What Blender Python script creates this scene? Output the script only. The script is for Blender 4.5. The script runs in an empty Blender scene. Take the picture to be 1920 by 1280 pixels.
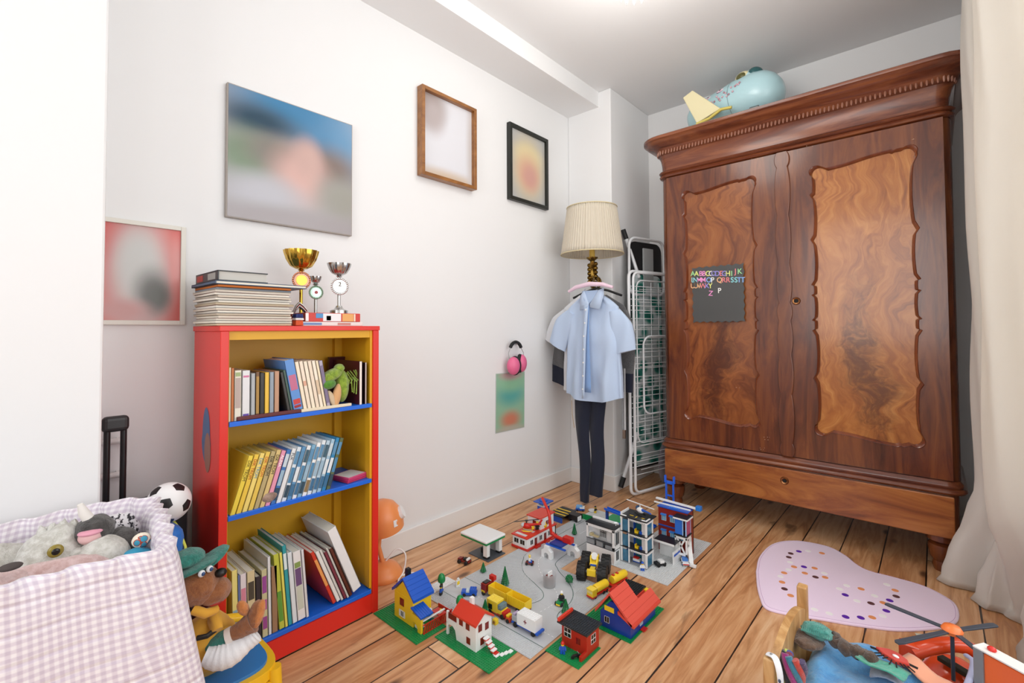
import bpy, bmesh, math, random
from mathutils import Vector, Matrix, noise
from mathutils.geometry import tessellate_polygon
random.seed(7)
C = bpy.context.scene.collection
S = bpy.context.scene
PI = math.pi
rad = math.radians
# ---------- camera ----------
FPX, YAW, PITCH, ROLL, PY = 886.181, 0.72969, 0.0266075, -0.0046283, 592.778
CAM = Vector((1.86356, -2.67474, 1.03))
def cam_axes():
    F = Vector((-math.sin(YAW)*math.cos(PITCH), math.cos(YAW)*math.cos(PITCH), math.sin(PITCH)))
    r = Vector((math.cos(YAW), math.sin(YAW), 0)); u = r.cross(F)
    c, s = math.cos(ROLL), math.sin(ROLL)
    return F, c*r+s*u, -s*r+c*u
CF, CR, CU = cam_axes()
cd = bpy.data.cameras.new('camera'); cam = bpy.data.objects.new('camera', cd); C.objects.link(cam)
cam.matrix_world = Matrix(((CR.x, CU.x, -CF.x, CAM.x), (CR.y, CU.y, -CF.y, CAM.y), (CR.z, CU.z, -CF.z, CAM.z), (0, 0, 0, 1)))
cd.sensor_width = 36; cd.lens = FPX/1920*36; cd.shift_y = -(640-PY)/1920; cd.clip_start = 0.02
S.camera = cam
# ---------- world, window light and added fill, exposure ----------
w = bpy.data.worlds.new('daylight'); S.world = w; w.use_nodes = True
bg = w.node_tree.nodes['Background']; bg.inputs[0].default_value = (0.93, 0.965, 1.0, 1); bg.inputs[1].default_value = 1.25
def area(name, loc, rot, sx, sy, power, col=(1, 1, 1)):
    l = bpy.data.lights.new(name, 'AREA'); l.shape = 'RECTANGLE'; l.size = sx; l.size_y = sy; l.energy = power; l.color = col
    o = bpy.data.objects.new(name, l); C.objects.link(o); o.location = loc; o.rotation_euler = rot
    return o
area('window_daylight', (2.42, -1.25, 1.45), (0, rad(90), 0), 2.0, 2.2, 30, (1, .985, .96))
area('right_fill_light', (2.42, -3.6, 1.45), (0, rad(90), 0), 2.0, .6, 2, (1, .99, .97))  # fill added to brighten the left wall, no such source in view
area('rear_fill_light', (1.35, -4.55, 1.6), (rad(90), 0, 0), 1.5, 1.6, 30, (1, .99, .97))  # frontal fill added behind the camera for wardrobe and curtain
S.view_settings.view_transform = 'Standard'; S.view_settings.look = 'None'
S.view_settings.gamma = 1; S.view_settings.use_curve_mapping = False
S.view_settings.exposure = -0.10
# measured point: where the photograph's pixel ray meets the plane axis=value
def H(px, py, ax, v):
    d = CF+(px-960)/FPX*CR-(py-PY)/FPX*CU
    return CAM+d*((v-CAM[ax])/d[ax])
def G(px, py, z=0.0): return H(px, py, 2, z)

# ---------- mesh helpers ----------
class MB:
    def __init__(s): s.v = []; s.f = []; s.mi = []; s.cur = 0; s.M = Matrix(); s.uv = None
    def add(s, vs, fs):
        b = len(s.v); s.v += [tuple(s.M @ Vector(p)) for p in vs]
        s.f += [tuple(b+i for i in f) for f in fs]; s.mi += [s.cur]*len(fs); return s
    def box(s, x0, x1, y0, y1, z0, z1):
        return s.add([(x0,y0,z0),(x1,y0,z0),(x1,y1,z0),(x0,y1,z0),(x0,y0,z1),(x1,y0,z1),(x1,y1,z1),(x0,y1,z1)],
                     [(0,3,2,1),(4,5,6,7),(0,1,5,4),(1,2,6,5),(2,3,7,6),(3,0,4,7)])
    def loft(s, rings, cap=True, closed=True):
        n = len(rings[0]); vs = [p for r in rings for p in r]; fs = []
        for i in range(len(rings)-1):
            for j in range(n if closed else n-1):
                k = (j+1) % n; fs.append((i*n+j, i*n+k, (i+1)*n+k, (i+1)*n+j))
        if cap and closed: fs.append(tuple(range(n-1, -1, -1))); fs.append(tuple((len(rings)-1)*n+j for j in range(n)))
        return s.add(vs, fs)
    def lathe(s, prof, n=20, c=(0,0,0), flute=0, fn=0):
        rings = []
        for r, z in prof:
            rings.append([(c[0]+(r+flute*r*math.cos(fn*2*PI*j/n))*math.cos(2*PI*j/n), c[1]+(r+flute*r*math.cos(fn*2*PI*j/n))*math.sin(2*PI*j/n), c[2]+z) for j in range(n)])
        return s.loft(rings)
    def cyl(s, r, z0, z1, n=16, c=(0,0)): return s.lathe([(r, z0), (r, z1)], n, (c[0], c[1], 0))
    def ell(s, c, r, n=16, m=10, fn=None):
        if not hasattr(r, '__len__'): r = (r, r, r)
        rings = []
        for i in range(1, m):
            a = PI*i/m
            rings.append([(math.sin(a)*math.cos(2*PI*j/n), math.sin(a)*math.sin(2*PI*j/n), -math.cos(a)) for j in range(n)])
        vs = [p for q in rings for p in q]+[(0,0,-1),(0,0,1)]
        if fn: vs = [fn(Vector(p)) for p in vs]
        vs = [(c[0]+p[0]*r[0], c[1]+p[1]*r[1], c[2]+p[2]*r[2]) for p in vs]
        fs = []
        for i in range(m-2):
            for j in range(n):
                k = (j+1) % n; fs.append((i*n+j, i*n+k, (i+1)*n+k, (i+1)*n+j))
        b = (m-1)*n
        for j in range(n):
            k = (j+1) % n; fs.append((b, k, j)); fs.append((b+1, (m-2)*n+j, (m-2)*n+k))
        return s.add(vs, fs)
    def tube(s, pts, r, n=8, closed=False, flat=1.0):
        pts = [Vector(p) for p in pts]; L = len(pts); R = r if hasattr(r, '__len__') else [r]*L
        rings = []; up = None
        for i, p in enumerate(pts):
            a = pts[(i-1) % L] if (closed or i > 0) else p; b = pts[(i+1) % L] if (closed or i < L-1) else p
            t = (b-a).normalized() if (b-a).length > 1e-9 else Vector((0,0,1))
            if up is None:
                up = Vector((0,0,1)) if abs(t.z) < .9 else Vector((0,1,0))
            x = t.cross(up)
            if x.length < 1e-6: x = t.cross(Vector((1,0,0)))
            x.normalize(); y = x.cross(t).normalized(); up = y
            rings.append([tuple(p+x*(R[i]*math.cos(2*PI*j/n))+y*(R[i]*flat*math.sin(2*PI*j/n))) for j in range(n)])
        if closed: rings.append(rings[0]); return s.loft(rings, cap=False)
        return s.loft(rings)
    def prism(s, poly, a0, a1, ax=2):
        # poly in the two other axes, extruded along ax
        def P(u, v, w):
            return (u, v, w) if ax == 2 else ((w, u, v) if ax == 0 else (u, w, v))
        n = len(poly); vs = [P(u, v, a0) for u, v in poly]+[P(u, v, a1) for u, v in poly]
        fs = [(i, (i+1) % n, n+(i+1) % n, n+i) for i in range(n)]
        tr = tessellate_polygon([[Vector((u, v, 0)) for u, v in poly]])
        fs += [tuple(t) for t in tr]+[tuple(n+i for i in t) for t in tr]
        return s.add(vs, fs)
    def disc(s, c, rx, ry, n=16):
        return s.add([(c[0]+rx*math.cos(2*PI*j/n), c[1]+ry*math.sin(2*PI*j/n), c[2]) for j in range(n)], [tuple(range(n))])
    def build(s, name, mats, parent=None, smooth=None, bevel=0, sub=0, loc=None, seg=2, solid=0):
        me = bpy.data.meshes.new(name); me.from_pydata(s.v, [], s.f)
        for m in (mats if isinstance(mats, (list, tuple)) else [mats]): me.materials.append(m)
        if s.cur or any(s.mi): me.polygons.foreach_set('material_index', s.mi)
        if s.uv:
            ul = me.uv_layers.new(name='uv')
            for l in me.loops: ul.data[l.index].uv = s.uv[l.vertex_index]
        bm = bmesh.new(); bm.from_mesh(me); bmesh.ops.recalc_face_normals(bm, faces=bm.faces); bm.to_mesh(me); bm.free()
        if smooth is not None:
            me.shade_smooth(); me.set_sharp_from_angle(angle=rad(smooth))
        o = bpy.data.objects.new(name, me); C.objects.link(o)
        if parent: o.parent = parent
        if loc: o.location = loc
        if solid: m = o.modifiers.new('solid', 'SOLIDIFY'); m.thickness = solid; m.offset = 0
        if bevel: m = o.modifiers.new('bevel', 'BEVEL'); m.width = bevel; m.segments = seg; m.limit_method = 'ANGLE'; m.angle_limit = rad(40)
        if sub: m = o.modifiers.new('sub', 'SUBSURF'); m.levels = sub; m.render_levels = sub
        return o
def one(fn, *a): m = MB(); getattr(m, fn)(*a); return m
def tag(o, label=None, cat=None, group=None, kind=None):
    if label: o['label'] = label
    if cat: o['category'] = cat
    if group: o['group'] = group
    if kind: o['kind'] = kind
    return o
def thing(name, label, cat, loc=(0,0,0), rot=(0,0,0), group=None):
    o = bpy.data.objects.new(name, None); C.objects.link(o); o.empty_display_size = .02
    o.location = loc; o.rotation_euler = rot if hasattr(rot, '__len__') else (0, 0, rot)
    return tag(o, label, cat, group)
def struct(o): o['kind'] = 'structure'; return o
def X(deg, ax, loc=(0,0,0)): return Matrix.Translation(loc) @ Matrix.Rotation(rad(deg), 4, ax)
def T(x, y, z): return Matrix.Translation((x, y, z))
def copy_tree(o, parent=None):
    c = o.copy(); C.objects.link(c)
    if parent: c.parent = parent
    for ch in [k for k in bpy.data.objects if k.parent == o]: copy_tree(ch, c)
    return c

# ---------- materials ----------
def lin(h):
    if not isinstance(h, str): return tuple(h)+(1,) if len(h) == 3 else tuple(h)
    c = [int(h[i:i+2], 16)/255 for i in (0, 2, 4)]
    return tuple((x/12.92 if x <= .04045 else ((x+.055)/1.055)**2.4) for x in c)+(1,)
_mc = {}
def mat(name, col, rough=.5, metal=0, **k):
    key = (name, str(col))
    if key in _mc: return _mc[key]
    m = bpy.data.materials.new(name); m.use_nodes = True; b = m.node_tree.nodes['Principled BSDF']
    b.inputs['Base Color'].default_value = lin(col); b.inputs['Roughness'].default_value = rough; b.inputs['Metallic'].default_value = metal
    for kk, v in k.items(): b.inputs[kk.replace('_', ' ')].default_value = v
    _mc[key] = m; return m
def nd(m, t, **k):
    n = m.node_tree.nodes.new(t)
    for a, v in k.items():
        if a.startswith('i_'):
            q = a[2:]; q = int(q) if q.isdigit() else q.replace('_', ' ')
            n.inputs[q].default_value = v
        else: setattr(n, a, v)
    return n
def lk(m, a, b): m.node_tree.links.new(a, b)
def ramp(m, fac, stops, interp='LINEAR'):
    r = nd(m, 'ShaderNodeValToRGB'); r.color_ramp.interpolation = interp; e = r.color_ramp.elements
    while len(e) > 1: e.remove(e[-1])
    e[0].position = stops[0][0]; e[0].color = lin(stops[0][1])
    for p, c in stops[1:]: x = e.new(p); x.color = lin(c)
    lk(m, fac, r.inputs[0]); return r.outputs[0]
def coord(m, scale=(1,1,1), rot=(0,0,0), loc=(0,0,0), src='Object'):
    tc = nd(m, 'ShaderNodeTexCoord'); mp = nd(m, 'ShaderNodeMapping')
    mp.inputs['Scale'].default_value = scale; mp.inputs['Rotation'].default_value = rot; mp.inputs['Location'].default_value = loc
    lk(m, tc.outputs[src], mp.inputs[0]); return mp.outputs[0]
def bsdf(m): return m.node_tree.nodes['Principled BSDF']
def bump(m, h, s=.3, d=.01):
    b = nd(m, 'ShaderNodeBump'); b.inputs['Strength'].default_value = s; b.inputs['Distance'].default_value = d
    lk(m, h, b.inputs['Height']); lk(m, b.outputs[0], bsdf(m).inputs['Normal'])
def mixc(m, fac, a, b, mode='MIX'):
    x = nd(m, 'ShaderNodeMix', data_type='RGBA', blend_type=mode)
    if isinstance(fac, float): x.inputs[0].default_value = fac
    else: lk(m, fac, x.inputs[0])
    for s, i in ((a, 6), (b, 7)):
        if isinstance(s, str) or isinstance(s, tuple): x.inputs[i].default_value = lin(s)
        else: lk(m, s, x.inputs[i])
    return x.outputs[2]
def wood(name, stops, scale=(6, 6, .7), dist=4, rough=.35, nscale=2.0, coat=.3, rot=(0,0,0)):
    m = mat(name, 'ffffff', rough, Coat_Weight=coat, Coat_Roughness=.15); co = coord(m, scale, rot)
    n = nd(m, 'ShaderNodeTexNoise', i_Scale=nscale, i_Detail=8.0, i_Roughness=.62, i_Distortion=dist); lk(m, co, n.inputs[0])
    lk(m, ramp(m, n.outputs[0], stops), bsdf(m).inputs['Base Color'])
    return m
def cloth(name, col, rough=.9, bs=.25, sc=900, sheen=.2, trans=0):
    m = mat(name, col, rough, Sheen_Weight=sheen)
    n = nd(m, 'ShaderNodeTexNoise', i_Scale=sc*1.0, i_Detail=2.0); lk(m, coord(m), n.inputs[0]); bump(m, n.outputs[0], bs, .001)
    return m
def plastic(col, name='plastic'): return mat(name+'_'+str(col), col, .28)
def fur(name, c1, c2, sc=60):
    m = mat(name, c1, .95, Sheen_Weight=.4)
    n = nd(m, 'ShaderNodeTexNoise', i_Scale=float(sc), i_Detail=6.0, i_Roughness=.7); lk(m, coord(m), n.inputs[0])
    lk(m, ramp(m, n.outputs[0], [(.35, c2), (.6, c1)]), bsdf(m).inputs['Base Color']); bump(m, n.outputs[0], .8, .01); return m
def blur(name, base, blobs, rough=.25):
    # soft out-of-focus print, blobs (u, v, ru, rv, hex) in the print's own 0..1 generated coordinates (y, z)
    m = mat(name, base, rough); tc = nd(m, 'ShaderNodeTexCoord'); cur = lin(base)
    for u, v, ru, rv, c in blobs:
        mp = nd(m, 'ShaderNodeMapping'); ru *= 1.2; rv *= 1.2; mp.inputs['Scale'].default_value = (0, 1/ru, 1/rv); mp.inputs['Location'].default_value = (0, -u/ru, -v/rv)
        lk(m, tc.outputs['Generated'], mp.inputs[0])
        g = nd(m, 'ShaderNodeTexGradient', gradient_type='SPHERICAL'); lk(m, mp.outputs[0], g.inputs[0])
        s = nd(m, 'ShaderNodeMapRange', interpolation_type='SMOOTHSTEP'); lk(m, g.outputs['Fac'], s.inputs[0]); s.inputs[2].default_value = .85
        cur = mixc(m, s.outputs[0], cur, c)
    lk(m, cur, bsdf(m).inputs['Base Color']); return m
# ================= the room =================
plaster = mat('plaster', (.84, .845, .85), .85)
n = nd(plaster, 'ShaderNodeTexNoise', i_Scale=3.0, i_Detail=6.0); lk(plaster, coord(plaster), n.inputs[0]); bump(plaster, n.outputs[0], .08, .01)
ceilm = mat('ceiling_paint', (.82, .825, .83), .7)
trimm = mat('trim_paint', (.84, .84, .83), .4)
def planks():
    m = mat('pine_planks', 'b07a46', .38, Coat_Weight=.25, Coat_Roughness=.25)
    tc = nd(m, 'ShaderNodeTexCoord'); sp = nd(m, 'ShaderNodeSeparateXYZ'); lk(m, tc.outputs['Object'], sp.inputs[0])
    def math_(op, a, b=None):
        q = nd(m, 'ShaderNodeMath', operation=op)
        for i, s in enumerate((a, b)):
            if s is None: continue
            if isinstance(s, (int, float)): q.inputs[i].default_value = s
            else: lk(m, s, q.inputs[i])
        return q.outputs[0]
    W = .15
    px = math_('ADD', math_('DIVIDE', sp.outputs[0], W), .90); idx = math_('FLOOR', px); fr = math_('FRACT', px)
    wn = nd(m, 'ShaderNodeTexWhiteNoise', noise_dimensions='1D'); lk(m, idx, wn.inputs['W'])
    # board ends
    by = math_('DIVIDE', math_('ADD', sp.outputs[1], math_('MULTIPLY', wn.outputs['Value'], 3.1)), 2.6); bi = math_('FLOOR', by); bf = math_('FRACT', by)
    key = math_('ADD', math_('MULTIPLY', idx, 3.7), math_('MULTIPLY', bi, 11.3))
    wn2 = nd(m, 'ShaderNodeTexWhiteNoise', noise_dimensions='1D'); lk(m, key, wn2.inputs['W'])
    # grain, shifted per board
    cb = nd(m, 'ShaderNodeCombineXYZ'); lk(m, math_('MULTIPLY', sp.outputs[0], 9.0), cb.inputs[0]); lk(m, math_('MULTIPLY', sp.outputs[1], .8), cb.inputs[1]); lk(m, math_('MULTIPLY', key, 2.3), cb.inputs[2])
    g = nd(m, 'ShaderNodeTexNoise', i_Scale=3.0, i_Detail=9.0, i_Roughness=.6, i_Distortion=1.6); lk(m, cb.outputs[0], g.inputs[0])
    col = ramp(m, g.outputs[0], [(.25, 'a87850'), (.42, 'cb976a'), (.55, 'deb084'), (.75, 'ebc8a0')])
    tint = ramp(m, wn2.outputs['Value'], [(0, 'e0c8b4'), (.5, 'f4e6d8'), (1, 'ffffff')]); col = mixc(m, .75, col, tint, 'MULTIPLY')
    # knots and dark streaks
    cb2 = nd(m, 'ShaderNodeCombineXYZ'); lk(m, math_('MULTIPLY', sp.outputs[0], 7.5), cb2.inputs[0]); lk(m, math_('MULTIPLY', sp.outputs[1], 3.0), cb2.inputs[1]); lk(m, math_('MULTIPLY', key, 1.7), cb2.inputs[2])
    v = nd(m, 'ShaderNodeTexVoronoi', i_Scale=1.0, i_Randomness=1.0); lk(m, cb2.outputs[0], v.inputs['Vector'])
    kn = nd(m, 'ShaderNodeMapRange', interpolation_type='SMOOTHSTEP'); lk(m, v.outputs['Distance'], kn.inputs[0])
    kn.inputs[1].default_value = .04; kn.inputs[2].default_value = .16; kn.inputs[3].default_value = .85; kn.inputs[4].default_value = 0
    col = mixc(m, kn.outputs[0], col, '4a2c18')
    s2 = nd(m, 'ShaderNodeTexNoise', i_Scale=1.2, i_Detail=3.0, i_Distortion=.6); lk(m, cb2.outputs[0], s2.inputs[0])
    st = nd(m, 'ShaderNodeMapRange'); lk(m, s2.outputs[0], st.inputs[0]); st.inputs[1].default_value = .66; st.inputs[2].default_value = .74; st.inputs[4].default_value = .7
    col = mixc(m, st.outputs[0], col, '5a3a22')
    # seams
    edge = math_('MINIMUM', fr, math_('SUBTRACT', 1.0, fr)); sn = nd(m, 'ShaderNodeTexNoise', i_Scale=6.0, i_Detail=4.0); lk(m, tc.outputs['Object'], sn.inputs[0])
    thr = math_('MULTIPLY', sn.outputs[0], .034); e2 = math_('MINIMUM', bf, math_('SUBTRACT', 1.0, bf))
    gap = math_('MAXIMUM', math_('LESS_THAN', edge, thr), math_('LESS_THAN', e2, .0008))
    col = mixc(m, gap, col, '2a1a10')
    lk(m, col, bsdf(m).inputs['Base Color'])
    hb = math_('SUBTRACT', math_('MULTIPLY', g.outputs[0], .3), gap); bump(m, hb, .35, .004)
    rr = nd(m, 'ShaderNodeMapRange'); lk(m, g.outputs[0], rr.inputs[0]); rr.inputs[3].default_value = .3; rr.inputs[4].default_value = .55; lk(m, rr.outputs[0], bsdf(m).inputs['Roughness'])
    return m
floorm = planks()
ZC = 2.586; BY = .544; XR = 2.16
struct(one('box', -.3, XR+.25, -4.3, BY+.2, -.08, 0).build('floor', floorm))
struct(one('box', -.3, XR+.25, -4.3, BY+.2, ZC, ZC+.1).build('ceiling', ceilm))
struct(one('box', -.2, 0, -4.3, BY+.2, 0, ZC).build('wall_left', plaster))
struct(one('box', 0, XR, BY, BY+.2, 0, ZC).build('wall_back', plaster))
struct(one('box', 0, .3325, 0, BY, 0, ZC).build('wall_corner_block', plaster, bevel=.006))
struct(one('box', 0, .25, -4.3, -2.466, 0, ZC).build('wall_left_breast', plaster, bevel=.006))
struct(one('box', 0, .245, -2.466, 0, 2.485, ZC).build('trim_ceiling_beam', plaster))
# right wall with a tall window opening
WY0, WY1, WZ0, WZ1 = -2.35, -.32, .45, 2.4
wr = MB(); wr.box(XR, XR+.25, WY1, BY+.2, 0, ZC); wr.box(XR, XR+.25, -3.3, WY0, 0, ZC); wr.box(XR, XR+.25, -4.3, -3.9, 0, ZC); wr.box(XR, XR+.25, -3.9, -3.3, 0, WZ0); wr.box(XR, XR+.25, -3.9, -3.3, WZ1, ZC)
wr.box(XR, XR+.25, WY0, WY1, 0, WZ0); wr.box(XR, XR+.25, WY0, WY1, WZ1, ZC); struct(wr.build('wall_right', plaster))
wf = MB()
for a, b, c, d in ((WY0, WY0+.06, WZ0, WZ1), (WY1-.06, WY1, WZ0, WZ1), (WY0, WY1, WZ0, WZ0+.06), (WY0, WY1, WZ1-.06, WZ1), (-1.37, -1.30, WZ0, WZ1), (WY0, WY1, 1.75, 1.80)):
    wf.box(XR+.12, XR+.17, a, b, c, d)
win = struct(wf.build('window_1', trimm)); one('box', XR-.03, XR+.16, WY0-.04, WY1+.04, WZ0-.03, WZ0).build('window_sill', trimm, win)
wq = MB(); wq.box(-.3, .6, -4.5, -4.3, 0, ZC); wq.box(2.1, XR+.25, -4.5, -4.3, 0, ZC); wq.box(.6, 2.1, -4.5, -4.3, 0, .8); wq.box(.6, 2.1, -4.5, -4.3, 2.4, ZC); struct(wq.build('wall_rear', plaster))
wf = MB(); wf.box(.6, .66, -4.45, -4.4, .8, 2.4); wf.box(2.04, 2.1, -4.45, -4.4, .8, 2.4); wf.box(.66, 2.04, -4.45, -4.4, .8, .86); wf.box(.66, 2.04, -4.45, -4.4, 2.34, 2.4); wf.box(1.32, 1.38, -4.45, -4.4, .86, 2.34); struct(wf.build('window_3', trimm))  # unseen window, added to go with the rear fill
wf = MB()
for a, b, c, d in ((-3.9, -3.84, WZ0, WZ1), (-3.36, -3.3, WZ0, WZ1), (-3.9, -3.3, WZ0, WZ0+.06), (-3.9, -3.3, WZ1-.06, WZ1), (-3.9, -3.3, 1.75, 1.80)): wf.box(XR+.12, XR+.17, a, b, c, d)
struct(wf.build('window_2', trimm))  # unseen side window, added to let more light onto the left wall
# baseboards: board plus a small cap
def baseb(name, x0, x1, y0, y1):
    struct(one('box', x0, x1, y0, y1, 0, .098).build(name, trimm, bevel=.004))
baseb('baseboard_left', 0, .014, -2.466, -.014); baseb('baseboard_block', 0, .347, -.014, 0)
baseb('baseboard_block_side', .3325, .3465, 0, BY); baseb('baseboard_back', .3465, XR, BY-.014, BY); baseb('baseboard_breast', .25, .264, -4.3, -2.452)
baseb('baseboard_breast_end', 0.014, .264, -2.466, -2.452)

# ================= pictures on the left wall =================
def board(name, label, cat, y0, y1, z0, z1, th, fw, fm, pm, tilt=0, group=None):
    t = thing(name, label, cat, (0, (y0+y1)/2, (z0+z1)/2), (rad(tilt), 0, 0)); hw, hh = (y1-y0)/2, (z1-z0)/2
    if fw:
        f = MB()
        f.box(.001, th, -hw, -hw+fw, -hh, hh); f.box(.001, th, hw-fw, hw, -hh, hh); f.box(.001, th, -hw+fw, hw-fw, -hh, -hh+fw); f.box(.001, th, -hw+fw, hw-fw, hh-fw, hh)
        f.build('frame', fm, t, bevel=.0015)
        one('box', .002, th*.45, -hw+fw, hw-fw, -hh+fw, hh-fw).build('print', pm, t)
    else:
        one('box', .001, th, -hw, hw, -hh, hh).build('panel', fm, t, bevel=.002)
        one('box', th-.001, th+.0012, -hw+.004, hw-.004, -hh+.004, hh-.004).build('print', pm, t)
    return t
board('canvas_print', 'large unframed blue and pink blurred canvas print above the bookcase', 'picture', -2.115, -1.634, 1.428, 1.907, .02, 0, mat('canvas_edge', 'a79f98', .7),
  blur('print_blue', 'a9a6a8', [(.5, .98, .75, .34, '3d80ad'), (.85, .78, .4, .42, '3d80ad'), (.22, .78, .4, .18, '24455a'), (.12, .5, .3, .26, '7b8f78'), (.35, .56, .3, .2, '857f78'), (.8, .55, .36, .24, '75655f'), (.55, .42, .3, .3, 'd3aca4'), (.6, .58, .16, .22, 'c9a79f'), (.25, .22, .4, .2, 'b9bac2'), (.9, .3, .3, .25, '9b9a92'), (.5, .04, .9, .14, 'a39da0')]))
board('framed_picture', 'brown wooden framed blurred white picture high on the white wall', 'picture', -1.28, -.915, 1.778, 2.218, .042, .018, wood('frame_wood', [(.3, '7a4a1c'), (.7, 'a8713a')], (4, 1, 4)),
  blur('print_white', 'dcdde3', [(.5, .5, .9, .8, 'dfe0e6'), (.08, .9, .45, .35, '94847c'), (.2, .75, .3, .3, 'b8adad'), (.5, .0, 1.0, .14, 'cdb9a4'), (1, .5, .14, 1.0, 'c9c4c4')]))
board('framed_picture', 'thin black framed blurred yellow and pink picture beside the corner', 'picture', -.632, -.262, 1.793, 2.25, .028, .022, mat('black_frame', '1f211c', .4),
  blur('print_yellow', 'b5b7b8', [(.5, .5, .62, .62, 'dccba4'), (.5, .68, .48, .22, 'e4d4a6'), (.5, .42, .42, .34, 'dcae94'), (.55, .36, .3, .24, 'd5a396')]))
board('framed_picture', 'white framed blurred red and grey picture left of the bookcase, low on the wall', 'picture', -2.465, -2.23, 1.048, 1.373, .014, .014, mat('white_frame', 'e3e1d8', .5),
  blur('print_red', 'c9625c', [(.12, .9, .5, .4, 'c8433c'), (.9, .85, .5, .4, 'd5544a'), (.5, .5, .5, .75, 'c4c4c2'), (.45, .62, .3, .4, 'c3c4c2'), (.65, .3, .3, .32, '63635f'), (.7, .25, .2, .2, '55554f'), (.3, .1, .4, .16, 'c08e8b'), (.95, .6, .12, .4, 'd68d88')]))
board('poster', 'small blurred green, teal and red sheet hanging under the pink ear defenders', 'poster', -.736, -.484, .438, .775, .003, 0, mat('paper_edge', 'b9c4bd', .6),
  blur('print_green', '93bda0', [(.5, .62, .6, .24, '5fa9a2'), (.5, .82, .6, .2, '8fc29c'), (.5, .18, .45, .2, 'cd8167'), (.5, .97, .5, .12, 'c29b9a'), (.5, .0, .8, .1, 'b9b3a4')]), tilt=-1)

for k, (z, nm) in enumerate(((.70, 'upper'), (.60, 'lower'))):
    t = thing('heating_pipe', '%s white heating pipe low on the wall behind the suitcase handle' % nm, 'pipe', (.03, -2.36, z), group='heating pipes')
    one('tube', [(0, -.09, 0), (0, -.02, 0)], .009, 10).build('pipe', trimm, t, smooth=60); one('box', -.03, .0, -.04, -.028, -.006, .006).build('bracket', trimm, t)
# ================= wardrobe =================
mahog = wood('mahogany', [(.25, '3a1a0e'), (.45, '5e2e1a'), (.6, '77401f'), (.8, '8a4d2a')], (7, 7, .9), 1.2, .26, 2.2, .35)
mahog_h = wood('mahogany_across', [(.25, '431d10'), (.45, '6a3520'), (.6, '83492a'), (.8, '955634')], (1.0, 7, 9), 1.5, .26, 2.0, .35)
drawerw = wood('drawer_veneer', [(.25, '5f2f17'), (.42, '8c4d26'), (.58, 'a66531'), (.8, 'bb7a42')], (1.3, 4, 4.5), 2.4, .3, 1.8, .3)
def burl(name, stops, dark, fx):
    m = mat(name, 'ffffff', .27, Coat_Weight=.35, Coat_Roughness=.12)
    co = coord(m, (1, 1, 1)); n0 = nd(m, 'ShaderNodeTexNoise', i_Scale=2.6, i_Detail=3.0, i_Distortion=.8); lk(m, co, n0.inputs[0])
    vm = nd(m, 'ShaderNodeVectorMath', operation='MULTIPLY_ADD'); lk(m, n0.outputs['Color'], vm.inputs[0]); vm.inputs[1].default_value = (.42, .42, .5); lk(m, co, vm.inputs[2])
    mp = nd(m, 'ShaderNodeMapping'); mp.inputs['Scale'].default_value = (11, 3, 1.6); lk(m, vm.outputs[0], mp.inputs[0])
    n1 = nd(m, 'ShaderNodeTexNoise', i_Scale=1.6, i_Detail=9.0, i_Roughness=.6, i_Distortion=1.4); lk(m, mp.outputs[0], n1.inputs[0])
    col = ramp(m, n1.outputs[0], stops)
    # dark crotch figure running up the middle of the veneer
    mp2 = nd(m, 'ShaderNodeMapping'); mp2.inputs['Location'].default_value = (-(fx+.21)*6.0, 0, -1.5); mp2.inputs['Scale'].default_value = (6.0, 0, 1.4); lk(m, vm.outputs[0], mp2.inputs[0])
    g = nd(m, 'ShaderNodeTexGradient', gradient_type='SPHERICAL'); lk(m, mp2.outputs[0], g.inputs[0])
    n2 = nd(m, 'ShaderNodeTexNoise', i_Scale=13.0, i_Detail=7.0, i_Roughness=.65, i_Distortion=2.0); lk(m, vm.outputs[0], n2.inputs[0])
    mu = nd(m, 'ShaderNodeMath', operation='MULTIPLY'); lk(m, g.outputs['Fac'], mu.inputs[0]); lk(m, n2.outputs[0], mu.inputs[1])
    mr = nd(m, 'ShaderNodeMapRange', interpolation_type='SMOOTHSTEP'); lk(m, mu.outputs[0], mr.inputs[0]); mr.inputs[1].default_value = .13; mr.inputs[2].default_value = .50; mr.inputs[4].default_value = .85
    lk(m, mixc(m, mr.outputs[0], col, dark), bsdf(m).inputs['Base Color']); return m
WF, WB = -.006, .50
ward = thing('wardrobe', 'large antique mahogany two-door wardrobe with scalloped door panels and dentil cornice', 'wardrobe', (1.295, 0, 0))
def rrloop(hx, yf, yb, r, z, n=6, k=0):
    # rounded front corners, square back; centred in x
    r = max(r, .002); p = [(-hx, yb, z)]
    for i in range(n+1):
        a = PI+PI/2*i/n; p.append((-hx+r+r*math.cos(a), yf+r+r*math.sin(a), z))
    for i in range(n+1):
        a = -PI/2+PI/2*i/n; p.append((hx-r+r*math.cos(a), yf+r+r*math.sin(a), z))
    return p+[(hx, yb, z)]
def mould(hx, yf, r, prof): m = MB(); return m.loft([rrloop(hx+o, yf-o, WB, r+o*.8, z) for o, z in prof])
mould(.63, 0, .03, [(0, .154), (0, .336)]).build('plinth', mahog, ward, smooth=40)
mould(.635, 0, .045, [(.0, .334), (.016, .338), (.022, .346), (.018, .356), (.008, .36), (.012, .366), (.01, .376), (0, .39)]).build('waist_moulding', mahog_h, ward, smooth=50)
HX = .638
mould(HX, .012, .05, [(0, .39), (0, 1.925)]).build('carcass', mahog, ward, smooth=40)
mould(.636, .0, .05, [(0, 1.915), (.012, 1.92), (.016, 1.928), (.01, 1.936), (.004, 1.94), (.014, 1.944), (.018, 1.951), (.012, 1.958), (.0, 1.962), (.0, 1.97), (.002, 2.0), (.008, 2.03), (.018, 2.052)]).build('frieze', mahog_h, ward, smooth=40)
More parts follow.
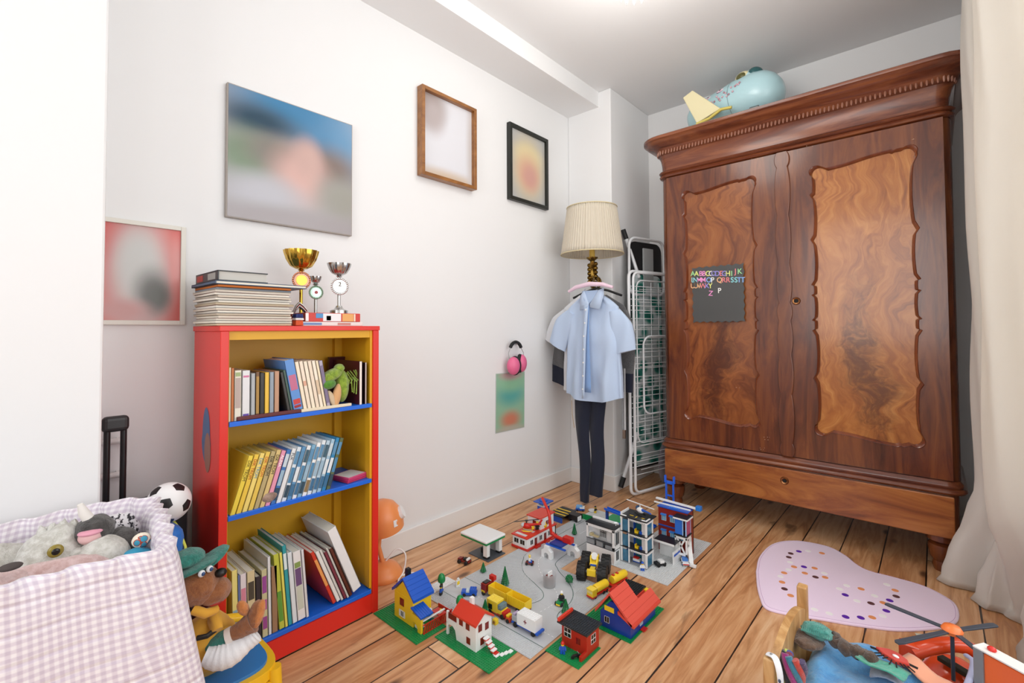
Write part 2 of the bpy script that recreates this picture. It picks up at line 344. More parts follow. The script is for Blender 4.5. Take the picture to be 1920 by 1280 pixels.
mould(.636, .0, .05, [(.018, 2.05), (.022, 2.052), (.036, 2.078), (.048, 2.09), (.068, 2.098), (.084, 2.11), (.092, 2.122), (.098, 2.124), (.1, 2.128), (.1, 2.14), (.09, 2.146)]).build('cornice', mahog_h, ward, smooth=40)
dt = MB()
for i in range(70):
    x = -.60+1.20*i/69
    dt.M = T(x, -.029, 2.065) @ Matrix.Rotation(rad(-28), 4, 'X'); dt.ell((0, 0, 0), (.0052, .009, .0205), 8, 8)
for sx in (-1, 1):
    for i in range(5):
        a = rad(15+i*17); dt.M = T(sx*(.606+.049*math.sin(a)), .03-.058*math.cos(a), 2.065); dt.ell((0, 0, 0), (.005, .005, .017), 8, 6)
dt.M = Matrix(); dtm = mat('dentil_sheen', 'a0705c', .2, Coat_Weight=.5); tag(dt.build('dentil_row', dtm, ward, smooth=60), 'row of glossy teeth, window sheen in their pale colour')  # paler than the cornice wood: window reflection put into the base colour
# drawer in the plinth
dr = one('box', -.622, .614, -.014, .012, .158, .33).build('drawer', drawerw, ward, bevel=.004)
brass = mat('old_brass', '9a6a45', .3, 1.0)
def keyhole(p, x, y, z):
    k = MB(); k.M = T(x, y, z) @ Matrix.Rotation(rad(90), 4, 'X'); k.lathe([(.019, 0), (.019, .002), (.016, .005), (.011, .004), (.009, .002), (.0085, .001)], 24); k.build('keyhole_plate', brass, p, smooth=50)
    k = MB(); k.M = T(x, y-.0015, z) @ Matrix.Rotation(rad(90), 4, 'X'); k.lathe([(.009, 0), (.009, .001)], 16); k.build('keyhole', mat('keyhole_black', '120c0a', .8), p)
keyhole(dr, -.003, -.0135, .272)
def smoothpoly(pts, n=8):
    out = []; L = len(pts)
    for i in range(L):
        p0, p1, p2, p3 = [Vector(pts[(i+k) % L]) for k in (-1, 0, 1, 2)]
        for j in range(n):
            t = j/n; out.append(tuple(.5*((2*p1)+(-p0+p2)*t+(2*p0-5*p1+4*p2-p3)*t*t+(-p0+3*p1-3*p2+p3)*t**3)))
    return out
def scallop(x0, x1, z0, z1, mirror):
    # ogee-cut panel outline: arcs that bow outwards, meeting in small cusps
    def edge(a, b, cuts, amp, out):
        a, b, out = Vector(a), Vector(b), Vector(out); pts = []
        for i in range(len(cuts)-1):
            s, e = cuts[i], cuts[i+1]; n = 9; kk = amp*(min(1, (e-s)*3.2))
            for j in range(n):
                t = j/n; p = a.lerp(b, s+(e-s)*t); o = -max(0,math.sin(PI*t))**.8*kk if (e-s) > .11 else -math.sin(PI*t)*kk*.9
                o += .010*(1 if j == 0 else 0)
                pts.append(p+out*o)
        return pts
    cz = [0, .055, .215, .40, .455, .54, .585, .77, .94, 1]
    r = .03; P = []
    # left side going up, top, right down, bottom
    P += edge((x0, z0+r), (x0, z1-r), [0, .19, .38, .42, .52, .56, .74, .92, 1], .014, (-1, 0))
    def topcurve(xa, xb, z, sgn):
        pts = []; n = 26
        for j in range(n+1):
            t = j/n; x = xa+(xb-xa)*t; u = (x-x0)/(x1-x0); u = 1-u if mirror else u
            dz = .030*(1/(1+math.exp(-(u-.48)*9)))-.012
            if abs(u-.82) < .03: dz -= .008*(1-abs(u-.82)/.03)
            if abs(u-.13) < .03: dz -= .008*(1-abs(u-.13)/.03)
            pts.append(Vector((x, z+sgn*dz)))
        return pts
    def corner(cx, cz_, a0):
        return [Vector((cx+r*.95*math.cos(rad(a0-k*22)), cz_+r*.95*math.sin(rad(a0-k*22)))) for k in range(0, 8)]
    P += corner(x0+r*.6, z1-r*.6, 205); P += topcurve(x0+2*r, x1-2*r, z1, 1); P += corner(x1-r*.6, z1-r*.6+.01, 130)
    P += edge((x1, z1-r), (x1, z0+r), [0, .26, .44, .48, .58, .62, .81, 1], .014, (1, 0))
    P += corner(x1-r*.6, z0+r*.6, 25); P += topcurve(x1-2*r, x0+2*r, z0, -1); P += corner(x0+r*.6, z0+r*.6, -60)
    return [(p.x, p.y) for p in P]
polish = wood('polished_moulding', [(.3, '5a2616'), (.7, '8a4a2c')], (7, 7, .9), 1.2, .16, 2.2, 1.0)
def dooor(x0, x1, panel, pm, mirror, yf):
    z0, z1 = .395, 1.912
    sc = scallop(*panel, mirror); n = len(sc); m = MB(); yb = .011
    cx = (panel[0]+panel[1])/2; cz = (panel[2]+panel[3])/2
    inner = [(cx+(u-cx)*.945, cz+(v-cz)*.983) for u, v in sc]
    rc = [(x0, z0), (x1, z0), (x1, z1), (x0, z1)]
    tr = tessellate_polygon([[Vector((u, v, 0)) for u, v in rc], [Vector((u, v, 0)) for u, v in sc]])
    m.add([(u, yf, v) for u, v in rc+sc], [tuple(t) for t in tr])
    m.add([(u, yf, v) for u, v in rc]+[(u, yb, v) for u, v in rc], [(i, (i+1) % 4, 4+(i+1) % 4, 4+i) for i in range(4)])
    door = m.build('door', mahog, ward)
    b = MB(); mid = [((a[0]+c[0])/2, (a[1]+c[1])/2) for a, c in zip(sc, inner)]
    m34 = [((a[0]+3*c[0])/4, (a[1]+3*c[1])/4) for a, c in zip(sc, inner)]
    out = [(cx+(u-cx)*1.012, cz+(v-cz)*1.004) for u, v in sc]
    b.loft([[(u, yf, v) for u, v in out], [(u, yf-.004, v) for u, v in sc], [(u, yf+.001, v) for u, v in mid], [(u, yf+.008, v) for u, v in m34], [(u, yf+.014, v) for u, v in inner]], cap=False)
    b.build('panel_moulding', polish, door, smooth=70)
    pn = one('box', panel[0]-.015, panel[1]+.015, yf+.0135, yf+.02, panel[2]-.02, panel[3]+.03).build('panel', pm, door)
    return door
burlR = burl('burl_light', [(.25, '6f3a14'), (.42, '9c5a24'), (.55, 'b06e30'), (.75, 'c98a48')], '55290f', .345)
burlL = burl('burl_dark', [(.25, '5a2c14'), (.42, '7c4320'), (.58, '95572a'), (.8, 'a86a36')], '4a2210', -.30)
dl = dooor(-.592, .012, (-.492, -.120, .525, 1.805), burlL, False, -.006)
d2 = dooor(.016, .612, (.138, .518, .525, 1.80), burlR, False, -.006)
st = MB(); zz = [.395+1.517*i/120 for i in range(121)]
def wav(z):
    t = (z-.395)/1.517; cuts = [0, .04, .2, .33, .44, .5, .63, .79, .95, 1]
    for a, b in zip(cuts, cuts[1:]):
        if a <= t <= b+1e-9: return .011*max(0,math.sin(PI*(t-a)/(b-a)))**.7
    return 0
st.prism([(-.012-wav(z), z) for z in zz]+[(.036+wav(z)*.9, z) for z in reversed(zz)], -.018, -.004, 1)
st.build('wavy_strip', mahog, d2, bevel=.003)
keyhole(d2, .062, -.0065, 1.161)
for sx, nm in ((-.588, 'foot'), (.575, 'foot')):
    for sy in (.06, .44):
        one('lathe', [(.0, 0), (.032, 0), (.038, .02), (.034, .04), (.044, .055), (.05, .085), (.05, .11), (.036, .118), (.056, .13), (.056, .154)], 20, (sx, sy, 0)).build('foot', mahog, ward, smooth=40)
# chips and scratches of bare wood on the lower left door
chip = mat('bare_wood_chip', 'd8b08a', .6); cm = MB(); rr_ = random.Random(3)
for (px, py, n) in ((1475, 852, 5), (1436, 822, 5), (1425, 840, 4), (1468, 850, 3), (1335, 838, 4), (1385, 842, 4), (1262, 832, 3), (1418, 297, 3), (1296, 318, 3), (1330, 310, 2), (1716, 262, 3), (1380, 728, 3), (1518, 275, 2)):
    for k in range(n):
        p = H(px+rr_.uniform(-9, 9), py+rr_.uniform(-3, 3), 1, -.0068); a = rr_.uniform(.001, .0035); b_ = rr_.uniform(.0005, .0012)
        x, z = p.x-1.295, p.z
        cm.add([(x-a, -.0068, z), (x, -.0068, z-b_), (x+a, -.0068, z), (x+a*.3, -.0068, z+b_)], [(0, 1, 2, 3)])
cm.build('bare_wood_chips', chip, ward)
# ---- letter board ----
bb = thing('letter_board', 'square dark grey magnetic board with wavy edges on the left wardrobe door', 'board', (.984, -.0075, 1.216))
poly = []
for k in range(4):
    for j in range(14):
        t = -.135+.27*j/14; o = .135+.0035*math.cos(j*PI*1.0)*1.0
        poly.append([(t, -o*1.13), (o, t*1.13), (-t, o*1.13), (-o, -t*1.13)][k])
one('prism', poly, -.0015, .0005, 1).build('sheet', mat('board_grey', '4a4b4b', .5), bb)
fc = {}
def letter(ch, x, z, col, size, label, rot=0, wgt=.0010):
    if ch not in fc:
        cu = bpy.data.curves.new('letter', 'FONT'); cu.body = ch; cu.size = 1; cu.extrude = .04; cu.offset = .012; cu.align_x = 'CENTER'
        o = bpy.data.objects.new('t', cu); me = bpy.data.meshes.new_from_object(o); bpy.data.objects.remove(o); fc[ch] = me
    me = fc[ch].copy(); me.materials.clear(); me.materials.append(mat('magnet_'+col, col, .35, Emission_Strength=0.0))
    o = bpy.data.objects.new('letter_magnet', me); C.objects.link(o); o.location = (x, -.0103, z); o.rotation_euler = (rad(90), rad(rot), 0); o.scale = (size*1.0, size*1.08, size*.5)
    tag(o, label, 'letter magnet', 'letter magnets on the grey board'); return o
GN, YL, PK, WH, BL, RD, OR, CY, PU = 'a6e3a0', 'e9ee8c', 'ee9ad0', 'f2f2ee', '8fb6f0', 'e8858a', 'f0bb8c', '96dfe6', '9a93e0'
cn = {GN: 'green', YL: 'yellow', PK: 'pink', WH: 'white', BL: 'blue', RD: 'red', OR: 'orange', CY: 'cyan', PU: 'purple'}
rows = [(510, 'top', [('A', 1299, GN), ('A', 1306, YL), ('B', 1314, PK), ('B', 1320, PK), ('C', 1327, YL), ('C', 1333, WH), ('D', 1338, PU), ('D', 1345, PU), ('E', 1352, RD), ('G', 1358, PU), ('H', 1365, YL), ('I', 1372, GN), ('J', 1379, RD), ('K', 1387, GN)]),
        (523, 'second', [('L', 1299, CY), ('N', 1304, CY), ('M', 1311, PK), ('M', 1319, PK), ('O', 1329, BL), ('P', 1336, WH), ('Q', 1349, OR), ('R', 1357, RD), ('R', 1365, RD), ('S', 1373, CY), ('S', 1380, CY), ('T', 1386, BL), ('T', 1393, BL)]),
        (534, 'third', [('U', 1299, OR), ('U', 1305, OR), ('V', 1311, OR), ('W', 1318, RD), ('X', 1325, PU), ('Y', 1332, YL)])]
for py, rn, ls in rows:
    seen = {}
    for i, (ch, px, c) in enumerate(ls):
        p = H(px, py+(7 if rn == 'top' else 6)-(4 if (rn == 'top' and i > 11) else 0), 1, -.0103); seen[ch] = seen.get(ch, 0)+1
        dbl = sum(1 for q in ls if q[0] == ch) > 1
        letter(ch, p.x, p.z, c, .036, '%s%s letter %s magnet in the %s row of the board' % (('left of the two ' if seen[ch] == 1 else 'right of the two ') if dbl else '', cn[c], ch, rn), 0)
p = H(1332, 554, 1, -.0103); letter('Z', p.x, p.z, PK, .036, 'pink letter Z magnet alone low on the board', 8)
p = H(1349, 549, 1, -.0103); letter('P', p.x, p.z, WH, .036, 'white letter P magnet alone right of the pink Z', 0)

# ================= bookcase =================
BX, BY0, BY1, BH = .319, -2.216, -1.692, 1.043
redp = mat('red_paint', 'd8281c', .33); redd = redp
yelp = mat('yellow_paint', 'dba51c', .45); blup = mat('blue_paint', '1668dc', .32)
bk = thing('bookcase', 'red painted bookcase with yellow inside and blue shelves against the left wall', 'bookcase', (0, 0, 0))
D0 = .065; WT = .026
one('box', D0, BX, BY0, BY0+WT-.003, 0, BH-.016).build('side_panel', redp, bk, bevel=.0015)
one('box', D0, BX, BY1-WT+.003, BY1, 0, BH-.016).build('side_panel', redp, bk, bevel=.0015)
one('box', D0-.005, BX+.002, BY0-.003, BY1+.003, BH-.016, BH).build('top_board', redp, bk, bevel=.0015)
il = MB(); il.box(D0+.006, BX-.008, BY0+WT-.003, BY0+WT, .07, BH-.016); il.box(D0+.006, BX-.008, BY1-WT, BY1-WT+.003, .07, BH-.016)
il.box(D0, D0+.01, BY0+WT, BY1-WT, .07, BH-.016); il.box(D0+.01, D0+.03, BY1-WT-.03, BY1-WT, .09, BH-.016); il.box(BX-.04, BX-.008, BY1-WT-.006, BY1-WT, .09, BH-.016)
il.box(BX-.028, BX-.01, BY0+WT, BY1-WT, BH-.042, BH-.016); il.box(D0+.01, D0+.026, BY0+WT, BY1-WT, BH-.05, BH-.016); tag(il.build('lining', yelp, bk), 'yellow painted inside faces')
for z in (.759, .485, .085):
    one('box', D0+.01, BX-.004, BY0+WT, BY1-WT, z-.014, z).build('shelf', blup, bk, bevel=.001)
one('box', BX-.02, BX, BY0+WT-.003, BY1-WT+.003, 0.006, .07).build('kick_board', redp, bk)
dec = MB(); dec.add([(.2+.045*math.cos(a)*(1 if math.sin(a) < 0 else .8), BY0-.0006, .71+.085*math.sin(a)) for a in [2*PI*k/24 for k in range(24)]], [tuple(range(24))])  # flat dull blue and tan shapes laid on the side panel
tag(dec.build('blue_patch', mat('dull_blue', '3a5a86', .4), bk), 'blue oval on the left side')
dec = MB(); dec.disc((0, 0, 0), 1, 1, 20); dec.v = [(.215+.03*x, BY0-.0009, .66+.06*y) for x, y, z in dec.v]; dec.build('tan_patch', mat('dull_tan', '8d5a4a', .4), bk)
# ---- books ----
pagem = mat('pages', 'e9e4d6', .8)
def book(name, label, yb, z, th, h, d, lean, col, group, marks=(), xf=.305, text=None, tcol='222222', cat='book', spm=.3):
    # spine faces the room (+x); yb = outer base edge, lean>0 tips the top to the right (+y)
    if isinstance(marks, str): marks = [marks]
    t = thing(name, label, cat, (xf, yb, z), (rad(-lean), 0, 0), group)
    c = MB(); ct = min(.002, th*.2)
    c.box(-ct, 0, 0, th, 0, h); c.box(-d, 0, 0, ct, 0, h); c.box(-d, 0, th-ct, th, 0, h)
    co = c.build('cover', mat('cover_'+str(col), col, .35), t, bevel=.0006, seg=1)
    p = MB(); p.box(-d+.003, -ct, ct, th-ct, .003, h-.003); p.build('pages', pagem, t)
    for (z0, z1, mc) in marks:
        q = one('box', -.0003, .0005, th*.14, th*.86, h*z0, h*z1).build('spine_mark', mat('ink_'+mc, mc, .4), co)
    if text:
        cu = bpy.data.curves.new('tt', 'FONT'); cu.body = text; cu.size = min(th*.85, h/len(text)/.62*.9); cu.extrude = .0002; cu.align_y = 'CENTER'
        o = bpy.data.objects.new('tt', cu); me = bpy.data.meshes.new_from_object(o); bpy.data.objects.remove(o)
        me.materials.clear(); me.materials.append(mat('ink_'+tcol, tcol, .4)); q = bpy.data.objects.new('spine_title', me); C.objects.link(q); q.parent = co
        q.matrix_local = Matrix(((0, 0, 1, .0006), (0, 1, 0, th/2), (-1, 0, 0, h*.92), (0, 0, 0, 1)))
    return t
ordn = ['leftmost', 'second from the left', 'third from the left', 'fourth from the left', 'fifth from the left', 'sixth from the left', 'seventh from the left', 'eighth from the left', 'ninth from the left', 'tenth from the left', 'eleventh from the left', 'twelfth from the left', 'thirteenth from the left', 'fourteenth from the left', 'fifteenth from the left', 'sixteenth from the left', 'seventeenth from the left', 'eighteenth from the left', 'nineteenth from the left', 'twentieth from the left', '21st from the left', '22nd from the left', '23rd from the left']
ZT = .7595
def Yat(px, x=.305, z=.76): 
    # y on the plane x for an image column at height z
    lo, hi = -2.3, -1.5
    for _ in range(40):
        mid = (lo+hi)/2; d = Vector((x, mid, z))-CAM; u = 960+FPX*d.dot(CR)/d.dot(CF)
        if u < px: lo = mid
        else: hi = mid
    return lo
top = [(429, 433, .13+.03, 'e8dcc0', 'thin cream'), (433, 439, .158, 'c4702e', 'orange brown'), (439, 453, .15, 'e6e2d2', 'wide cream white'), (453.5, 469, .148, 'dfe0e2', 'white with purple foot'),
       (470, 479, .138, 'a9adb0', 'grey'), (479, 487, .142, '6e4a20', 'patterned brown and gold'), (487, 496, .138, '2c2a26', 'black'), (496, 505, .138, 'e3b93a', 'bright yellow'), (505, 514, .138, '8f9aa6', 'blue grey'), (514, 524, .14, 'b98d70', 'tan')]
for i, (a, b, h, c, nm) in enumerate(top):
    ya, yb = Yat(a, z=.83), Yat(b, z=.83); mk = []
    if i == 2: mk = [(.25, .85, 'b9a8a0'), (.88, .96, '9fb07a')]
    if i == 3: mk = [(.0, .12, '5a3f9e'), (.86, .9, 'd07aa0')]
    if i == 5: mk = [(.1, .9, 'a8823c')]
    book('book', '%s book standing upright, %s on the top shelf' % (nm, ordn[i]), ya+.0004, ZT, yb-ya-.0008, h, .17, 0, c, 'upright books on the top shelf', mk)
# leaning right-to-left (tops to the left)
lean = -11
tl = [(546, 552, .15, '3a3f45', 'thin charcoal'), (552, 558, .15, '49625a', 'thin dark green')]
y = Yat(540, z=.77)
for i, (wd, h, c, nm, mk) in enumerate([(.010, .135, '33302e', 'thin charcoal', []), (.0075, .142, '3f5a50', 'thin dark green', []), (.032, .168, '5b8fd2', 'wide blue', [(.12, .22, 'c23b3b'), (.4, .7, 'c06a8a'), (.05, .1, 'a02020')]),
      (.0135, .165, 'efe0c8', 'cream', []), (.0135, .166, 'ecdcc8', 'cream', [(.5, .6, 'd9a58c')]), (.0135, .165, 'eee2cc', 'cream', []), (.0135, .166, 'ead8c2', 'cream', []), (.013, .166, 'efe3d0', 'cream', [(.3, .6, 'd8bfa0')]), (.010, .166, 'ecdcbc', 'cream', []), (.014, .164, 'a9a0b4', 'mauve patterned', [(.1, .9, '7d6f8d')])]):
    st_ = ['first', 'second', 'third', 'fourth', 'fifth', 'sixth', 'seventh', 'eighth', 'ninth', 'tenth'][i]
    book('book', '%s book tipped left, %s of the leaning row on the top shelf' % (nm, st_), y, ZT+wd*math.sin(rad(11)), wd*.97, h, .17, lean, c, 'leaning books on the top shelf', mk)
    y += wd/math.cos(rad(lean))+.0003
book('album', 'maroon album with bright page edges, upright at the right end of the top shelf', Yat(672, z=.8), ZT, .012, .155, .2, 0, '4a1420', 'albums on the top shelf', [(.0, 1, 'eadfd6')], .31)
book('album', 'thin dark album against the right end of the top shelf', Yat(683, z=.8), ZT, .006, .15, .2, 0, '2d1a20', 'albums on the top shelf', [(.0, 1, 'cbb9b0')], .31)
mb_ = thing('picture_book', 'large maroon book with colourful cover leaning against the back of the top shelf', 'book', (.075+.02, Yat(640, .1, .8), ZT), (0, rad(6), 0))
one('box', -.008, .008, -.06, .075, 0, .165).build('cover', mat('cover_maroon', '43141a', .3), mb_, bevel=.001)
for (a, b, c, d, cc) in ((-.02, .0, .02, .035, 'c58a3a'), (.02, .065, .02, .15, '27404a'), (-.05, -.03, .05, .12, '8a2a30'), (.0, .01, .10, .13, 'd0954a')):
    one('box', .0075, .009, a, b, c, d).build('cover_picture', mat('ink_'+cc, cc, .4), mb_)
# slim strip along the front edge of the top shelf
fl_ = thing('flat_case', 'long thin dark red case with pale end lying along the front of the top shelf', 'case', (.313, Yat(445, .313, .76), ZT))
one('box', -.012, 0, 0, .19, 0, .012).build('case_body', mat('case_maroon', '5a1a20', .4), fl_, bevel=.002)
one('box', -.012, 0, .191, .37, 0, .010).build('pale_end', mat('case_pale', 'e2d6bc', .4), fl_, bevel=.002)
# middle shelf
ZM = .4855
mid = [('ecd24a', 'bright yellow', 'DIK TROM', '5a5020'), ('ecc84a', 'yellow', 'DIK TROM', 'b03820'), ('f0d878', 'pale yellow', 'DIK TROM', '4a90b8'), ('e8c85a', 'golden yellow', 'DIK TROM', 'c8542c'), ('b9a878', 'khaki', 'DIK TROM', '15130e'), ('d8bf80', 'sand coloured', 'DIK TROM', '1a1812'),
       ('e59ab4', 'pink', 'ALINA', 'ffffff'), ('3f74b8', 'mid blue', None, ''), ('e3e6e8', 'white with dark title', 'PUK', '33404a'), ('d7e3ec', 'pale blue', None, ''), ('5f95c0', 'sky blue', None, ''), ('e5eaee', 'white and brown', None, ''), ('7fb0cf', 'light blue', None, ''), ('eef0f0', 'white', None, ''), ('dfe9ef', 'icy white', None, ''), ('b9d2e2', 'blue grey', None, ''), ('9ec0d6', 'dusty blue', None, ''), ('2f86b8', 'deep turquoise', None, ''), ('5d6a4a', 'dark green and grey', None, '')]
ya, yb = Yat(430, z=.5), Yat(619, z=.5); pit = (yb-ya)/len(mid); L_ = 17
rb = random.Random(5)
for i, (c, nm, tx, tc) in enumerate(mid):
    mk = []
    if not tx: mk = [(.08, .3, rb.choice(['3c6f96', '2c4a5c', '8a7350'])), (.34, .62, rb.choice(['9ab8cc', '4c86ae', 'dfe6ea'])), (.68, .92, rb.choice(['5b8fb5', '3d5f70', 'c8d6de']))]
    book('book', '%s book leaning right, %s on the middle shelf' % (nm, ordn[i]), ya+pit*i, ZM, pit*math.cos(rad(L_))*.96, .172+rb.uniform(-.003, .003)+(.004*(i > 12)), .15, L_, c, 'books leaning on the middle shelf', mk, .307, tx, tc or '222222')
# bottom shelf
ZB = .0855
bot = [(434, 446, .245, 'ece089', 'pale yellow', 0, [(.1, .5, '8fb0c0')]), (446.5, 450, .225, '6a80b8', 'thin blue', 0, []), (450.5, 463, .225, 'e6dfe4', 'white with pink title', 0, [(.45, .8, 'd98aa0')]), (464, 480, .225, 'd9caa0', 'tan and teal', 0, [(.25, .42, '3aa39a'), (.6, .85, '4a4438')]),
       (480.5, 491, .20, '2c2830', 'black', 0, []), (491.5, 503, .215, 'c9c59a', 'lime with purple spots', 0, [(.12, .3, '9a4a90'), (.4, .55, 'b05a9a'), (.65, .9, '9a4a9a')]), (503.5, 510, .25, 'dfe3e6', 'tall white', 0, []), (510.5, 522, .215, '9c7a5c', 'brown', 0, []),
       (523, 534, .25, 'c2c84a', 'lime green', 0, [(.1, .5, '5f9a3a')]), (534.5, 540, .25, 'e8e06a', 'thin lemon yellow', 0, []), (541, 549, .27, '2c9fa8', 'teal', 0, [(.7, .9, 'dfeff0')]), (549.5, 559, .24, 'dfe8ee', 'pale blue white', 0, []), (559.5, 575, .235, 'e9e9ea', 'wide white with an aubergine picture', 0, [(.15, .5, 'c9cfc0'), (.5, .75, '6b4f7e'), (.76, .84, '87a05a')]), (575.5, 581, .235, 'dfe0e4', 'thin greyish white', 0, [])]
y = Yat(436, z=.09)
for i, (a, b, h, c, nm, ln, mk) in enumerate(bot):
    th = (Yat(b, z=.15)-Yat(a, z=.15))*1.0
    ln = -1.5 if i < 8 else -5
    book('book', '%s book, %s on the bottom shelf' % (nm, ordn[i]), y, ZB+th*math.sin(rad(-ln)), th*.96, h*.96, .2, ln, c, 'books standing on the bottom shelf', mk, .307)
    y += th/math.cos(rad(ln))+(.003 if i == 7 else .0003)
y = max(y+.06, Yat(628, z=.1)-.008); L_ = -22
for i, (w_, h, c, nm, mk) in enumerate([(.013, .215, 'd23c2c', 'red with yellow title', [(.35, .85, 'e8a05a')]), (.014, .21, 'e8e8e6', 'white', []), (.009, .215, 'd8d8d4', 'thin pale grey', []), (.011, .2, '7c3444', 'dark rose', []), (.007, .215, 'c9c9c4', 'thin silver grey', []), (.012, .205, '5c2c20', 'dark brown', []), (.034, .262, 'eceef0', 'wide white ring binder', [])]):
    st_ = ['first', 'second', 'third', 'fourth', 'fifth', 'sixth', 'last and widest'][i]
    book('book' if i < 6 else 'ring_binder', '%s %s tipped left, %s of bottom shelf leaning group' % (nm, 'book' if i < 6 else '', st_), y, ZB+w_*math.sin(rad(22)), w_*.97, h, .205 if i < 6 else .2, L_, c, 'leaning books on the bottom shelf', mk, .307, cat='book' if i < 6 else 'binder')
    y += w_/math.cos(rad(L_))+.0008
# ================= curtain =================
def crv(pts, n):
    # catmull-rom through pts, n samples
    P = [Vector(p) for p in pts]; P = [2*P[0]-P[1]]+P+[2*P[-1]-P[-2]]; out = []; L = len(P)-3
    for i in range(n):
        s = L*i/(n-1); k = min(int(s), L-1); t = s-k; a, b, c, d = P[k:k+4]
        out.append(.5*((2*b)+(c-a)*t+(2*a-5*b+4*c-d)*t*t+(3*b-a-3*c+d)*t**3))
    return out
curt = mat('curtain_cotton', (.88, .85, .80), .85, Sheen_Weight=.2)
mm = nd(curt, 'ShaderNodeBsdfTranslucent'); mm.inputs[0].default_value = (.82, .77, .68, 1); ms = nd(curt, 'ShaderNodeMixShader', i_0=.35)
n1 = nd(curt, 'ShaderNodeTexNoise', i_Scale=9.0, i_Detail=5.0); lk(curt, coord(curt, (1, 1, .4)), n1.inputs[0]); bump(curt, n1.outputs[0], .35, .02)
lk(curt, bsdf(curt).outputs[0], ms.inputs[1]); lk(curt, mm.outputs[0], ms.inputs[2]); lk(curt, ms.outputs[0], curt.node_tree.nodes['Material Output'].inputs[0])
NC = 150
topp = crv([(2.13, .16), (2.10, .08), (2.06, .02), (1.995, -.03), (1.968, -.10), (1.99, -.17), (2.055, -.19), (2.075, -.25), (2.02, -.29), (1.985, -.36), (2.0, -.45), (2.07, -.49), (2.10, -.54), (2.08, -.60), (2.11, -.66)], NC)
botp = crv([(2.12, .20), (2.07, .12), (2.01, .05), (1.93, -.03), (1.855, -.07), (1.90, -.10), (1.985, -.105), (1.96, -.17), (1.985, -.225), (2.02, -.225), (2.05, -.25), (2.09, -.30), (2.06, -.42), (2.04, -.52), (2.06, -.60), (2.10, -.68)], NC)
cu_ = MB(); rings = []
for k in range(41):
    z = .004+2.53*(k/40)**1.25; e = max(0, 1-z/.46); e = e*e*(3-2*e); r_ = []
    for j in range(NC):
        p = topp[j].lerp(botp[j], e); q = Vector((p.x, p.y, z))
        wv = .006*math.sin(z*5+j*.35)+.010*noise.noise(Vector((j*.06, z*2.2, 0)))+(.014*noise.noise(Vector((j*.12, z*14, 3))) if z < .4 else 0)
        q.x += wv-(.012 if z < .01 else 0); q.y += wv*.4; r_.append(tuple(q))
    rings.append(r_)
cu_.loft(rings, cap=False, closed=False)
tag(cu_.build('curtain', curt, None, smooth=80, solid=.0015), 'long cream cotton curtain puddling on the floor beside the wardrobe', 'curtain')
rodm = mat('rail_white', 'e6e4de', .4)
tag(one('tube', [(2.08, .35, 2.552), (2.08, -2.4, 2.552)], .012, 10).build('curtain_rail', rodm, None, smooth=60), 'white curtain rail under the ceiling at the right edge', 'curtain rail')

# ================= toy aeroplane on the wardrobe =================
pb = mat('pale_blue_plastic', 'b9dfe6', .3, Coat_Weight=.3); creamp = mat('cream_plastic', 'ece3b8', .4); yel2 = mat('yellow_plastic_soft', 'd9c763', .4)
ap = thing('toy_airplane', 'pale blue toy aeroplane with cream wing standing on top of the wardrobe', 'toy airplane', (1.03, .24, 2.147))
A_, B_ = Vector((-.29, .10, .175)), Vector((.245, -.04, .215)); dA = (B_-A_); U_ = Vector((0, 0, 1)); sA = dA.cross(U_).normalized(); uA = sA.cross(dA).normalized()
def fus(t, r, zo=0, sy=1.0, n=28): return [tuple(A_+dA*t+sA*(r*sy*math.cos(2*PI*j/n))+uA*(zo+r*math.sin(2*PI*j/n))) for j in range(n)]
f_ = MB(); f_.loft([fus(t, r, zo) for t, r, zo in ((0, .03, .02), (.01, .075, .02), (.06, .098, .015), (.2, .112, .01), (.4, .124, .0), (.55, .132, .0), (.7, .133, 0), (.8, .127, -.004), (.88, .112, -.008), (.94, .088, -.012), (.98, .055, -.016), (1.0, .01, -.018))])
fo = f_.build('fuselage', pb, ap, smooth=60)
sm = one('loft', [fus(.56, .1335), fus(.565, .1335)], False).build('body_seam', mat('seam_grey', '7d9aa0', .5), fo)
ck = MB(); cc = A_+dA*.70+uA*.085
ck.M = Matrix.Translation(cc) @ dA.to_track_quat('X', 'Z').to_matrix().to_4x4(); ck.ell((0, 0, 0), (.085, .092, .066), 20, 12); ck.build('canopy', pb, ap, smooth=60)
ck2 = MB(); ck2.M = ck.M; ck2.ell((-.012, -.062, .018), (.046, .034, .034), 16, 10); ck2.build('side_window_rim', creamp, ap, smooth=60)
ck2 = MB(); ck2.M = ck.M; ck2.ell((-.012, -.072, .018), (.034, .03, .025), 16, 10); ck2.build('side_window', mat('window_olive', '5c5a2c', .3), ap, smooth=60)
ck2 = MB(); ck2.M = ck.M; ck2.ell((.042, -.03, .022), (.040, .05, .036), 16, 10); ck2.build('windscreen', mat('window_teal', '2f5f62', .15), ap, smooth=60)
Wp = [H(px, py, 1, .10)-Vector((1.03, .24, 2.147)) for px, py in ((1280, 183), (1298, 169), (1351, 203), (1306, 231))]
wg = MB(); wg.loft([[tuple(p+Vector((0, .0, 0))) for p in Wp], [tuple(p+Vector((0, .014, 0))) for p in Wp]]); wg.build('wing', creamp, ap, bevel=.005)
tubeP = [H(px, py, 1, .09)-Vector((1.03, .24, 2.147)) for px, py in ((1306, 233), (1330, 222), (1352, 205), (1372, 201))]
one('tube', tubeP, .009, 8).build('wing_edge', yel2, ap, smooth=60)
side = -1 if sA.y > 0 else 1
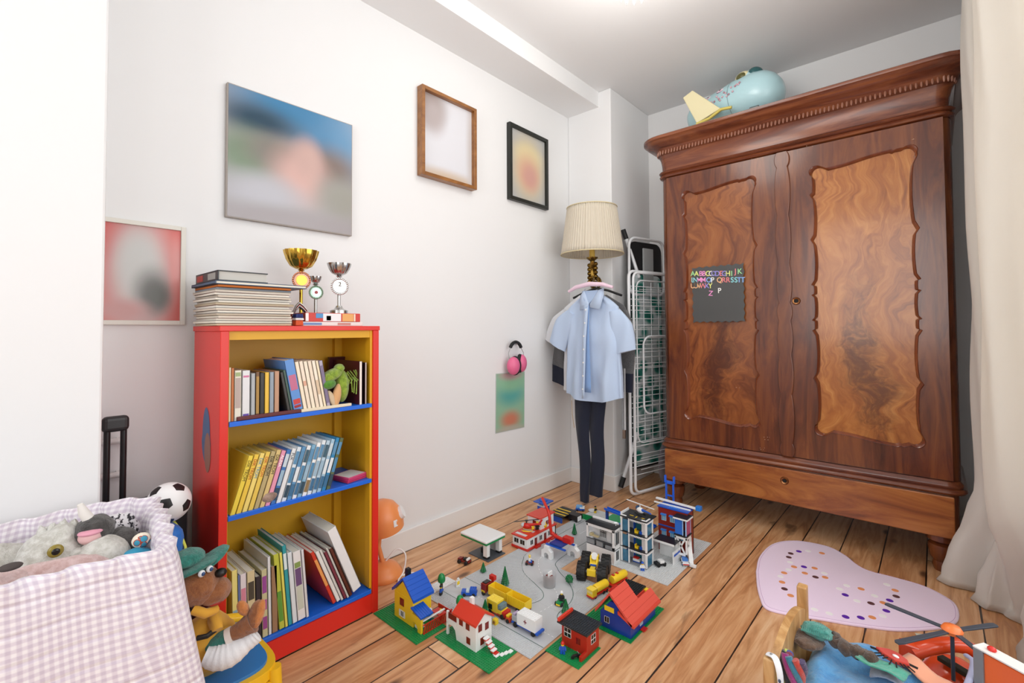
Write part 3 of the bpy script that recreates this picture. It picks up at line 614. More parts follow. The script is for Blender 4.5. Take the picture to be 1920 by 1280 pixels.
def onskin(t, deg, r, name, rx, ry, rz, m_, par, up=0):
    a = rad(deg); n_ = (sA*(side*math.cos(a))+uA*math.sin(a)).normalized(); x_ = dA.normalized(); y_ = n_.cross(x_).normalized(); c0 = A_+dA*t+n_*(r+up)
    m = MB(); m.M = Matrix(((x_.x, y_.x, n_.x, c0.x), (x_.y, y_.y, n_.y, c0.y), (x_.z, y_.z, n_.z, c0.z), (0, 0, 0, 1))); m.ell((0, 0, 0), (rx, ry, rz), 18, 6); return m.build(name, m_, par, smooth=60)
for t, r, dg_ in ((.17, .111, 42), (.31, .120, 40), (.46, .128, 38)):
    onskin(t, dg_, r-.001, 'window_outline', .026, .016, .0025, mat('outline_plum', '9a6a88', .5), fo)
    wo = onskin(t, dg_, r, 'cabin_window', .0235, .0138, .003, mat('window_pink', 'f2dbe6', .4), fo)
    onskin(t, dg_, r, 'passenger_print', .008, .008, .0045, mat('print_maroon', '5c2c40', .5), fo)
rp = random.Random(2)
for k in range(22):
    t = .30+.42*k/22+rp.uniform(-.01, .01); a = rad(8+rp.uniform(-9, 9)+14*(t-.3)); r0 = .112+.045*min(t, .6)*.9
    side = -1 if sA.y > 0 else 1
    c0 = A_+dA*t+sA*(side*r0*math.cos(a))+uA*(r0*math.sin(a)); m = MB(); m.ell(tuple(c0), (.006, .004, .006), 8, 5)
    m.build('flower_print', mat('print_rose', 'd9b3bd' if k % 3 else 'b98a98', .5), fo, smooth=60)
one('box', .10, .15, -.14, -.09, .0, .09).build('wheel_leg', mat('chrome_dark', '6a6f70', .3, .8), ap, bevel=.006)
one('box', -.22, -.15, -.02, .05, 0, .09).build('rear_support', pb, ap, bevel=.01)

# ================= wall lamp =================
gold = wood('gilt_brass', [(.35, '3a2a12'), (.55, '8a6a2c'), (.75, 'c9a85a')], (30, 30, 30), 1, .32, 2, 0); bsdf(gold).inputs['Metallic'].default_value = .9
lamp = thing('wall_lamp', 'gilt wall lamp with pleated cream shade on the corner pillar', 'lamp', (.31, 0, 1.3))
g_ = MB()
g_.tube([(-.10, -.004, .02), (-.09, -.05, -.01), (-.05, -.1, -.02), (-.025, -.15, .0), (-.01, -.165, .03), (-.022, -.17, .07), (-.02, -.18, .11), (.0, -.195, .135), (.0, -.2, .15)], [.016, .014, .013, .017, .02, .022, .015, .016, .012], 10)
for k in range(16):
    a = k*2.1; z = .0+.0085*k; g_.ell((-.018+.02*math.cos(a), -.168+.02*math.sin(a), z), (.016, .016, .014), 8, 6)
g_.lathe([(.008, .14), (.02, .146), (.034, .158), (.036, .164), (.01, .166)], 16, (0, -.2, 0))
g_.M = X(90, 'X', (-.10, -.0, .03)); g_.lathe([(.045, 0), (.045, .006), (.03, .014), (.0, .016)], 18, (0, 0, 0)); g_.M = Matrix()
g_.build('bracket', gold, lamp, smooth=50)
one('cyl', .017, .16, .21, 14, (0, -.2)).build('candle_sleeve', mat('sleeve_yellow', 'd9b552', .5), lamp, smooth=50)
shm = cloth('shade_silk', (.78, .72, .60), .8, .2, 300); tr_ = nd(shm, 'ShaderNodeBsdfTranslucent'); tr_.inputs[0].default_value = (.8, .72, .58, 1); mx = nd(shm, 'ShaderNodeMixShader', i_0=.25)
lk(shm, bsdf(shm).outputs[0], mx.inputs[1]); lk(shm, tr_.outputs[0], mx.inputs[2]); lk(shm, mx.outputs[0], shm.node_tree.nodes['Material Output'].inputs[0])
sh = MB(); NP = 68*4; rs = []
rj = random.Random(4); ja = [rj.uniform(.4, 1.2) for _ in range(68)]
for t in [i/8 for i in range(9)]:
    r0 = .190+(.151-.190)*t; z = .183+.285*t
    rs.append([((r0-.0045*ja[(j//4+int(0)) % 68]*(1 if j % 4 in (1, 2) else 0))*math.cos(2*PI*j/NP), -.2+(r0-.0045*ja[(j//4) % 68]*(1 if j % 4 in (1, 2) else 0))*math.sin(2*PI*j/NP), z) for j in range(NP)])
sh.loft(rs, cap=False); so = sh.build('lamp_shade', shm, lamp, smooth=25, solid=.001)
for R__, z__ in ((.191, .183), (.152, .468)):
    one('tube', [(R__*math.cos(a), -.2+R__*math.sin(a), z__) for a in [2*PI*k/40 for k in range(40)]], .003, 6, True).build('shade_trim', mat('trim_cream', 'd9cba4', .7), so, smooth=60)
if 0: bt = MB(); bt.tube([(.191*math.cos(a), -.2+.191*math.sin(a), .183) for a in [2*PI*k/40 for k in range(40)]], .003, 6, True); bt.tube([(.152*math.cos(a), -.2+.152*math.sin(a), .468) for a in [2*PI*k/40 for k in range(40)]], .003, 6, True)
#bt.build('shade_trim', mat('trim_cream', 'd9cba4', .7), so, smooth=60)
# ================= clothes on hangers =================
def garment(name, label, cat, x0, y0, z0, m, sc=1.0, hem=.62, sl=.30, sang=38, halfw=(.075, .185, .175, .19, .195), depth=.035, cuff=None, seed=0, colr=None, sw=.085, cm_=None, group=None):
    t = thing(name, label, cat, (x0, y0, z0), (0, 0, 0), group); n = 56; R_ = []
    tops = [0, -.035, -.075, -.18, -.34, -(hem)]; ws = [halfw[0], halfw[0]+.06, halfw[1], halfw[2], halfw[3], halfw[4]]
    for i in range(25):
        v = i/24; z = -hem*v; k = 0
        while k < 4 and z < tops[k+1]: k += 1
        q = (z-tops[k])/(tops[k+1]-tops[k]); wd = ws[k]+(ws[k+1]-ws[k])*q; dp = depth*(.45+.7*min(1, v*2.2)); ring = []
        for j in range(n):
            a = 2*PI*j/n; cx, sy = math.cos(a), math.sin(a)
            fold = (.006+.016*v)*math.sin(a*7+seed+v*2)*(.3+.7*v)*abs(sy)+.010*noise.noise(Vector((cx*3+seed, sy, v*4)))
            zz = z-(.035*(abs(sy))*math.cos(cx*PI/2)*(1 if v > .93 else 0))
            ring.append((wd*math.copysign(abs(cx)**.72, cx), (dp*math.copysign(abs(sy)**.8, sy)+fold), zz*sc))
        R_.append(ring)
    b = MB(); b.loft([R_[0]]+R_, cap=True); b.build('body', m, t, smooth=70)
    for s in (-1, 1):
        sang_ = sang if not hasattr(sang, '__len__') else sang[(s+1)//2]
        s_ = MB(); rr = []; sx, sz = s*(halfw[1]-.03), -.095
        for i in range(13):
            v = i/12; a = rad(sang_+12*(1-v)); dx = math.sin(a)*sl*v; dz = -math.cos(a)*sl*v; w_ = sw*(.50+.50*min(1, v*2.6))*(1.02-.06*v); ax = rad(sang_)
            ring = []
            for j in range(20):
                q = 2*PI*j/20; u = w_*math.cos(q); d = (depth*.75)*math.sin(q)+.006*math.sin(q*3+v*5+seed)
                ring.append((sx+s*(dx+u*math.cos(ax)), d, sz+dz+u*math.sin(ax)))
            rr.append(ring)
        s_.loft(rr); so_ = s_.build('sleeve', m, t, smooth=70)
        if cuff:
            c_ = MB(); c_.loft([[(p[0]*1.0, p[1]*1.1, p[2]) for p in rr[-2]], [(p[0]+s*.0, p[1]*1.15, p[2]-.075) for p in rr[-1]]]); c_.build('cuff', cuff, so_, smooth=60)
    return t
navy = cloth('navy_cloth', '161c30'); greyj = fur('grey_marl', '6c6d70', '3c3d41', 260); whitec = cloth('white_cotton', 'dcdee2'); bluec = cloth('pale_blue_cotton', 'b9cce6', .85, .3)
garment('jacket', 'grey marl jacket with navy cuffs hanging behind the shirts', 'jacket', .330, -.185, 1.232, greyj, hem=.50, sl=.40, sang=(15, 0), halfw=(.07, .20, .18, .18, .18), sw=.066, cuff=navy, seed=1, depth=.03)
garment('shirt', 'white short-sleeved shirt hanging half hidden behind the pale blue one', 'shirt', .325, -.255, 1.232, whitec, hem=.575, sl=.235, sang=(30, 12), sw=.07, halfw=(.07, .19, .18, .19, .195), seed=2, depth=.026)
shirt = garment('shirt', 'pale blue short-sleeved button shirt hanging in front under the wall lamp', 'shirt', .392, -.325, 1.222, bluec, hem=.575, sl=.235, sang=(30, 14), sw=.072, halfw=(.065, .170, .162, .176, .186), seed=4, depth=.036)
# collar, placket, opening, buttons (front faces -y)
def sh_front(x, z): return -.052-.012*max(0, min(1, -z/.3))
cl = MB()
for s in (-1, 1):
    cl.add([(.012+s*.062, -.002, .040), (.012+s*.078, -.03, .0), (.012+s*.066, -.056, -.085), (.012+s*.008, -.064, -.072), (.012+s*.004, -.058, -.052), (.012+s*.048, -.035, .025)], [(0, 1, 2, 5), (5, 2, 3, 4)])
cl.build('collar', bluec, shirt, smooth=30, solid=.004)
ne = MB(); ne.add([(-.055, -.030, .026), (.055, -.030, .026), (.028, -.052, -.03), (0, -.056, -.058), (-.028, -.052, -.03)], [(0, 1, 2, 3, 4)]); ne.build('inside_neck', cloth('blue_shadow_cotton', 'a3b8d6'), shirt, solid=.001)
pk = MB(); zs = [-.06-.53*i/14 for i in range(15)]
pk.loft([[(-.022-.012*(i/14), -.060-.014*min(1, i/5), z), (.008-.030*(i/14)*.8, -.062-.015*min(1, i/5), z)] for i, z in enumerate(zs)], cap=False, closed=False); pk.build('placket', bluec, shirt, smooth=60, solid=.003)
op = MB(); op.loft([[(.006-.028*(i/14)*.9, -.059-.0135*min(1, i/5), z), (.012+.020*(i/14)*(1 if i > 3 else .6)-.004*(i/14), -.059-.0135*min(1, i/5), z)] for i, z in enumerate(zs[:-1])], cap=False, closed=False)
tag(op.build('open_front', cloth('mid_blue_cotton', '7d9fd0'), shirt, smooth=60, solid=.002), 'darker blue wedge along the open front')  # deeper blue strip laid over the shirt front
for i in range(7):
    z = -.085-.075*i; bu = MB(); bu.M = X(90, 'X', (-.008-.012*i/7*1.6, -.064-.014*min(1, i/2), z)); bu.lathe([(0, 0), (.0045, 0), (.0045, .002), (0, .002)], 12); bu.build('button', mat('button_white', 'f2f2f0', .3), shirt, smooth=40)
hg = thing('clothes_hanger', 'pink padded hanger carrying the pale blue shirt', 'hanger', (.392, -.325, 1.235))
one('tube', [(-.145, -.035, .015), (-.09, -.04, .037), (0, -.04, .05), (.09, -.04, .042), (.15, -.035, .022)], [.008, .012, .014, .012, .008], 10).build('padded_bar', cloth('pink_satin', 'eccfe0', .5), hg, smooth=60)
one('tube', [(0, -.03, .05), (-.01, .02, .075), (-.05, .09, .10), (-.09, .15, .12), (-.105, .16, .115)], .002, 6).build('hook', mat('steel', 'b9bcc0', .25, 1), hg, smooth=60)
hg = thing('clothes_hanger', 'black hanger at the back holding the grey jacket', 'hanger', (.330, -.185, 1.235))
one('tube', [(-.17, 0, -.012), (-.08, 0, .022), (0, 0, .04), (.08, 0, .022), (.17, 0, -.012)], .007, 8).build('bar', mat('black_plastic', '1a1a1c', .4), hg, smooth=60)
one('tube', [(0, 0, .04), (0, 0, .065), (.012, -.01, .08), (0, -.02, .09)], .002, 6).build('hook', mat('steel', 'b9bcc0', .25, 1), hg, smooth=60)
# trousers
tr = thing('trousers', 'dark navy trousers hanging down to the floor below the shirts', 'trousers', (.335, -.285, 0))
def leg(x0, x1, xb0, xb1, zb, zt, yb):
    rr = []
    for i in range(20):
        v = i/19; z = zt+(zb-zt)*v; a, b = x0+(xb0-x0)*v, x1+(xb1-x1)*v; k = .006*math.sin(v*11)
        rr.append([((a+b)/2+(b-a)/2*math.cos(q)+k, yb+.028*math.sin(q)*(1-.3*v)+.005*math.sin(3*q+v*7), z) for q in [2*PI*j/18 for j in range(18)]])
    m = MB(); m.loft(rr); return m
leg(-.108, .022, -.050, .0, .012, .78, -.012).build('leg', navy, tr, smooth=70)
leg(-.006, .108, -.003, .078, .055, .78, .012).build('leg', navy, tr, smooth=70)
one('box', -.11, .11, -.035, .03, .74, .79).build('waistband', navy, tr, bevel=.01)
one('tube', [(-.104, -.03, .60), (-.100, -.032, .52), (-.088, -.03, .44)], .0025, 6).build('piping', mat('piping_tan', 'b9a58a', .7), tr)
sp = thing('braces', 'thin grey braces strap with clip dangling right of the trousers', 'braces', (.525, -.22, .40))
one('box', -.011, -.003, -.002, .002, .05, .40).build('strap', cloth('grey_elastic', '8d9094'), sp); one('box', .003, .011, -.002, .002, .05, .40).build('strap', cloth('light_grey_elastic', 'c9cbcd'), sp)
one('box', -.009, .009, -.005, .005, .0, .05).build('clip', mat('steel_dull', '8a8178', .3, 1), sp, bevel=.002)

# ================= drying rack and ironing board in the gap =================
whm = mat('white_enamel', 'e9ebee', .3)
rk = thing('drying_rack', 'white folded wire drying rack leaning upright beside the wardrobe', 'drying rack', (.458, -.02, 0), (0, 0, rad(75)))
def rrect(x0, x1, z0, z1, r, y=0, n=6):
    P = []
    for cx, cz, a0 in ((x1-r, z1-r, 0), (x0+r, z1-r, 90), (x0+r, z0+r, 180), (x1-r, z0+r, 270)):
        P += [(cx+r*math.cos(rad(a0+90*k/n)), y, cz+r*math.sin(rad(a0+90*k/n))) for k in range(n+1)]
    return P
one('tube', rrect(.0, .50, .012, 1.385, .04, 0), .0095, 10, True).build('outer_frame', whm, rk, smooth=60)
one('tube', rrect(.01, .50, .03, 1.375, .04, -.028), .008, 10, True).build('second_frame', whm, rk, smooth=60)
one('tube', rrect(.055, .46, .32, 1.33, .05, -.012), .0045, 8, True).build('wing_frame', whm, rk, smooth=60)
one('tube', rrect(.075, .44, .50, .98, .06, -.045), .006, 8, True).build('wing_frame', whm, rk, smooth=60)
wg = MB()
for i in range(30):
    z = .13+i*.04+(.012 if i % 3 == 1 else 0); wg.tube([(.004, -.014, z), (.495, -.014, z)], .0028, 6)
    if i % 2: wg.tube([(.06, -.03, z-.018), (.45, -.03, z-.018)], .002, 6)
for x in (.12, .19, .26, .33, .40): wg.tube([(x, -.012, .33), (x, -.012, 1.32)], .002, 6)
wg.build('wire_grid', whm, rk, smooth=60)
ib = thing('ironing_board', 'folded ironing board with black frame and teal cover behind the drying rack', 'ironing board', (.400, .13, 0), (0, 0, rad(76)))
pl = [(p[0], p[2]) for p in rrect(-.02, .30, .12, 1.60, .06)]
one('prism', pl, .0, .02, 1).build('board', mat('board_black', '202123', .5), ib, bevel=.004)
tealc = mat('teal_leaf_cover', '1f6b62', .8); tn = nd(tealc, 'ShaderNodeTexVoronoi', i_Scale=11.0); lk(tealc, coord(tealc), tn.inputs['Vector']); lk(tealc, ramp(tealc, tn.outputs['Distance'], [(.15, '0f4f48'), (.4, '2f8a7c'), (.6, 'c9d6d8')]), bsdf(tealc).inputs['Base Color'])
one('prism', [(p[0], p[2]) for p in rrect(.0, .28, .14, 1.38, .05)], -.012, .002, 1).build('cover', tealc, ib, bevel=.004)
one('tube', rrect(-.035, .31, 1.25, 1.62, .06, -.012), .009, 8, True).build('frame_tube', whm, ib, smooth=60)
one('box', .10, .20, -.016, -.004, 1.30, 1.56).build('grey_plate', mat('light_grey_metal', 'a9adae', .4), ib, bevel=.004)
for a, b, c in (((-.035, .028, 1.655), (.05, -.02, 1.36), 0), ((-.10, .012, .045), (.02, -.02, .36), 1)):
    L_ = one('tube', [a, b], .011, 10).build('leg', whm, ib, smooth=60); va = Vector(a); vb = (Vector(b)-va).normalized()
    one('tube', [tuple(va-vb*.02), tuple(va+vb*.045)], .016, 10).build('rubber_cap', mat('rubber', '17181a', .6), L_, smooth=60)
for px, py, z, c, nm in ((1212, 860, .2, '9a8f96', 'grey'),):
    t = thing('storage_bag', 'rounded grey bag on the floor behind the drying rack', 'bag', (.512, .36, 0)); one('ell', (0, 0, .14), (.026, .1, .14), 20, 12).build('bag_body', cloth('bag_grey', '8f868c'), t, smooth=60)

# ================= ear defenders =================
em = thing('ear_defenders', 'pink ear defenders with black headband hanging above the blurred sheet', 'ear defenders', (.0, -.605, .85))
pinkp = mat('pink_plastic', 'e26a94', .35); blk = mat('black_foam', '18181a', .7)
for y, xx, rot, z in ((-.040, .055, -20, -.032), (.042, .045, 25, -.022)):
    c_ = MB(); c_.M = T(xx, y, z) @ Matrix.Rotation(rad(rot), 4, 'Z'); c_.ell((.004, 0, 0), (.030, .040, .052), 20, 12); c = c_.build('ear_cup', pinkp, em, smooth=60)
    c_ = MB(); c_.M = T(xx, y, z) @ Matrix.Rotation(rad(rot), 4, 'Z'); c_.tube([(.02*0-.004, .030*math.cos(a)+(.012 if y > 0 else .014)*(-1 if y > 0 else 1), .045*math.sin(a)) for a in [2*PI*k/24 for k in range(24)]], .011, 8, True); c_.build('cushion', blk, c, smooth=60)
one('tube', [(.04, .052*math.cos(rad(a)), .045+.058*math.sin(rad(a))) for a in range(25, 160, 9)], .010, 8).build('headband', blk, em, smooth=60)
for s in (-1, 1): one('tube', [(.04, s*.046, .07), (.042, s*.066, .04), (.05, s*.064, .0), (.055, s*.05, -.02)], .0018, 6).build('wire', mat('steel', 'b9bcc0', .25, 1), em, smooth=60)
one('tube', [(0, 0, .085), (.045, 0, .088), (.05, 0, .096)], .003, 6).build('wall_hook', mat('steel', 'b9bcc0', .25, 1), em)

# ================= things on top of the bookcase =================
ZK = BH+.0005
def zat(px, py, x): return H(px, py, 0, x).z
ztop = zat(470, 536, .30); nlay = 16; lt = (ztop-ZK)/nlay; rs_ = random.Random(9)
cols = ['c9b79a', 'e8e2d2', 'd8d2c4', 'efe9da', 'bfb3a0', 'e4ddd0', 'dcd0c0', 'e9e4da', 'b8a890', 'ddd6ca', 'ece6da', 'd0c4b4', 'e6dfd2', 'cfc6ba', '8a8f98', 'c8702e']
cnm = ['buff', 'cream']
for i in range(nlay):
    z = ZK+lt*i; y0 = Yat(408, .30, z)+rs_.uniform(-.006, .006); y1 = Yat(548, .30, z)+rs_.uniform(-.008, .008)
    t = thing('magazine', 'worn magazine in the pile on the bookcase, %s of the sixteen from the bottom' % ['first', 'second', 'third', 'fourth', 'fifth', 'sixth', 'seventh', 'eighth', 'ninth', 'tenth', 'eleventh', 'twelfth', 'thirteenth', 'fourteenth', 'fifteenth', 'sixteenth'][i], 'magazine', (.19, (y0+y1)/2, z), (0, 0, rad(rs_.uniform(-1.5, 1.5))), 'magazines piled on the bookcase')
    hx = .108+rs_.uniform(-.006, .004); hy = (y1-y0)/2
    one('box', -hx, hx, -hy, hy, .0006, lt*.86).build('pages', mat('page_'+cols[i], cols[i], .8), t)
    one('box', -hx-.001, hx+.001, -hy-.001, hy, lt*.86, lt*.97).build('cover', mat('mcover%d' % (i % 5), ['5c4a40', '8a8a88', '6e2f22', '9c8f6a', '3b4650'][i % 5], .5), t)
z = ztop+.0005; ya, yb = Yat(404, .31, z), Yat(576, .31, z)
t = thing('atlas', 'large thin blue grey hardback on top of the magazine pile', 'book', (.19, (ya+yb)/2, z)); hy = (yb-ya)/2
one('box', -.115, .118, -hy+.003, hy-.004, .002, .008).build('pages', pagem, t); c = MB(); c.box(-.118, .12, -hy, hy, 0, .002); c.box(-.118, .12, -hy, hy, .008, .010); c.box(-.118, .12, -hy, -hy+.002, 0, .01); c.build('cover', mat('atlas_blue', '4a5f78', .4), t, bevel=.0005)
z2 = z+.0105; ya, yb = Yat(408, .3, z2), Yat(502, .3, z2); t = thing('thick_book', 'thick hardback with dark cover lying on top of the pile', 'book', (.19, (ya+yb)/2, z2)); hy = (yb-ya)/2
one('box', -.10, .108, -hy+.003, hy-.003, .003, .028).build('pages', mat('pages_grey', 'c4c2bc', .8), t); c = MB(); c.box(-.104, .112, -hy, hy, 0, .003); c.box(-.104, .112, -hy, hy, .028, .031); c.box(-.104, .112, -hy, -hy+.003, 0, .031)
co = c.build('cover', mat('cover_charcoal', '2e3338', .35), t, bevel=.0008)
one('box', -.09, -.03, -hy-.0006, -hy, .006, .025).build('spine_label', mat('ink_red', 'a8342c', .4), co); one('box', .02, .09, -hy-.0006, -hy, .006, .025).build('spine_label', mat('ink_grey', '9a9a96', .4), co)
# game boxes
zb = ZK
ya, yb = Yat(560, .28, zb), Yat(680, .28, zb); t = thing('game_box', 'flat white printed game box lying on the bookcase under the red one', 'box', (.2, (ya+yb)/2, zb)); hy = (yb-ya)/2
one('box', -.08, .08, -hy, hy, 0, .014).build('box_body', mat('box_white', 'e3e2de', .4), t, bevel=.001)
one('box', .0795, .0806, -hy+.01, -hy+.08, .003, .011).build('side_print', mat('ink_blue2', '6f8fc0', .4), t); one('box', .0795, .0806, .02, .07, .003, .011).build('side_print', mat('ink_rose2', 'c58a80', .4), t)
ya, yb = Yat(574, .28, zb), Yat(677, .28, zb); t = thing('game_box', 'red, white and orange printed game box under the silver trophy', 'box', (.2, (ya+yb)/2, zb+.0145)); hy = (yb-ya)/2
one('box', -.075, .075, -hy, hy, 0, .031).build('box_body', mat('box_red', 'c9372c', .4), t, bevel=.002)
for a, b, c_, d, cc in ((-1, -.9, 0, 1, 'eeeeee'), (-.65, -.4, .4, 1, '4a90c8'), (-.4, .25, .0, 1, 'e9eaec'), (-.28, -.12, .1, .7, '3a4048'), (.3, .72, .0, 1, 'e0a860'), (.74, .8, .0, 1, 'f0dcc0')):
    one('box', .0748, .0758, a*hy, b*hy, .002+.027*c_, .002+.027*d).build('side_print', mat('ink_'+cc, cc, .4), t)
ZG = zb+.046
# trophies
goldm = mat('gold_plate', 'd8b04a', .16, 1.0); silv = mat('silver_plate', 'c9c9c8', .22, 1.0); rose = mat('bronze_plate', 'c98a70', .35, 1.0)
def trophy(label, px, ptop, pbase_z, x, rb, hb, bowlm, medm, rm, tot, group='trophies on the bookcase', base=True):
    p = H(px, ptop, 0, x); t = thing('trophy', label, 'trophy', (x, p.y, pbase_z), (0, 0, rad(-14)), group); h = p.z-pbase_z
    m = MB(); prof = [(.0, h-hb), (rb*.3, h-hb), (rb*.62, h-hb*.85), (rb*.85, h-hb*.5), (rb*.97, h-hb*.15), (rb, h), (rb*.96, h), (rb*.8, h-hb*.45), (rb*.5, h-hb*.8), (0, h-hb*.9)]
    m.lathe(prof, 60, (0, 0, 0), .035, 15); m.build('cup_bowl', bowlm, t, smooth=40)
    st = MB(); st.lathe([(.006, .02), (.006, h-hb), (.012, h-hb-.004), (.004, h-hb-.01)], 12); st.build('stem', bowlm, t, smooth=40)
    cz = h-hb-rm-.008
    md = MB(); md.M = T(.006, 0, cz) @ Matrix.Rotation(rad(90), 4, 'Y'); md.lathe([(0, 0), (rm*.72, 0), (rm*.72, .003), (0, .003)], 28)
    for k in range(26):
        a = 2*PI*k/26; md.ell((rm*.86*math.cos(a), rm*.86*math.sin(a), .002), (rm*.13, rm*.13, .003), 8, 5)
    mo = md.build('medallion', medm, t, smooth=40)
    md = MB(); md.M = T(.0095, 0, cz) @ Matrix.Rotation(rad(90), 4, 'Y'); md.lathe([(rm*.36, 0), (rm*.55, 0), (rm*.55, .0015), (rm*.36, .0015)], 24); md.build('inner_ring', bowlm, mo, smooth=40)
    b = MB(); b.lathe([(0, .0), (rm*.95, 0), (rm*.95, .012), (rm*.5, .018), (rm*.3, .03), (0, .03)], 20); b.build('base', bowlm if base else mat('marble', '6a5a48', .2), t, smooth=40)
    return t, mo, cz
trophy('tall gold cup trophy with bronze wreath medallion on the bookcase', 565, 470, ZK, .17, .058, .066, goldm, rose, .033, 0)
t2, mo2, cz2 = trophy('silver cup trophy with number 2 medallion on the red game box', 636, 494, ZG, .2, .042, .044, silv, silv, .034, 0)
letter('2', 0, 0, '5a4a34', .022, 'x'); l2 = bpy.data.objects[-1] if False else [o for o in bpy.data.objects if o.name.startswith('letter_magnet') and o.get('label') == 'x'][0]
for k in ('label', 'category', 'group'): del l2[k]
l2.name = 'number'; l2.parent = mo2; l2.matrix_local = Matrix(((0, 0, 1, .0125), (1, 0, 0, 0), (0, 1, 0, cz2-.0), (0, 0, 0, 1))) @ Matrix.Scale(.022, 4)
tt, mo3, cz3 = trophy('small silver trophy with green wreath medallion between the two larger ones', 592, 518, ZK, .13, .021, .026, silv, mat('green_silver', '9cc0a8', .25, .8), .027, 0)
md = MB(); md.M = T(.011, 0, cz3) @ Matrix.Rotation(rad(90), 4, 'Y'); md.lathe([(0, 0), (.006, 0), (.006, .002), (0, .002)], 14); md.build('red_centre', mat('red_enamel', 'a83030', .3), mo3, smooth=40)
rb_ = thing('medal_ribbon', 'striped black, white and red medal ribbon draped beside the magazine pile', 'medal', (.26, Yat(556, .26, 1.08), ZK))
for k, c in enumerate(('1c1c22', 'e9e6e2', 'a8282c', '1c1c22', 'e9e6e2')):
    o_ = MB(); o_.loft([[(-.01, u-.0, v+k*.0032), (.004, u, v+k*.0032), (.004, u+.001, v+k*.0032+.0032), (-.01, u+.001, v+k*.0032+.0032)] for u, v in ((-.012, .03), (-.002, .052), (.008, .064), (.022, .054), (.034, .040))]); o_.build('stripe', mat('ribbon_'+c, c, .6), rb_, smooth=50)
rb_ = thing('rosette', 'blue, white and orange bunched ribbon standing right of the magazine pile', 'ribbon', (.27, Yat(559, .27, 1.07), ZK))
for k, (z0, z1, c, r) in enumerate(((0, .018, 'd85a28', .016), (.018, .026, 'ecebe8', .0175), (.026, .040, '1f2f6e', .015))): one('lathe', [(r*.7, z0), (r, z0+.002), (r*.9, z1)], 24, (0, 0, 0), .12, 7).build('fold', mat('ribbon_'+c, c, .6), rb_, smooth=50)
# crocodile puppet on the top shelf
cr = thing('plush_crocodile', 'green plush crocodile puppet with open mouth on the top shelf', 'plush toy', (.28, Yat(625, .28, .8), ZT)); gr1 = fur('lime_plush', '9cb83a', '6f8c22', 80); gr2 = fur('green_plush', '5c9a2a', '3f7a1c', 80); tan = cloth('tan_felt', 'd8a878')
one('ell', (0, .03, .07), (.03, .024, .058), 20, 14, None).build('body', gr1, cr, smooth=60)
m = MB(); m.M = T(.01, -.012, .112) @ Matrix.Rotation(rad(25), 4, 'X'); m.ell((0, 0, 0), (.026, .042, .020), 20, 12); m.ell((0, .034, .008), (.022, .018, .016), 14, 10); m.build('head', gr1, cr, smooth=60)
m = MB(); m.M = T(.014, -.026, .082) @ Matrix.Rotation(rad(10), 4, 'X'); m.ell((0, 0, 0), (.024, .026, .018), 20, 12); m.build('snout', gr2, cr, smooth=60)
m = MB(); m.M = T(.016, .004, .04) @ Matrix.Rotation(rad(-10), 4, 'X'); m.ell((0, 0, 0), (.014, .015, .042), 16, 12); m.build('mouth_lining', tan, cr, smooth=60)
m = MB(); m.M = T(.016, -.014, .03) @ Matrix.Rotation(rad(25), 4, 'X'); m.ell((0, 0, 0), (.010, .012, .034), 16, 12); m.build('lower_jaw', cloth('beige_felt', 'cdb89a'), cr, smooth=60)
rg = random.Random(1)
for k in range(16):
    y = .03+.030*math.cos(k*.4); one('tube', [(-.0+.012*math.cos(k*1.3), y+.018, .125-.002*k), (.018, y+.03, .09), (.02+.004*math.sin(k), y+.028+.006*math.sin(k*2), .03+.004*k)], .0022, 5).build('yarn_strand', gr1, cr, smooth=60)
# things on the middle shelf
def stone(label, px, py, x, r, c1, c2, sd):
    p = H(px, py, 0, x); m = MB(); m.ell((0, 0, 0), r, 28, 18, lambda v: v*(1+.10*noise.noise(v*1.6+Vector((sd, 0, 0)))+.03*noise.noise(v*5+Vector((sd, 3, 0)))))
    o = m.build('stone', fur('stone_'+c1, c1, c2, 35), None, smooth=60); bsdf(o.data.materials[0]).inputs['Roughness'].default_value = .7
    bottom = min(v[2] for v in m.v); o.location = (x, p.y, ZM+.0005-bottom); tag(o, label, 'stone', 'stones on the middle shelf')
stone('pale cracked pinkish stone lying on the middle shelf', 502, 925, .29, (.022, .034, .023), 'b09484', '7a6358', 1)
stone('smooth dark brown oval stone on the middle shelf', 577, 905, .285, (.022, .029, .021), '6e4a36', '3f281c', 5)
for k, (c, nm) in enumerate((('b8305c', 'lower'), ('c8386a', 'middle'), ('d04a78', 'upper'))):
    t = thing('booklet', 'small crimson booklet on the right of the middle shelf, %s of three' % nm, 'booklet', (.26, Yat(656, .26, .49), ZM+.0005+.0065*k), (0, 0, rad(10+2*k)), 'crimson booklets on the middle shelf')
    one('box', -.04, .04, -.042, .042, 0, .006).build('pages', mat('booklet_'+c, c, .5), t, bevel=.001)
    if k == 2: one('box', -.036, .036, -.038, .038, .006, .0064).build('cover_picture', blur('booklet_print', 'e0e4ea', [(.5, .5, .5, .5, '7ac0e0'), (.5, .2, .5, .3, 'e08aa8')]), t)
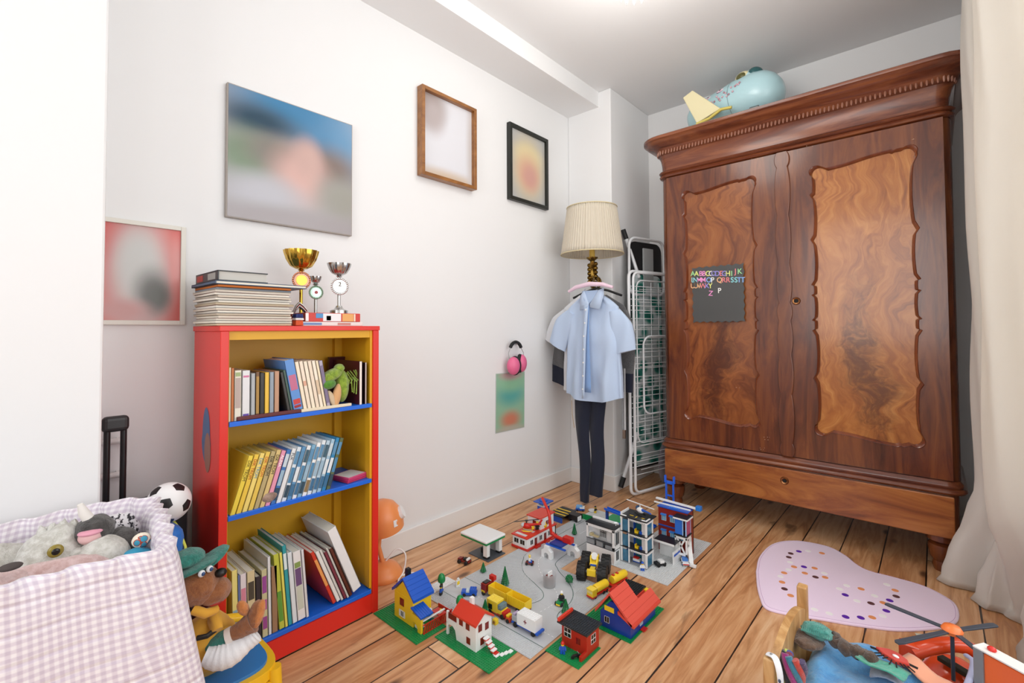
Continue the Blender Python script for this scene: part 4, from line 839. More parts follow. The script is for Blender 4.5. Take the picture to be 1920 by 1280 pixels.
# ================= gingham-covered toy basket (front left) =================
def gingham():
    m = mat('gingham', 'ded5de', .9, Sheen_Weight=.2); uv = nd(m, 'ShaderNodeUVMap', uv_map='uv'); sp = nd(m, 'ShaderNodeSeparateXYZ'); lk(m, uv.outputs[0], sp.inputs[0])
    outs = []
    for i in (0, 1):
        a = nd(m, 'ShaderNodeMath', operation='MULTIPLY', i_1=1/.0125*PI*2); lk(m, sp.outputs[i], a.inputs[0]); b = nd(m, 'ShaderNodeMath', operation='SINE'); lk(m, a.outputs[0], b.inputs[0])
        c = nd(m, 'ShaderNodeMapRange'); lk(m, b.outputs[0], c.inputs[0]); c.inputs[1].default_value = -.5; c.inputs[2].default_value = .5; outs.append(c.outputs[0])
    s = nd(m, 'ShaderNodeMath', operation='ADD'); lk(m, outs[0], s.inputs[0]); lk(m, outs[1], s.inputs[1]); h = nd(m, 'ShaderNodeMath', operation='MULTIPLY', i_1=.5); lk(m, s.outputs[0], h.inputs[0])
    col = ramp(m, h.outputs[0], [(0, 'eeeaee'), (.5, 'ddd4de'), (1, 'ccc0cf')]); lk(m, col, bsdf(m).inputs['Base Color'])
    # quilting seams across the cloth
    q = nd(m, 'ShaderNodeMath', operation='MULTIPLY', i_1=1/.048); lk(m, sp.outputs[1], q.inputs[0]); pp = nd(m, 'ShaderNodeMath', operation='PINGPONG', i_1=.5); lk(m, q.outputs[0], pp.inputs[0])
    r_ = nd(m, 'ShaderNodeMapRange', interpolation_type='SMOOTHSTEP'); lk(m, pp.outputs[0], r_.inputs[0]); r_.inputs[2].default_value = .14
    nz = nd(m, 'ShaderNodeTexNoise', i_Scale=22.0, i_Detail=4.0); lk(m, coord(m), nz.inputs[0]); ad = nd(m, 'ShaderNodeMath', operation='ADD'); lk(m, r_.outputs[0], ad.inputs[0]); lk(m, nz.outputs[0], ad.inputs[1])
    bump(m, ad.outputs[0], .5, .003); return m
ging = gingham()
tb = thing('toy_basket', 'large basket covered in lavender gingham quilted cloth full of plush toys', 'basket', (0, 0, 0))
RZ = .60
base = [(.395, -2.372), (.50, -2.383), (.60, -2.397), (.70, -2.412), (.722, -2.44), (.712, -2.53), (.695, -2.62), (.685, -2.71), (.68, -2.80), (.68, -2.95), (.60, -2.99), (.45, -3.0), (.33, -2.98), (.285, -2.90), (.285, -2.78), (.288, -2.66), (.30, -2.56), (.33, -2.46), (.36, -2.39)]
Pc = crv([Vector((x, y, 0)) for x, y in base+[base[0]]], 200)[:-1]; cx_, cy_ = .50, -2.69
per = [0]
for i in range(1, len(Pc)): per.append(per[-1]+(Pc[i]-Pc[i-1]).length)
levels = [(1.30, .0), (1.24, .10), (1.17, .22), (1.11, .34), (1.06, .45), (1.025, .54), (1.012, .585), (.995, .604), (.965, .607), (.93, .596), (.905, .565), (.89, .50), (.87, .40)]
tbm = MB(); tbm.uv = []; rg_ = []; vlen = 0; pl_ = None
def ring_at(k, z, kk):
    out = []
    for j, p in enumerate(Pc):
        dx, dy = p.x-cx_, p.y-cy_; L = math.hypot(dx, dy); grow = (k-1)*.30
        w_ = (.010 if z < .58 else .004)*noise.noise(Vector((per[j]*9, z*3, 1)))+(.016*max(0, (.55-z))*math.sin(per[j]*21+1.2*math.sin(z*6)) if kk < 7 else 0)+(.006*math.sin(per[j]*95+z*40)*(1 if kk >= 7 else 0))
        f = grow+w_*1.6; x, y = p.x+dx/L*f, p.y+dy/L*f
        if kk < 7 and y > -2.47: y = min(y, -2.372+(.60-z)*.03) if x < .645 else min(y+(.60-z)*.08, -2.395+(.60-z)*.14)
        if kk < 7: x = max(x, .27 if y < -2.44 else x)
        zz = z+.008*noise.noise(Vector((per[j]*7, 5, kk*.2)))*(1 if 4 < kk else 0)
        out.append((x, y, max(zz, .002)))
    return out
for kk, (k, z) in enumerate(levels):
    rg_.append(ring_at(k, z, kk))
vl = 0
for kk, r in enumerate(rg_):
    if kk: vl += max(.01, math.hypot(levels[kk][1]-levels[kk-1][1], (levels[kk][0]-levels[kk-1][0])*.3))
    for j, p in enumerate(r+[r[0]]): tbm.uv.append((per[j] if j < len(per) else per[-1]+.01, vl))
tbm.loft([r+[r[0]] for r in rg_], cap=False, closed=False)
tbm.build('quilted_cover', ging, tb, smooth=70)
inn = MB(); inn.add([(cx_+(p[0]-cx_)*.99, cy_+(p[1]-cy_)*.99, .405) for p in rg_[-1]], [tuple(range(len(Pc)))]); inn.build('basket_floor', mat('basket_lining', 'c9bfca', .9), tb)
whp = fur('white_plush', 'dddcd6', 'b5b2a8', 55); dgp = fur('dark_grey_plush', '4a4745', '2c2a29', 60); pkp = fur('pink_plush', 'e3c6c4', 'c9a19c', 60)
def lump(nm, c, r, m, par, sd=0, amp=.06, rot=None):
    q = MB(); q.M = Matrix.Translation(c) @ (rot.to_4x4() if rot else Matrix()); q.ell((0, 0, 0), r, 30, 20, lambda v: v*(1+amp*noise.noise(v*2.2+Vector((sd, 0, 0)))+.02*noise.noise(v*9))); return q.build(nm, m, par, smooth=70)
PZ = .575
def at(px, py, z=PZ): return G(px, py, z)
# owl
o = at(105, 1040, .57); ow = thing('plush_owl', 'fluffy whitish plush owl with one amber eye in the gingham basket', 'plush toy', (o.x, o.y, .405))
lump('body', (-.02, 0, .12), (.075, .068, .10), whp, ow, 1, .12)
for k in range(5): lump('ear_tuft', (-.03+.004*k, -.02+.016*k, .205-.003*abs(k-2)), (.012, .009, .022), whp, ow, k, .2)
e = H(104, 1032, 0, o.x+.045)-Vector((o.x, o.y, .405))
ey = lump('eye', (.047, e.y, e.z), (.006, .0125, .0125), mat('amber_eye', '8a7a30', .2), ow, 0, 0); lump('pupil', (.052, e.y, e.z), (.003, .0065, .0065), mat('eye_black', '0c0c0c', .1), ey, 0, 0)
# horned grey and white animal
o = at(190, 1025, .57); cw = thing('plush_cow', 'grey and white plush cow with white horns and pink muzzle in the basket', 'plush toy', (o.x, o.y, .42))
lump('body', (.02, .0, .115), (.055, .05, .062), whp, cw, 3, .08); lump('dark_back', (-.015, .035, .10), (.05, .045, .075), dgp, cw, 4, .1)
hp = H(178, 992, 0, o.x-.02)-Vector((o.x, o.y, .42)); hd = lump('head', (hp.x, hp.y, hp.z), (.032, .034, .030), dgp, cw, 5, .08)
lump('muzzle', (hp.x+.022, hp.y-.010, hp.z-.006), (.018, .020, .015), mat('muzzle_rose', 'ddb4b4', .8), cw, 2, .05); lump('nose_band', (hp.x+.024, hp.y-.010, hp.z+.004), (.017, .021, .006), mat('pink_band', 'dc9cae', .8), cw, 2, .0)
h1 = H(150, 945, 0, o.x-.02)-Vector((o.x, o.y, .42)); cwh = mat('horn_white', 'e6e2dc', .7)
one('tube', [(hp.x, hp.y-.008, hp.z+.02), (hp.x, (hp.y+h1.y)/2-.006, (hp.z+h1.z)/2+.01), tuple(h1)], [.011, .010, .005], 10).build('horn', cwh, hd, smooth=60)
h2 = H(199, 972, 0, o.x-.02)-Vector((o.x, o.y, .42)); one('tube', [(hp.x, hp.y+.012, hp.z+.01), tuple(h2)], [.011, .006], 10).build('horn', cwh, hd, smooth=60)
lump('paw', (hp.x+.03, hp.y-.03, hp.z-.03), (.013, .016, .009), whp, cw, 2, .05)
n_ = H(163, 1049, 0, o.x+.06)-Vector((o.x, o.y, .42)); lump('button_nose', (.066, n_.y, n_.z), (.008, .013, .006), mat('eye_black', '0c0c0c', .1), cw, 0, 0)
# dark patterned scarf-like toy
o = at(220, 995, .56); t = thing('patterned_scarf', 'black and white patterned fringed cloth tucked into the back of the basket', 'scarf', (o.x, o.y, .47))
sm_ = mat('leopard_cloth', 'c9c4c8', .9); vn = nd(sm_, 'ShaderNodeTexNoise', i_Scale=120.0, i_Detail=2.0); lk(sm_, coord(sm_), vn.inputs[0]); lk(sm_, ramp(sm_, vn.outputs[0], [(.42, '2c2a30'), (.5, 'd9d6da')]), bsdf(sm_).inputs['Base Color'])
lump('cloth', (0, 0, .08), (.03, .042, .045), sm_, t, 6, .3)
for k in range(4):
    q = H(204+18*k, 985+2*(k % 2), 0, o.x)-Vector((o.x, o.y, .47)); one('tube', [(0, q.y*.8, .10), (.005, q.y, q.z+.008)], [.006, .004], 8).build('fringe', cwh, t, smooth=60)
# blue doll with patterned ball head
o = at(262, 1020, .57); t = thing('rag_doll', 'small blue rag doll with multicoloured ball head at the right rim of the basket', 'doll', (o.x, o.y, .48))
cb_ = mat('doll_head_print', 'e8e0cc', .8); v_ = nd(cb_, 'ShaderNodeTexVoronoi', i_Scale=60.0); lk(cb_, coord(cb_), v_.inputs['Vector']); mx_ = ramp(cb_, v_.outputs['Distance'], [(.0, '3f9ab8'), (.38, 'b04a38'), (.46, 'ece4d2')], 'CONSTANT'); lk(cb_, mx_, bsdf(cb_).inputs['Base Color'])
hq = H(265, 1012, 0, o.x)-Vector((o.x, o.y, .48)); lump('head', (0, hq.y, hq.z), (.016, .017, .015), cb_, t, 0, .02); lump('body', (.006, hq.y-.014, hq.z-.034), (.022, .034, .022), cloth('doll_blue', '2f9ac0'), t, 2, .08)
# pink pig in front left
o = at(50, 1085, .575); t = thing('plush_pig', 'pale pink plush pig lying against the front rim of the basket', 'plush toy', (o.x, o.y, .44))
lump('body', (-.02, .02, .105), (.045, .11, .045), pkp, t, 8, .1); lump('head', (.0, -.04, .115), (.045, .055, .042), pkp, t, 7, .1); ee = H(20, 1068, 0, o.x+.03)-Vector((o.x, o.y, .44)); lump('ear', (.02, ee.y, ee.z+.002), (.012, .016, .006), mat('ear_dark', '4a4240', .9), t, 2, .05)
o = at(15, 1060, .55); t = thing('plush_seal', 'grey white plush toy behind the pink pig at the left of the basket', 'plush toy', (o.x-.03, o.y-.02, .43)); lump('body', (0, 0, .10), (.05, .07, .055), whp, t, 9, .12)

# ================= suitcase, rucksack, football =================
sc_ = thing('suitcase', 'black trolley suitcase with raised handle between the wall and the bookcase', 'suitcase', (.10, -2.34, 0))
one('box', -.075, .055, -.105, .095, .03, .52).build('case_body', cloth('case_nylon', '222326'), sc_, bevel=.02)
for y in (-.095, -.058): one('tube', [(0, y, .5), (0, y, .745)], .008, 8).build('handle_rod', mat('rod_black', '1d1d1f', .3), sc_, smooth=60)
one('box', -.014, .014, -.108, -.046, .74, .785).build('grip', mat('grip_black', '2a2a2c', .4), sc_, bevel=.012, seg=3)
for s in (-.08, .07): one('tube', [(-.03, s, .022), (-.01, s, .022)], .022, 12).build('wheel', mat('rubber', '17181a', .6), sc_, smooth=60)
rs2 = thing('rucksack', 'blue rucksack with yellow piping under the football', 'rucksack', (.27, -2.345, 0))
bl_ = cloth('blue_nylon', '1f6fc8', .6)
one('box', -.07, .07, -.07, .05, 0, .505).build('bag_body', bl_, rs2, bevel=.04, seg=4)
one('tube', [(.055, .046, .05), (.06, .05, .25), (.055, .048, .44), (.03, .036, .49), (-.01, .03, .503)], .0035, 6).build('piping', mat('piping_yellow', 'd8dc5a', .6), rs2, smooth=60)
one('tube', [(.068, .025, .05), (.072, .028, .25), (.066, .024, .45), (.03, .016, .498)], .003, 6).build('zip', mat('zip_navy', '1a2f6a', .6), rs2, smooth=60)
bm = bmesh.new(); bmesh.ops.create_icosphere(bm, subdivisions=1, radius=1)
bmesh.ops.bevel(bm, geom=list(bm.verts), offset=.3505, offset_type='OFFSET', affect='VERTICES', segments=1) if False else None
me = bpy.data.meshes.new('ball_skin')
ico = [v.co.normalized() for v in bm.verts]; bm.free()
bm = bmesh.new(); bmesh.ops.create_icosphere(bm, subdivisions=6, radius=.0525)
for f in bm.faces:
    c = f.calc_center_median().normalized(); best = max(ico, key=lambda v: v.dot(c)); d = c-best*best.dot(c)
    nb = [v for v in ico if .3 < v.dot(best) < .6]; k = max(-d.dot((v-best*v.dot(best)).normalized()) for v in nb); f.material_index = 1 if k < .268 else 0; f.smooth = True
for v in bm.verts:
    c = v.co.normalized(); srt = sorted(((q.dot(c), q) for q in ico), key=lambda t: -t[0])
bm.to_mesh(me); bm.free(); me.materials.append(mat('ball_white', 'e9e9ea', .35)); me.materials.append(mat('ball_black', '1c1c1e', .35))
fb = bpy.data.objects.new('football', me); C.objects.link(fb); fb.location = (.292, -2.329, .5605); fb.rotation_euler = (rad(12), rad(78), rad(-8)); tag(fb, 'white and black football resting on the blue rucksack', 'ball')

# ================= child chair with plush dog =================
yc = mat('chair_yellow', 'f0bc1e', .3); ch = thing('child_chair', 'small yellow wooden child chair with blue seat in front of the bookcase', 'chair', (.52, -2.262, 0))
sp_ = [(.115*math.copysign(abs(math.cos(a))**.6, math.cos(a)), .105*math.copysign(abs(math.sin(a))**.6, math.sin(a))) for a in [2*PI*k/40 for k in range(40)]]
one('prism', sp_, .170, .195).build('seat_frame', yc, ch, bevel=.006, seg=3); one('prism', [(x*.84, y*.84) for x, y in sp_], .193, .202).build('seat', mat('seat_blue', '2f7ac0', .4), ch, bevel=.003)
for sx in (-1, 1):
    for sy in (-1, 1):
        one('tube', [(sx*.095, sy*.085, .19), (sx*.103, sy*.090, .1), (sx*.112, sy*.096, .0)], [.017, .014, .012], 12).build('leg', yc, ch, smooth=60)
one('tube', [(.10, -.08, .15), (.112, 0, .172), (.10, .082, .15)], .012, 8).build('rail', yc, ch, smooth=60)
one('tube', [(-.08, -.085, .17), (-.095, -.08, .24), (-.10, 0, .262), (-.095, .08, .24), (-.08, .085, .17)], [.014, .013, .013, .013, .014], 10).build('backrest', yc, ch, smooth=60)
dg = thing('plush_dog', 'brown plush dog in teal hat and yellow shirt with bandaged leg on the yellow chair', 'plush toy', (.52, -2.30, .203))
bp = fur('brown_plush', 'a5683a', '8a5028', 70); teal = fur('teal_felt', '2f8f80', '226e64', 90); ysh = cloth('yellow_shirt', 'e0a73a'); org = fur('orange_plush', 'd98a48', 'c07436', 70)
OZ = Vector((.52, -2.30, .203))
def B(px, py, x): return H(px, py, 0, x)-OZ
lump('torso', (0, .005, .062), (.052, .056, .075), ysh, dg, 2, .08)
q = B(372, 1092, .55); hd = lump('head', (q.x, q.y, q.z-.004), (.046, .044, .046), bp, dg, 5, .05)
m1 = B(402, 1108, .565); lump('muzzle', tuple(m1), (.030, .036, .031), bp, hd, 4, .04); m2 = B(414, 1073, .58); lump('nose', tuple(m2), (.012, .013, .010), mat('nose_black', '161210', .4), hd, 0, 0)
lump('mouth', tuple(B(404, 1128, .578)), (.012, .016, .007), mat('mouth_red', 'a8342c', .7), hd, 0, 0)
for px, py, xx in ((378, 1075, .592), (393, 1066, .588)):
    e = B(px, py, xx); ey = lump('eye', tuple(e), (.006, .0075, .008), mat('eye_white', 'e8ecee', .2), hd, 0, 0); lump('pupil', (e.x+.005, e.y+.002, e.z), (.003, .004, .0045), mat('eye_blue', '2a4a7a', .2), ey, 0, 0)
lump('ear', tuple(B(350, 1105, .55)), (.012, .012, .030), bp, hd, 3, .1)
hb = B(372, 1058, .545); lump('hat_brim', tuple(hb), (.050, .062, .010), teal, dg, 3, .10, Matrix.Rotation(rad(16), 3, 'X') @ Matrix.Rotation(rad(-12), 3, 'Y'))
b2 = B(398, 1046, .56); lump('hat_peak', tuple(b2), (.030, .040, .009), teal, dg, 6, .08, Matrix.Rotation(rad(30), 3, 'X')); b3 = B(352, 1046, .535); lump('hat_crown', tuple(b3), (.034, .036, .020), teal, dg, 2, .1)
# scarf collar, belt, arms, legs
one('tube', [tuple(B(362, 1142, .57)), tuple(B(385, 1150, .585)), tuple(B(404, 1142, .57))], .011, 8).build('neckerchief', ysh, dg, smooth=60)
one('tube', [tuple(B(370, 1196, .572)), tuple(B(388, 1192, .585)), tuple(B(404, 1180, .572))], .006, 8).build('belt', mat('belt_black', '1c1814', .5), dg, smooth=60)
a1 = B(402, 1160, .56); one('tube', [(.01, .045, .085), tuple(a1), tuple(B(407, 1182, .58))], [.018, .016, .013], 10).build('arm', ysh, dg, smooth=60)
sh1 = [tuple(B(398, 1212, .555)), tuple(B(420, 1200, .575)), tuple(B(434, 1193, .585))]
one('tube', sh1, [.024, .023, .021], 12).build('shorts_leg', teal, dg, smooth=60)
one('tube', [tuple(B(426, 1197, .582)), tuple(B(437, 1191, .587))], .0225, 12).build('trouser_cuff', cloth('cuff_white', 'e2d9d2'), dg, smooth=60)
one('tube', [tuple(B(436, 1190, .585)), tuple(B(455, 1178, .60)), tuple(B(474, 1165, .61))], [.018, .02, .026], 14).build('leg', bp, dg, smooth=60)
ft = B(479, 1152, .618); lump('foot', tuple(ft), (.018, .016, .033), bp, dg, 4, .06, Matrix.Rotation(rad(-16), 3, 'X')); s0 = B(486, 1150, .628)
lump('sole', tuple(s0), (.013, .011, .032), org, dg, 4, .03, Matrix.Rotation(rad(-16), 3, 'X')); lump('sole', tuple(B(456, 1140, .60)), (.012, .012, .022), org, dg, 1, .05, Matrix.Rotation(rad(25), 3, 'X'))
bnd = cloth('bandage', 'e9ebee', .9, .6, 200); bpz = [B(384, 1229, .578), B(405, 1232, .59), B(430, 1226, .602), B(455, 1211, .612), B(474, 1196, .618), B(482, 1188, .62)]
wr_ = MB(); pts = crv(bpz, 40); wr_.tube([tuple(p) for p in pts], [(.018+.010*math.sin(PI*min(1, i/26)))*(1+.05*(i % 4 == 0))*(1 if i < 37 else .8) for i in range(40)], 18); wr_.build('bandaged_leg', bnd, dg, smooth=60)

# ================= orange lamp behind the bookcase =================
ol = thing('desk_lamp', 'orange plastic desk lamp with round base on the floor behind the bookcase', 'lamp', (.125, -1.545, 0))
orp = mat('orange_plastic', 'ee9556', .35)
one('lathe', [(0, 0), (.075, 0), (.08, .008), (.078, .02), (.06, .045), (.03, .06), (0, .064)], 32).build('base', orp, ol, smooth=50)
one('tube', [(0, 0, .05), (-.02, -.01, .12), (-.02, 0, .2)], .010, 10).build('stem', orp, ol, smooth=60)
hdm = MB(); hdm.M = T(-.01, .005, .235) @ Matrix.Rotation(rad(12), 4, 'X'); hdm.lathe([(0, .078), (.03, .074), (.058, .056), (.076, .025), (.082, -.01), (.080, -.045), (.0, -.05)], 36); h_ = hdm.build('lamp_head', orp, ol, smooth=50)
k_ = MB(); k_.M = T(.045, .062, .262) @ Matrix.Rotation(rad(50), 4, 'Z') @ Matrix.Rotation(rad(62), 4, 'Y'); k_.cyl(.026, -.012, .004, 24); k_.build('white_knob', mat('knob_white', 'f2f2f2', .4), h_, smooth=40)
k_ = MB(); k_.M = T(.067, .012, .232) @ Matrix.Rotation(rad(10), 4, 'Z') @ Matrix.Rotation(rad(80), 4, 'Y'); k_.box(-.014, .012, -.010, .010, -.004, .004); k_.build('sticker', mat('sticker_white', 'e9e9e9', .5), h_)
one('tube', [tuple(p) for p in crv([(.0, .0, .05), (.02, .05, .10), (.05, .075, .08), (.06, .06, .02), (.08, .02, .005), (.12, .0, .004), (.14, .04, .004), (.11, .10, .004), (.07, .09, .004), (.06, .05, .004)], 60)], .0035, 8).build('cord', mat('cord_white', 'eeeeec', .4), ol, smooth=60)
# ================= toy brick town =================
# local units: x, y in studs (8 mm), z in plates (3.2 mm)
def P_(c): return plastic(c, 'brick')
GRY, DGY, GRN, DGN, RED, BLU, YEL, WHT, BLK, TRB, DRD, LGY = 'c3c7ca', '8d9296', '138a4a', '0c6b3a', 'c8281c', '1756c0', 'f2cf2c', 'eceeee', '1d1e20', '7fb8d8', '7c2018', 'd2d5d6'
SM = Matrix.Diagonal((.008, .008, .0032, 1))
class LB(MB):
    def __init__(s, base=None): MB.__init__(s); s.M = (base or Matrix()) ; s.M = SM @ s.M
    def stud(s, x, y, z, n=8): s.loft([[(x+.3*math.cos(2*PI*j/n), y+.3*math.sin(2*PI*j/n), zz) for j in range(n)] for zz in (z, z+.53)])
    def studs(s, x, y, w, d, z, n=6, skip=None):
        for i in range(int(w)):
            for j in range(int(d)):
                if skip and skip(x+i+.5, y+j+.5): continue
                # open bottomed stud
                c = (x+i+.5, y+j+.5); r = [[(c[0]+.3*math.cos(2*PI*k/n), c[1]+.3*math.sin(2*PI*k/n), zz) for k in range(n)] for zz in (z, z+.53)]
                s.add(r[0]+r[1], [(k, (k+1) % n, n+(k+1) % n, n+k) for k in range(n)]+[tuple(range(n, 2*n))])
        return s
    def b(s, x, y, z, w, d, h, st=False):
        g = .012; s.box(x+g, x+w-g, y+g, y+d-g, z, z+h)
        if st: s.studs(x, y, w, d, z+h)
        return s
def tin(label, cat, name, x, y, z=0, rot=0, group=None): return thing(name, label, cat, (x, y, z), (0, 0, rad(rot)), group)
def bricks(par, name, col, boxes, bevel=0.0004, label=None):
    if len(boxes) > 1 and name in ('pillar', 'pillar_foot', 'post', 'door', 'step', 'white_tile', 'white_corner', 'bunk', 'parapet', 'white_ledge', 'blue_wall', 'grey_brick', 'stripe', 'beam'):
        for q in boxes: o = bricks(par, name, col, [q], bevel, label)
        return o
    m = LB()
    for q in boxes: m.b(*q)
    o = m.build(name, P_(col) if isinstance(col, str) else col, par, bevel=bevel, seg=1)
    if label: o['label'] = label
    return o
def slopeprism(par, name, col, prof, y0, y1, axis='y', bevel=.0004):
    # prof: list of (x, z) in studs/plates, extruded y0..y1 in studs
    m = LB(); m.prism(prof, y0, y1, 1 if axis == 'y' else 0); return m.build(name, P_(col), par, bevel=bevel, seg=1)
glassm = mat('toy_glass', 'a9c8d8', .08, 0, Transmission_Weight=.7, IOR=1.3)
FZ = .0008
ROADL = [(.445, -.50), (.445, -.95), (.478, -1.06), (.545, -1.135), (.640, -1.175), (.705, -1.205), (.728, -1.25), (.700, -1.318), (.652, -1.335), (.390, -1.328)]
ROADR = [(.592, -.50), (.592, -.93), (.640, -1.02), (.725, -1.07), (.790, -1.125), (.822, -1.19), (.835, -1.29), (.908, -1.33)]
main0, main1 = -1.455, -1.328
def onroad(x, y):
    if main0-.006 < y < main1+.004: return True
    # curve: between left and right edge polylines
    def xat(P, yy):
        for a, b in zip(P, P[1:]):
            if (a[1]-yy)*(b[1]-yy) <= 0 and a[1] != b[1]: return a[0]+(b[0]-a[0])*(yy-a[1])/(b[1]-a[1])
        return None
    if y > main1:
        l, r = xat(ROADL[:8], y), xat(ROADR, y)
        if l is not None and r is not None: return l-.006 < x < r+.006
    return False
linem = mat('road_line_green', '23564a', .4); roadm = mat('road_grey', 'b9bec1', .35); dashm = mat('road_dash', 'eef0f2', .4)
def baseplate(label, x, y, w, d, col, road=False, group=None, z=0, rnd=0, h=.6):
    t = tin(label, 'baseplate', 'baseplate', x, y, z+FZ, 0, group)
    m = LB(); m.box(.02, w-.02, .02, d-.02, 0, h); m.studs(0, 0, w, d, h, 6, (lambda a, b: onroad(x+a*.008, y+b*.008)) if road else None)
    m.build('plate', P_(col), t); return t
def strip(P, w, z): # flat ribbon along world polyline
    m = MB(); L = []; R = []
    P = [Vector((a, b, 0)) for a, b in P]
    for i, p in enumerate(P):
        d = (P[min(i+1, len(P)-1)]-P[max(i-1, 0)]).normalized(); n = Vector((-d.y, d.x, 0))*w/2; L.append(p+n); R.append(p-n)
    vs = [(q.x, q.y, z) for q in L]+[(q.x, q.y, z) for q in R]; n = len(P)
    m.add(vs, [(i, i+1, n+i+1, n+i) for i in range(n-1)]); return m
X0, Y0 = .390, -1.522
roadplates = {}
for (i, j, nm) in ((0, 0, 'front left'), (1, 0, 'front right'), (0, 1, 'middle left'), (1, 1, 'middle right'), (0, 2, 'back centre'), (0, 3, 'farthest')):
    roadplates[(i, j)] = baseplate('light grey studded road baseplate, the %s one of the brick town' % nm, X0+.256*i, Y0+.256*j, 32, 32, GRY, True, 'grey road baseplates')
# printed road on the plates (each piece belongs to the plate it lies on)
def clip_strip(P, w, zz, m_, name):
    segs = {}
    n = 0; Q = crv([(a, b, 0) for a, b in P], max(8, int(len(P)*6))) if len(P) > 2 else [Vector((P[0][0]+(P[1][0]-P[0][0])*k/40, P[0][1]+(P[1][1]-P[0][1])*k/40, 0)) for k in range(41)]
    for a, b in zip(Q, Q[1:]):
        c = (a+b)/2; k = (int((c.x-X0)//.256), int((c.y-Y0)//.256))
        if k in roadplates: segs.setdefault(k, []).append((a, b))
    for k, ss in segs.items():
        m = MB()
        for a, b in ss:
            d = (b-a).normalized(); n_ = Vector((-d.y, d.x, 0))*w/2; m.add([tuple(q) for q in (a+n_, b+n_, b-n_, a-n_)], [(0, 1, 2, 3)])
        t = roadplates[k]; m.v = [(p[0]-t.location.x, p[1]-t.location.y, zz) for p in m.v]; m.build(name, m_, t)
HP = .6*.0032
clip_strip(ROADL[:9], .0022, HP+.0004, linem, 'road_line'); clip_strip(ROADR, .0022, HP+.0004, linem, 'road_line')
clip_strip([(.390, main1), (.652, main1)], .0022, HP+.0004, linem, 'road_line'); clip_strip([(.390, main0), (.902, main0)], .0022, HP+.0004, linem, 'road_line')
CL = [(.518, -.50), (.518, -.94), (.55, -1.04), (.63, -1.11), (.70, -1.14), (.765, -1.19), (.78, -1.25), (.77, -1.33)]
cq = crv([(a, b, 0) for a, b in CL], 60)
for k, t in roadplates.items():
    m = MB()
    for i in range(0, 58, 2):
        a, b = cq[i], cq[i+1]; c = (a+b)/2
        if (int((c.x-X0)//.256), int((c.y-Y0)//.256)) == k:
            d = (b-a).normalized(); n_ = Vector((-d.y, d.x, 0))*.0012; m.add([(q.x-t.location.x, q.y-t.location.y, HP+.0004) for q in (a+n_, b+n_, b-n_, a-n_)], [(0, 1, 2, 3)])
    if k[1] == 0:
        for i in range(16):
            xx = .016*i; m.add([(xx, -1.392-t.location.y, HP+.0004), (xx+.008, -1.392-t.location.y, HP+.0004), (xx+.008, -1.3895-t.location.y, HP+.0004), (xx, -1.3895-t.location.y, HP+.0004)], [(0, 1, 2, 3)])
    if m.v: m.build('lane_dashes', dashm, t)
baseplate('grey studded baseplate apron in front of the police station', .79, -.836, 32, 32, LGY, group='police station baseplates')
baseplate('grey studded baseplate under the prison wing beside the big-wheeled truck', .650, -.845, 17, 32, LGY, group='police station baseplates')
baseplate('grey studded baseplate under the tall buildings nearest the wardrobe', .79, -.578, 32, 30, LGY, group='police station baseplates')
baseplate('small white and grey slatted plate beneath the round tree', .330, -1.50, 7, 16, WHT)
baseplate('green baseplate strip behind the road at the corner', .380, -.50, 20, 8, GRN); baseplate('grey plate at the far end of the road near the trousers', .396, -.434, 16, 12, LGY)
gy = baseplate('green baseplate carrying the yellow house with blue roof', .325, -1.716, 32, 16, GRN); gw = baseplate('green baseplate carrying the white villa with red roof', .594, -1.652, 32, 16, GRN)
gr = baseplate('green baseplate under the small red house', .912, -1.460, 16, 16, GRN); gb = baseplate('green baseplate under the blue house with red roof', .910, -1.250, 24, 32, GRN)
ZP = FZ+HP+.0003   # top of a baseplate
# ---- small makers ----
def window_(par, x, y, z, w, h, axis, col, frame=WHT, side=-1, label=None):
    # framed window lying on a wall, in stud units; axis 'x' wall runs along x (faces y)
    f = LB(); t = .12
    def bx(m, a0, a1, z0, z1, d0, d1):
        if axis == 'x': m.box(a0, a1, y+side*d1 if side > 0 else y-d1, y+side*d0 if side > 0 else y-d0, z0, z1) if False else m.box(a0, a1, min(y+side*d0, y+side*d1), max(y+side*d0, y+side*d1), z0, z1)
        else: m.box(min(x+side*d0, x+side*d1), max(x+side*d0, x+side*d1), a0, a1, z0, z1)
    a = x if axis == 'x' else y; fz = t*2.2
    bx(f, a, a+w, z, z+fz, 0, .12); bx(f, a, a+w, z+h-fz, z+h, 0, .12); bx(f, a, a+t*1.2, z, z+h, 0, .12); bx(f, a+w-t*1.2, a+w, z, z+h, 0, .12)
    if w > 1.3 and frame != col: bx(f, a+w/2-.06, a+w/2+.06, z, z+h, 0, .12)
    fo = f.build('window', P_(frame), par); g = LB(); bx(g, a+.05, a+w-.05, z+.1, z+h-.1, -.02, .05); g.build('pane', mat('toy_dark_glass' if col == BLK else 'toy_pane_'+col, col, .15), fo); return fo
def pine(label, x, y, h=.062, r=.013, z=ZP):
    t = tin(label, 'toy tree', 'toy_tree', x, y, z, random.uniform(0, 90), 'toy trees of the brick town'); m = MB(); R = []
    n = 9
    for i in range(n):
        a = i/n; R += [(r*(1-a)*1.0+.001, .006+h*a*.92), (r*(1-a)*.80+.0008, .006+h*(a+.7/n)*.92)]
    m.lathe([(0, .006)]+R+[(.0005, h)], 20, (0, 0, 0), .10, 10); m.build('foliage', P_(DGN), t, smooth=30); one('lathe', [(.006, 0), (.007, .001), (.003, .003), (.003, .008)], 10).build('trunk', P_(DGN), t); return t
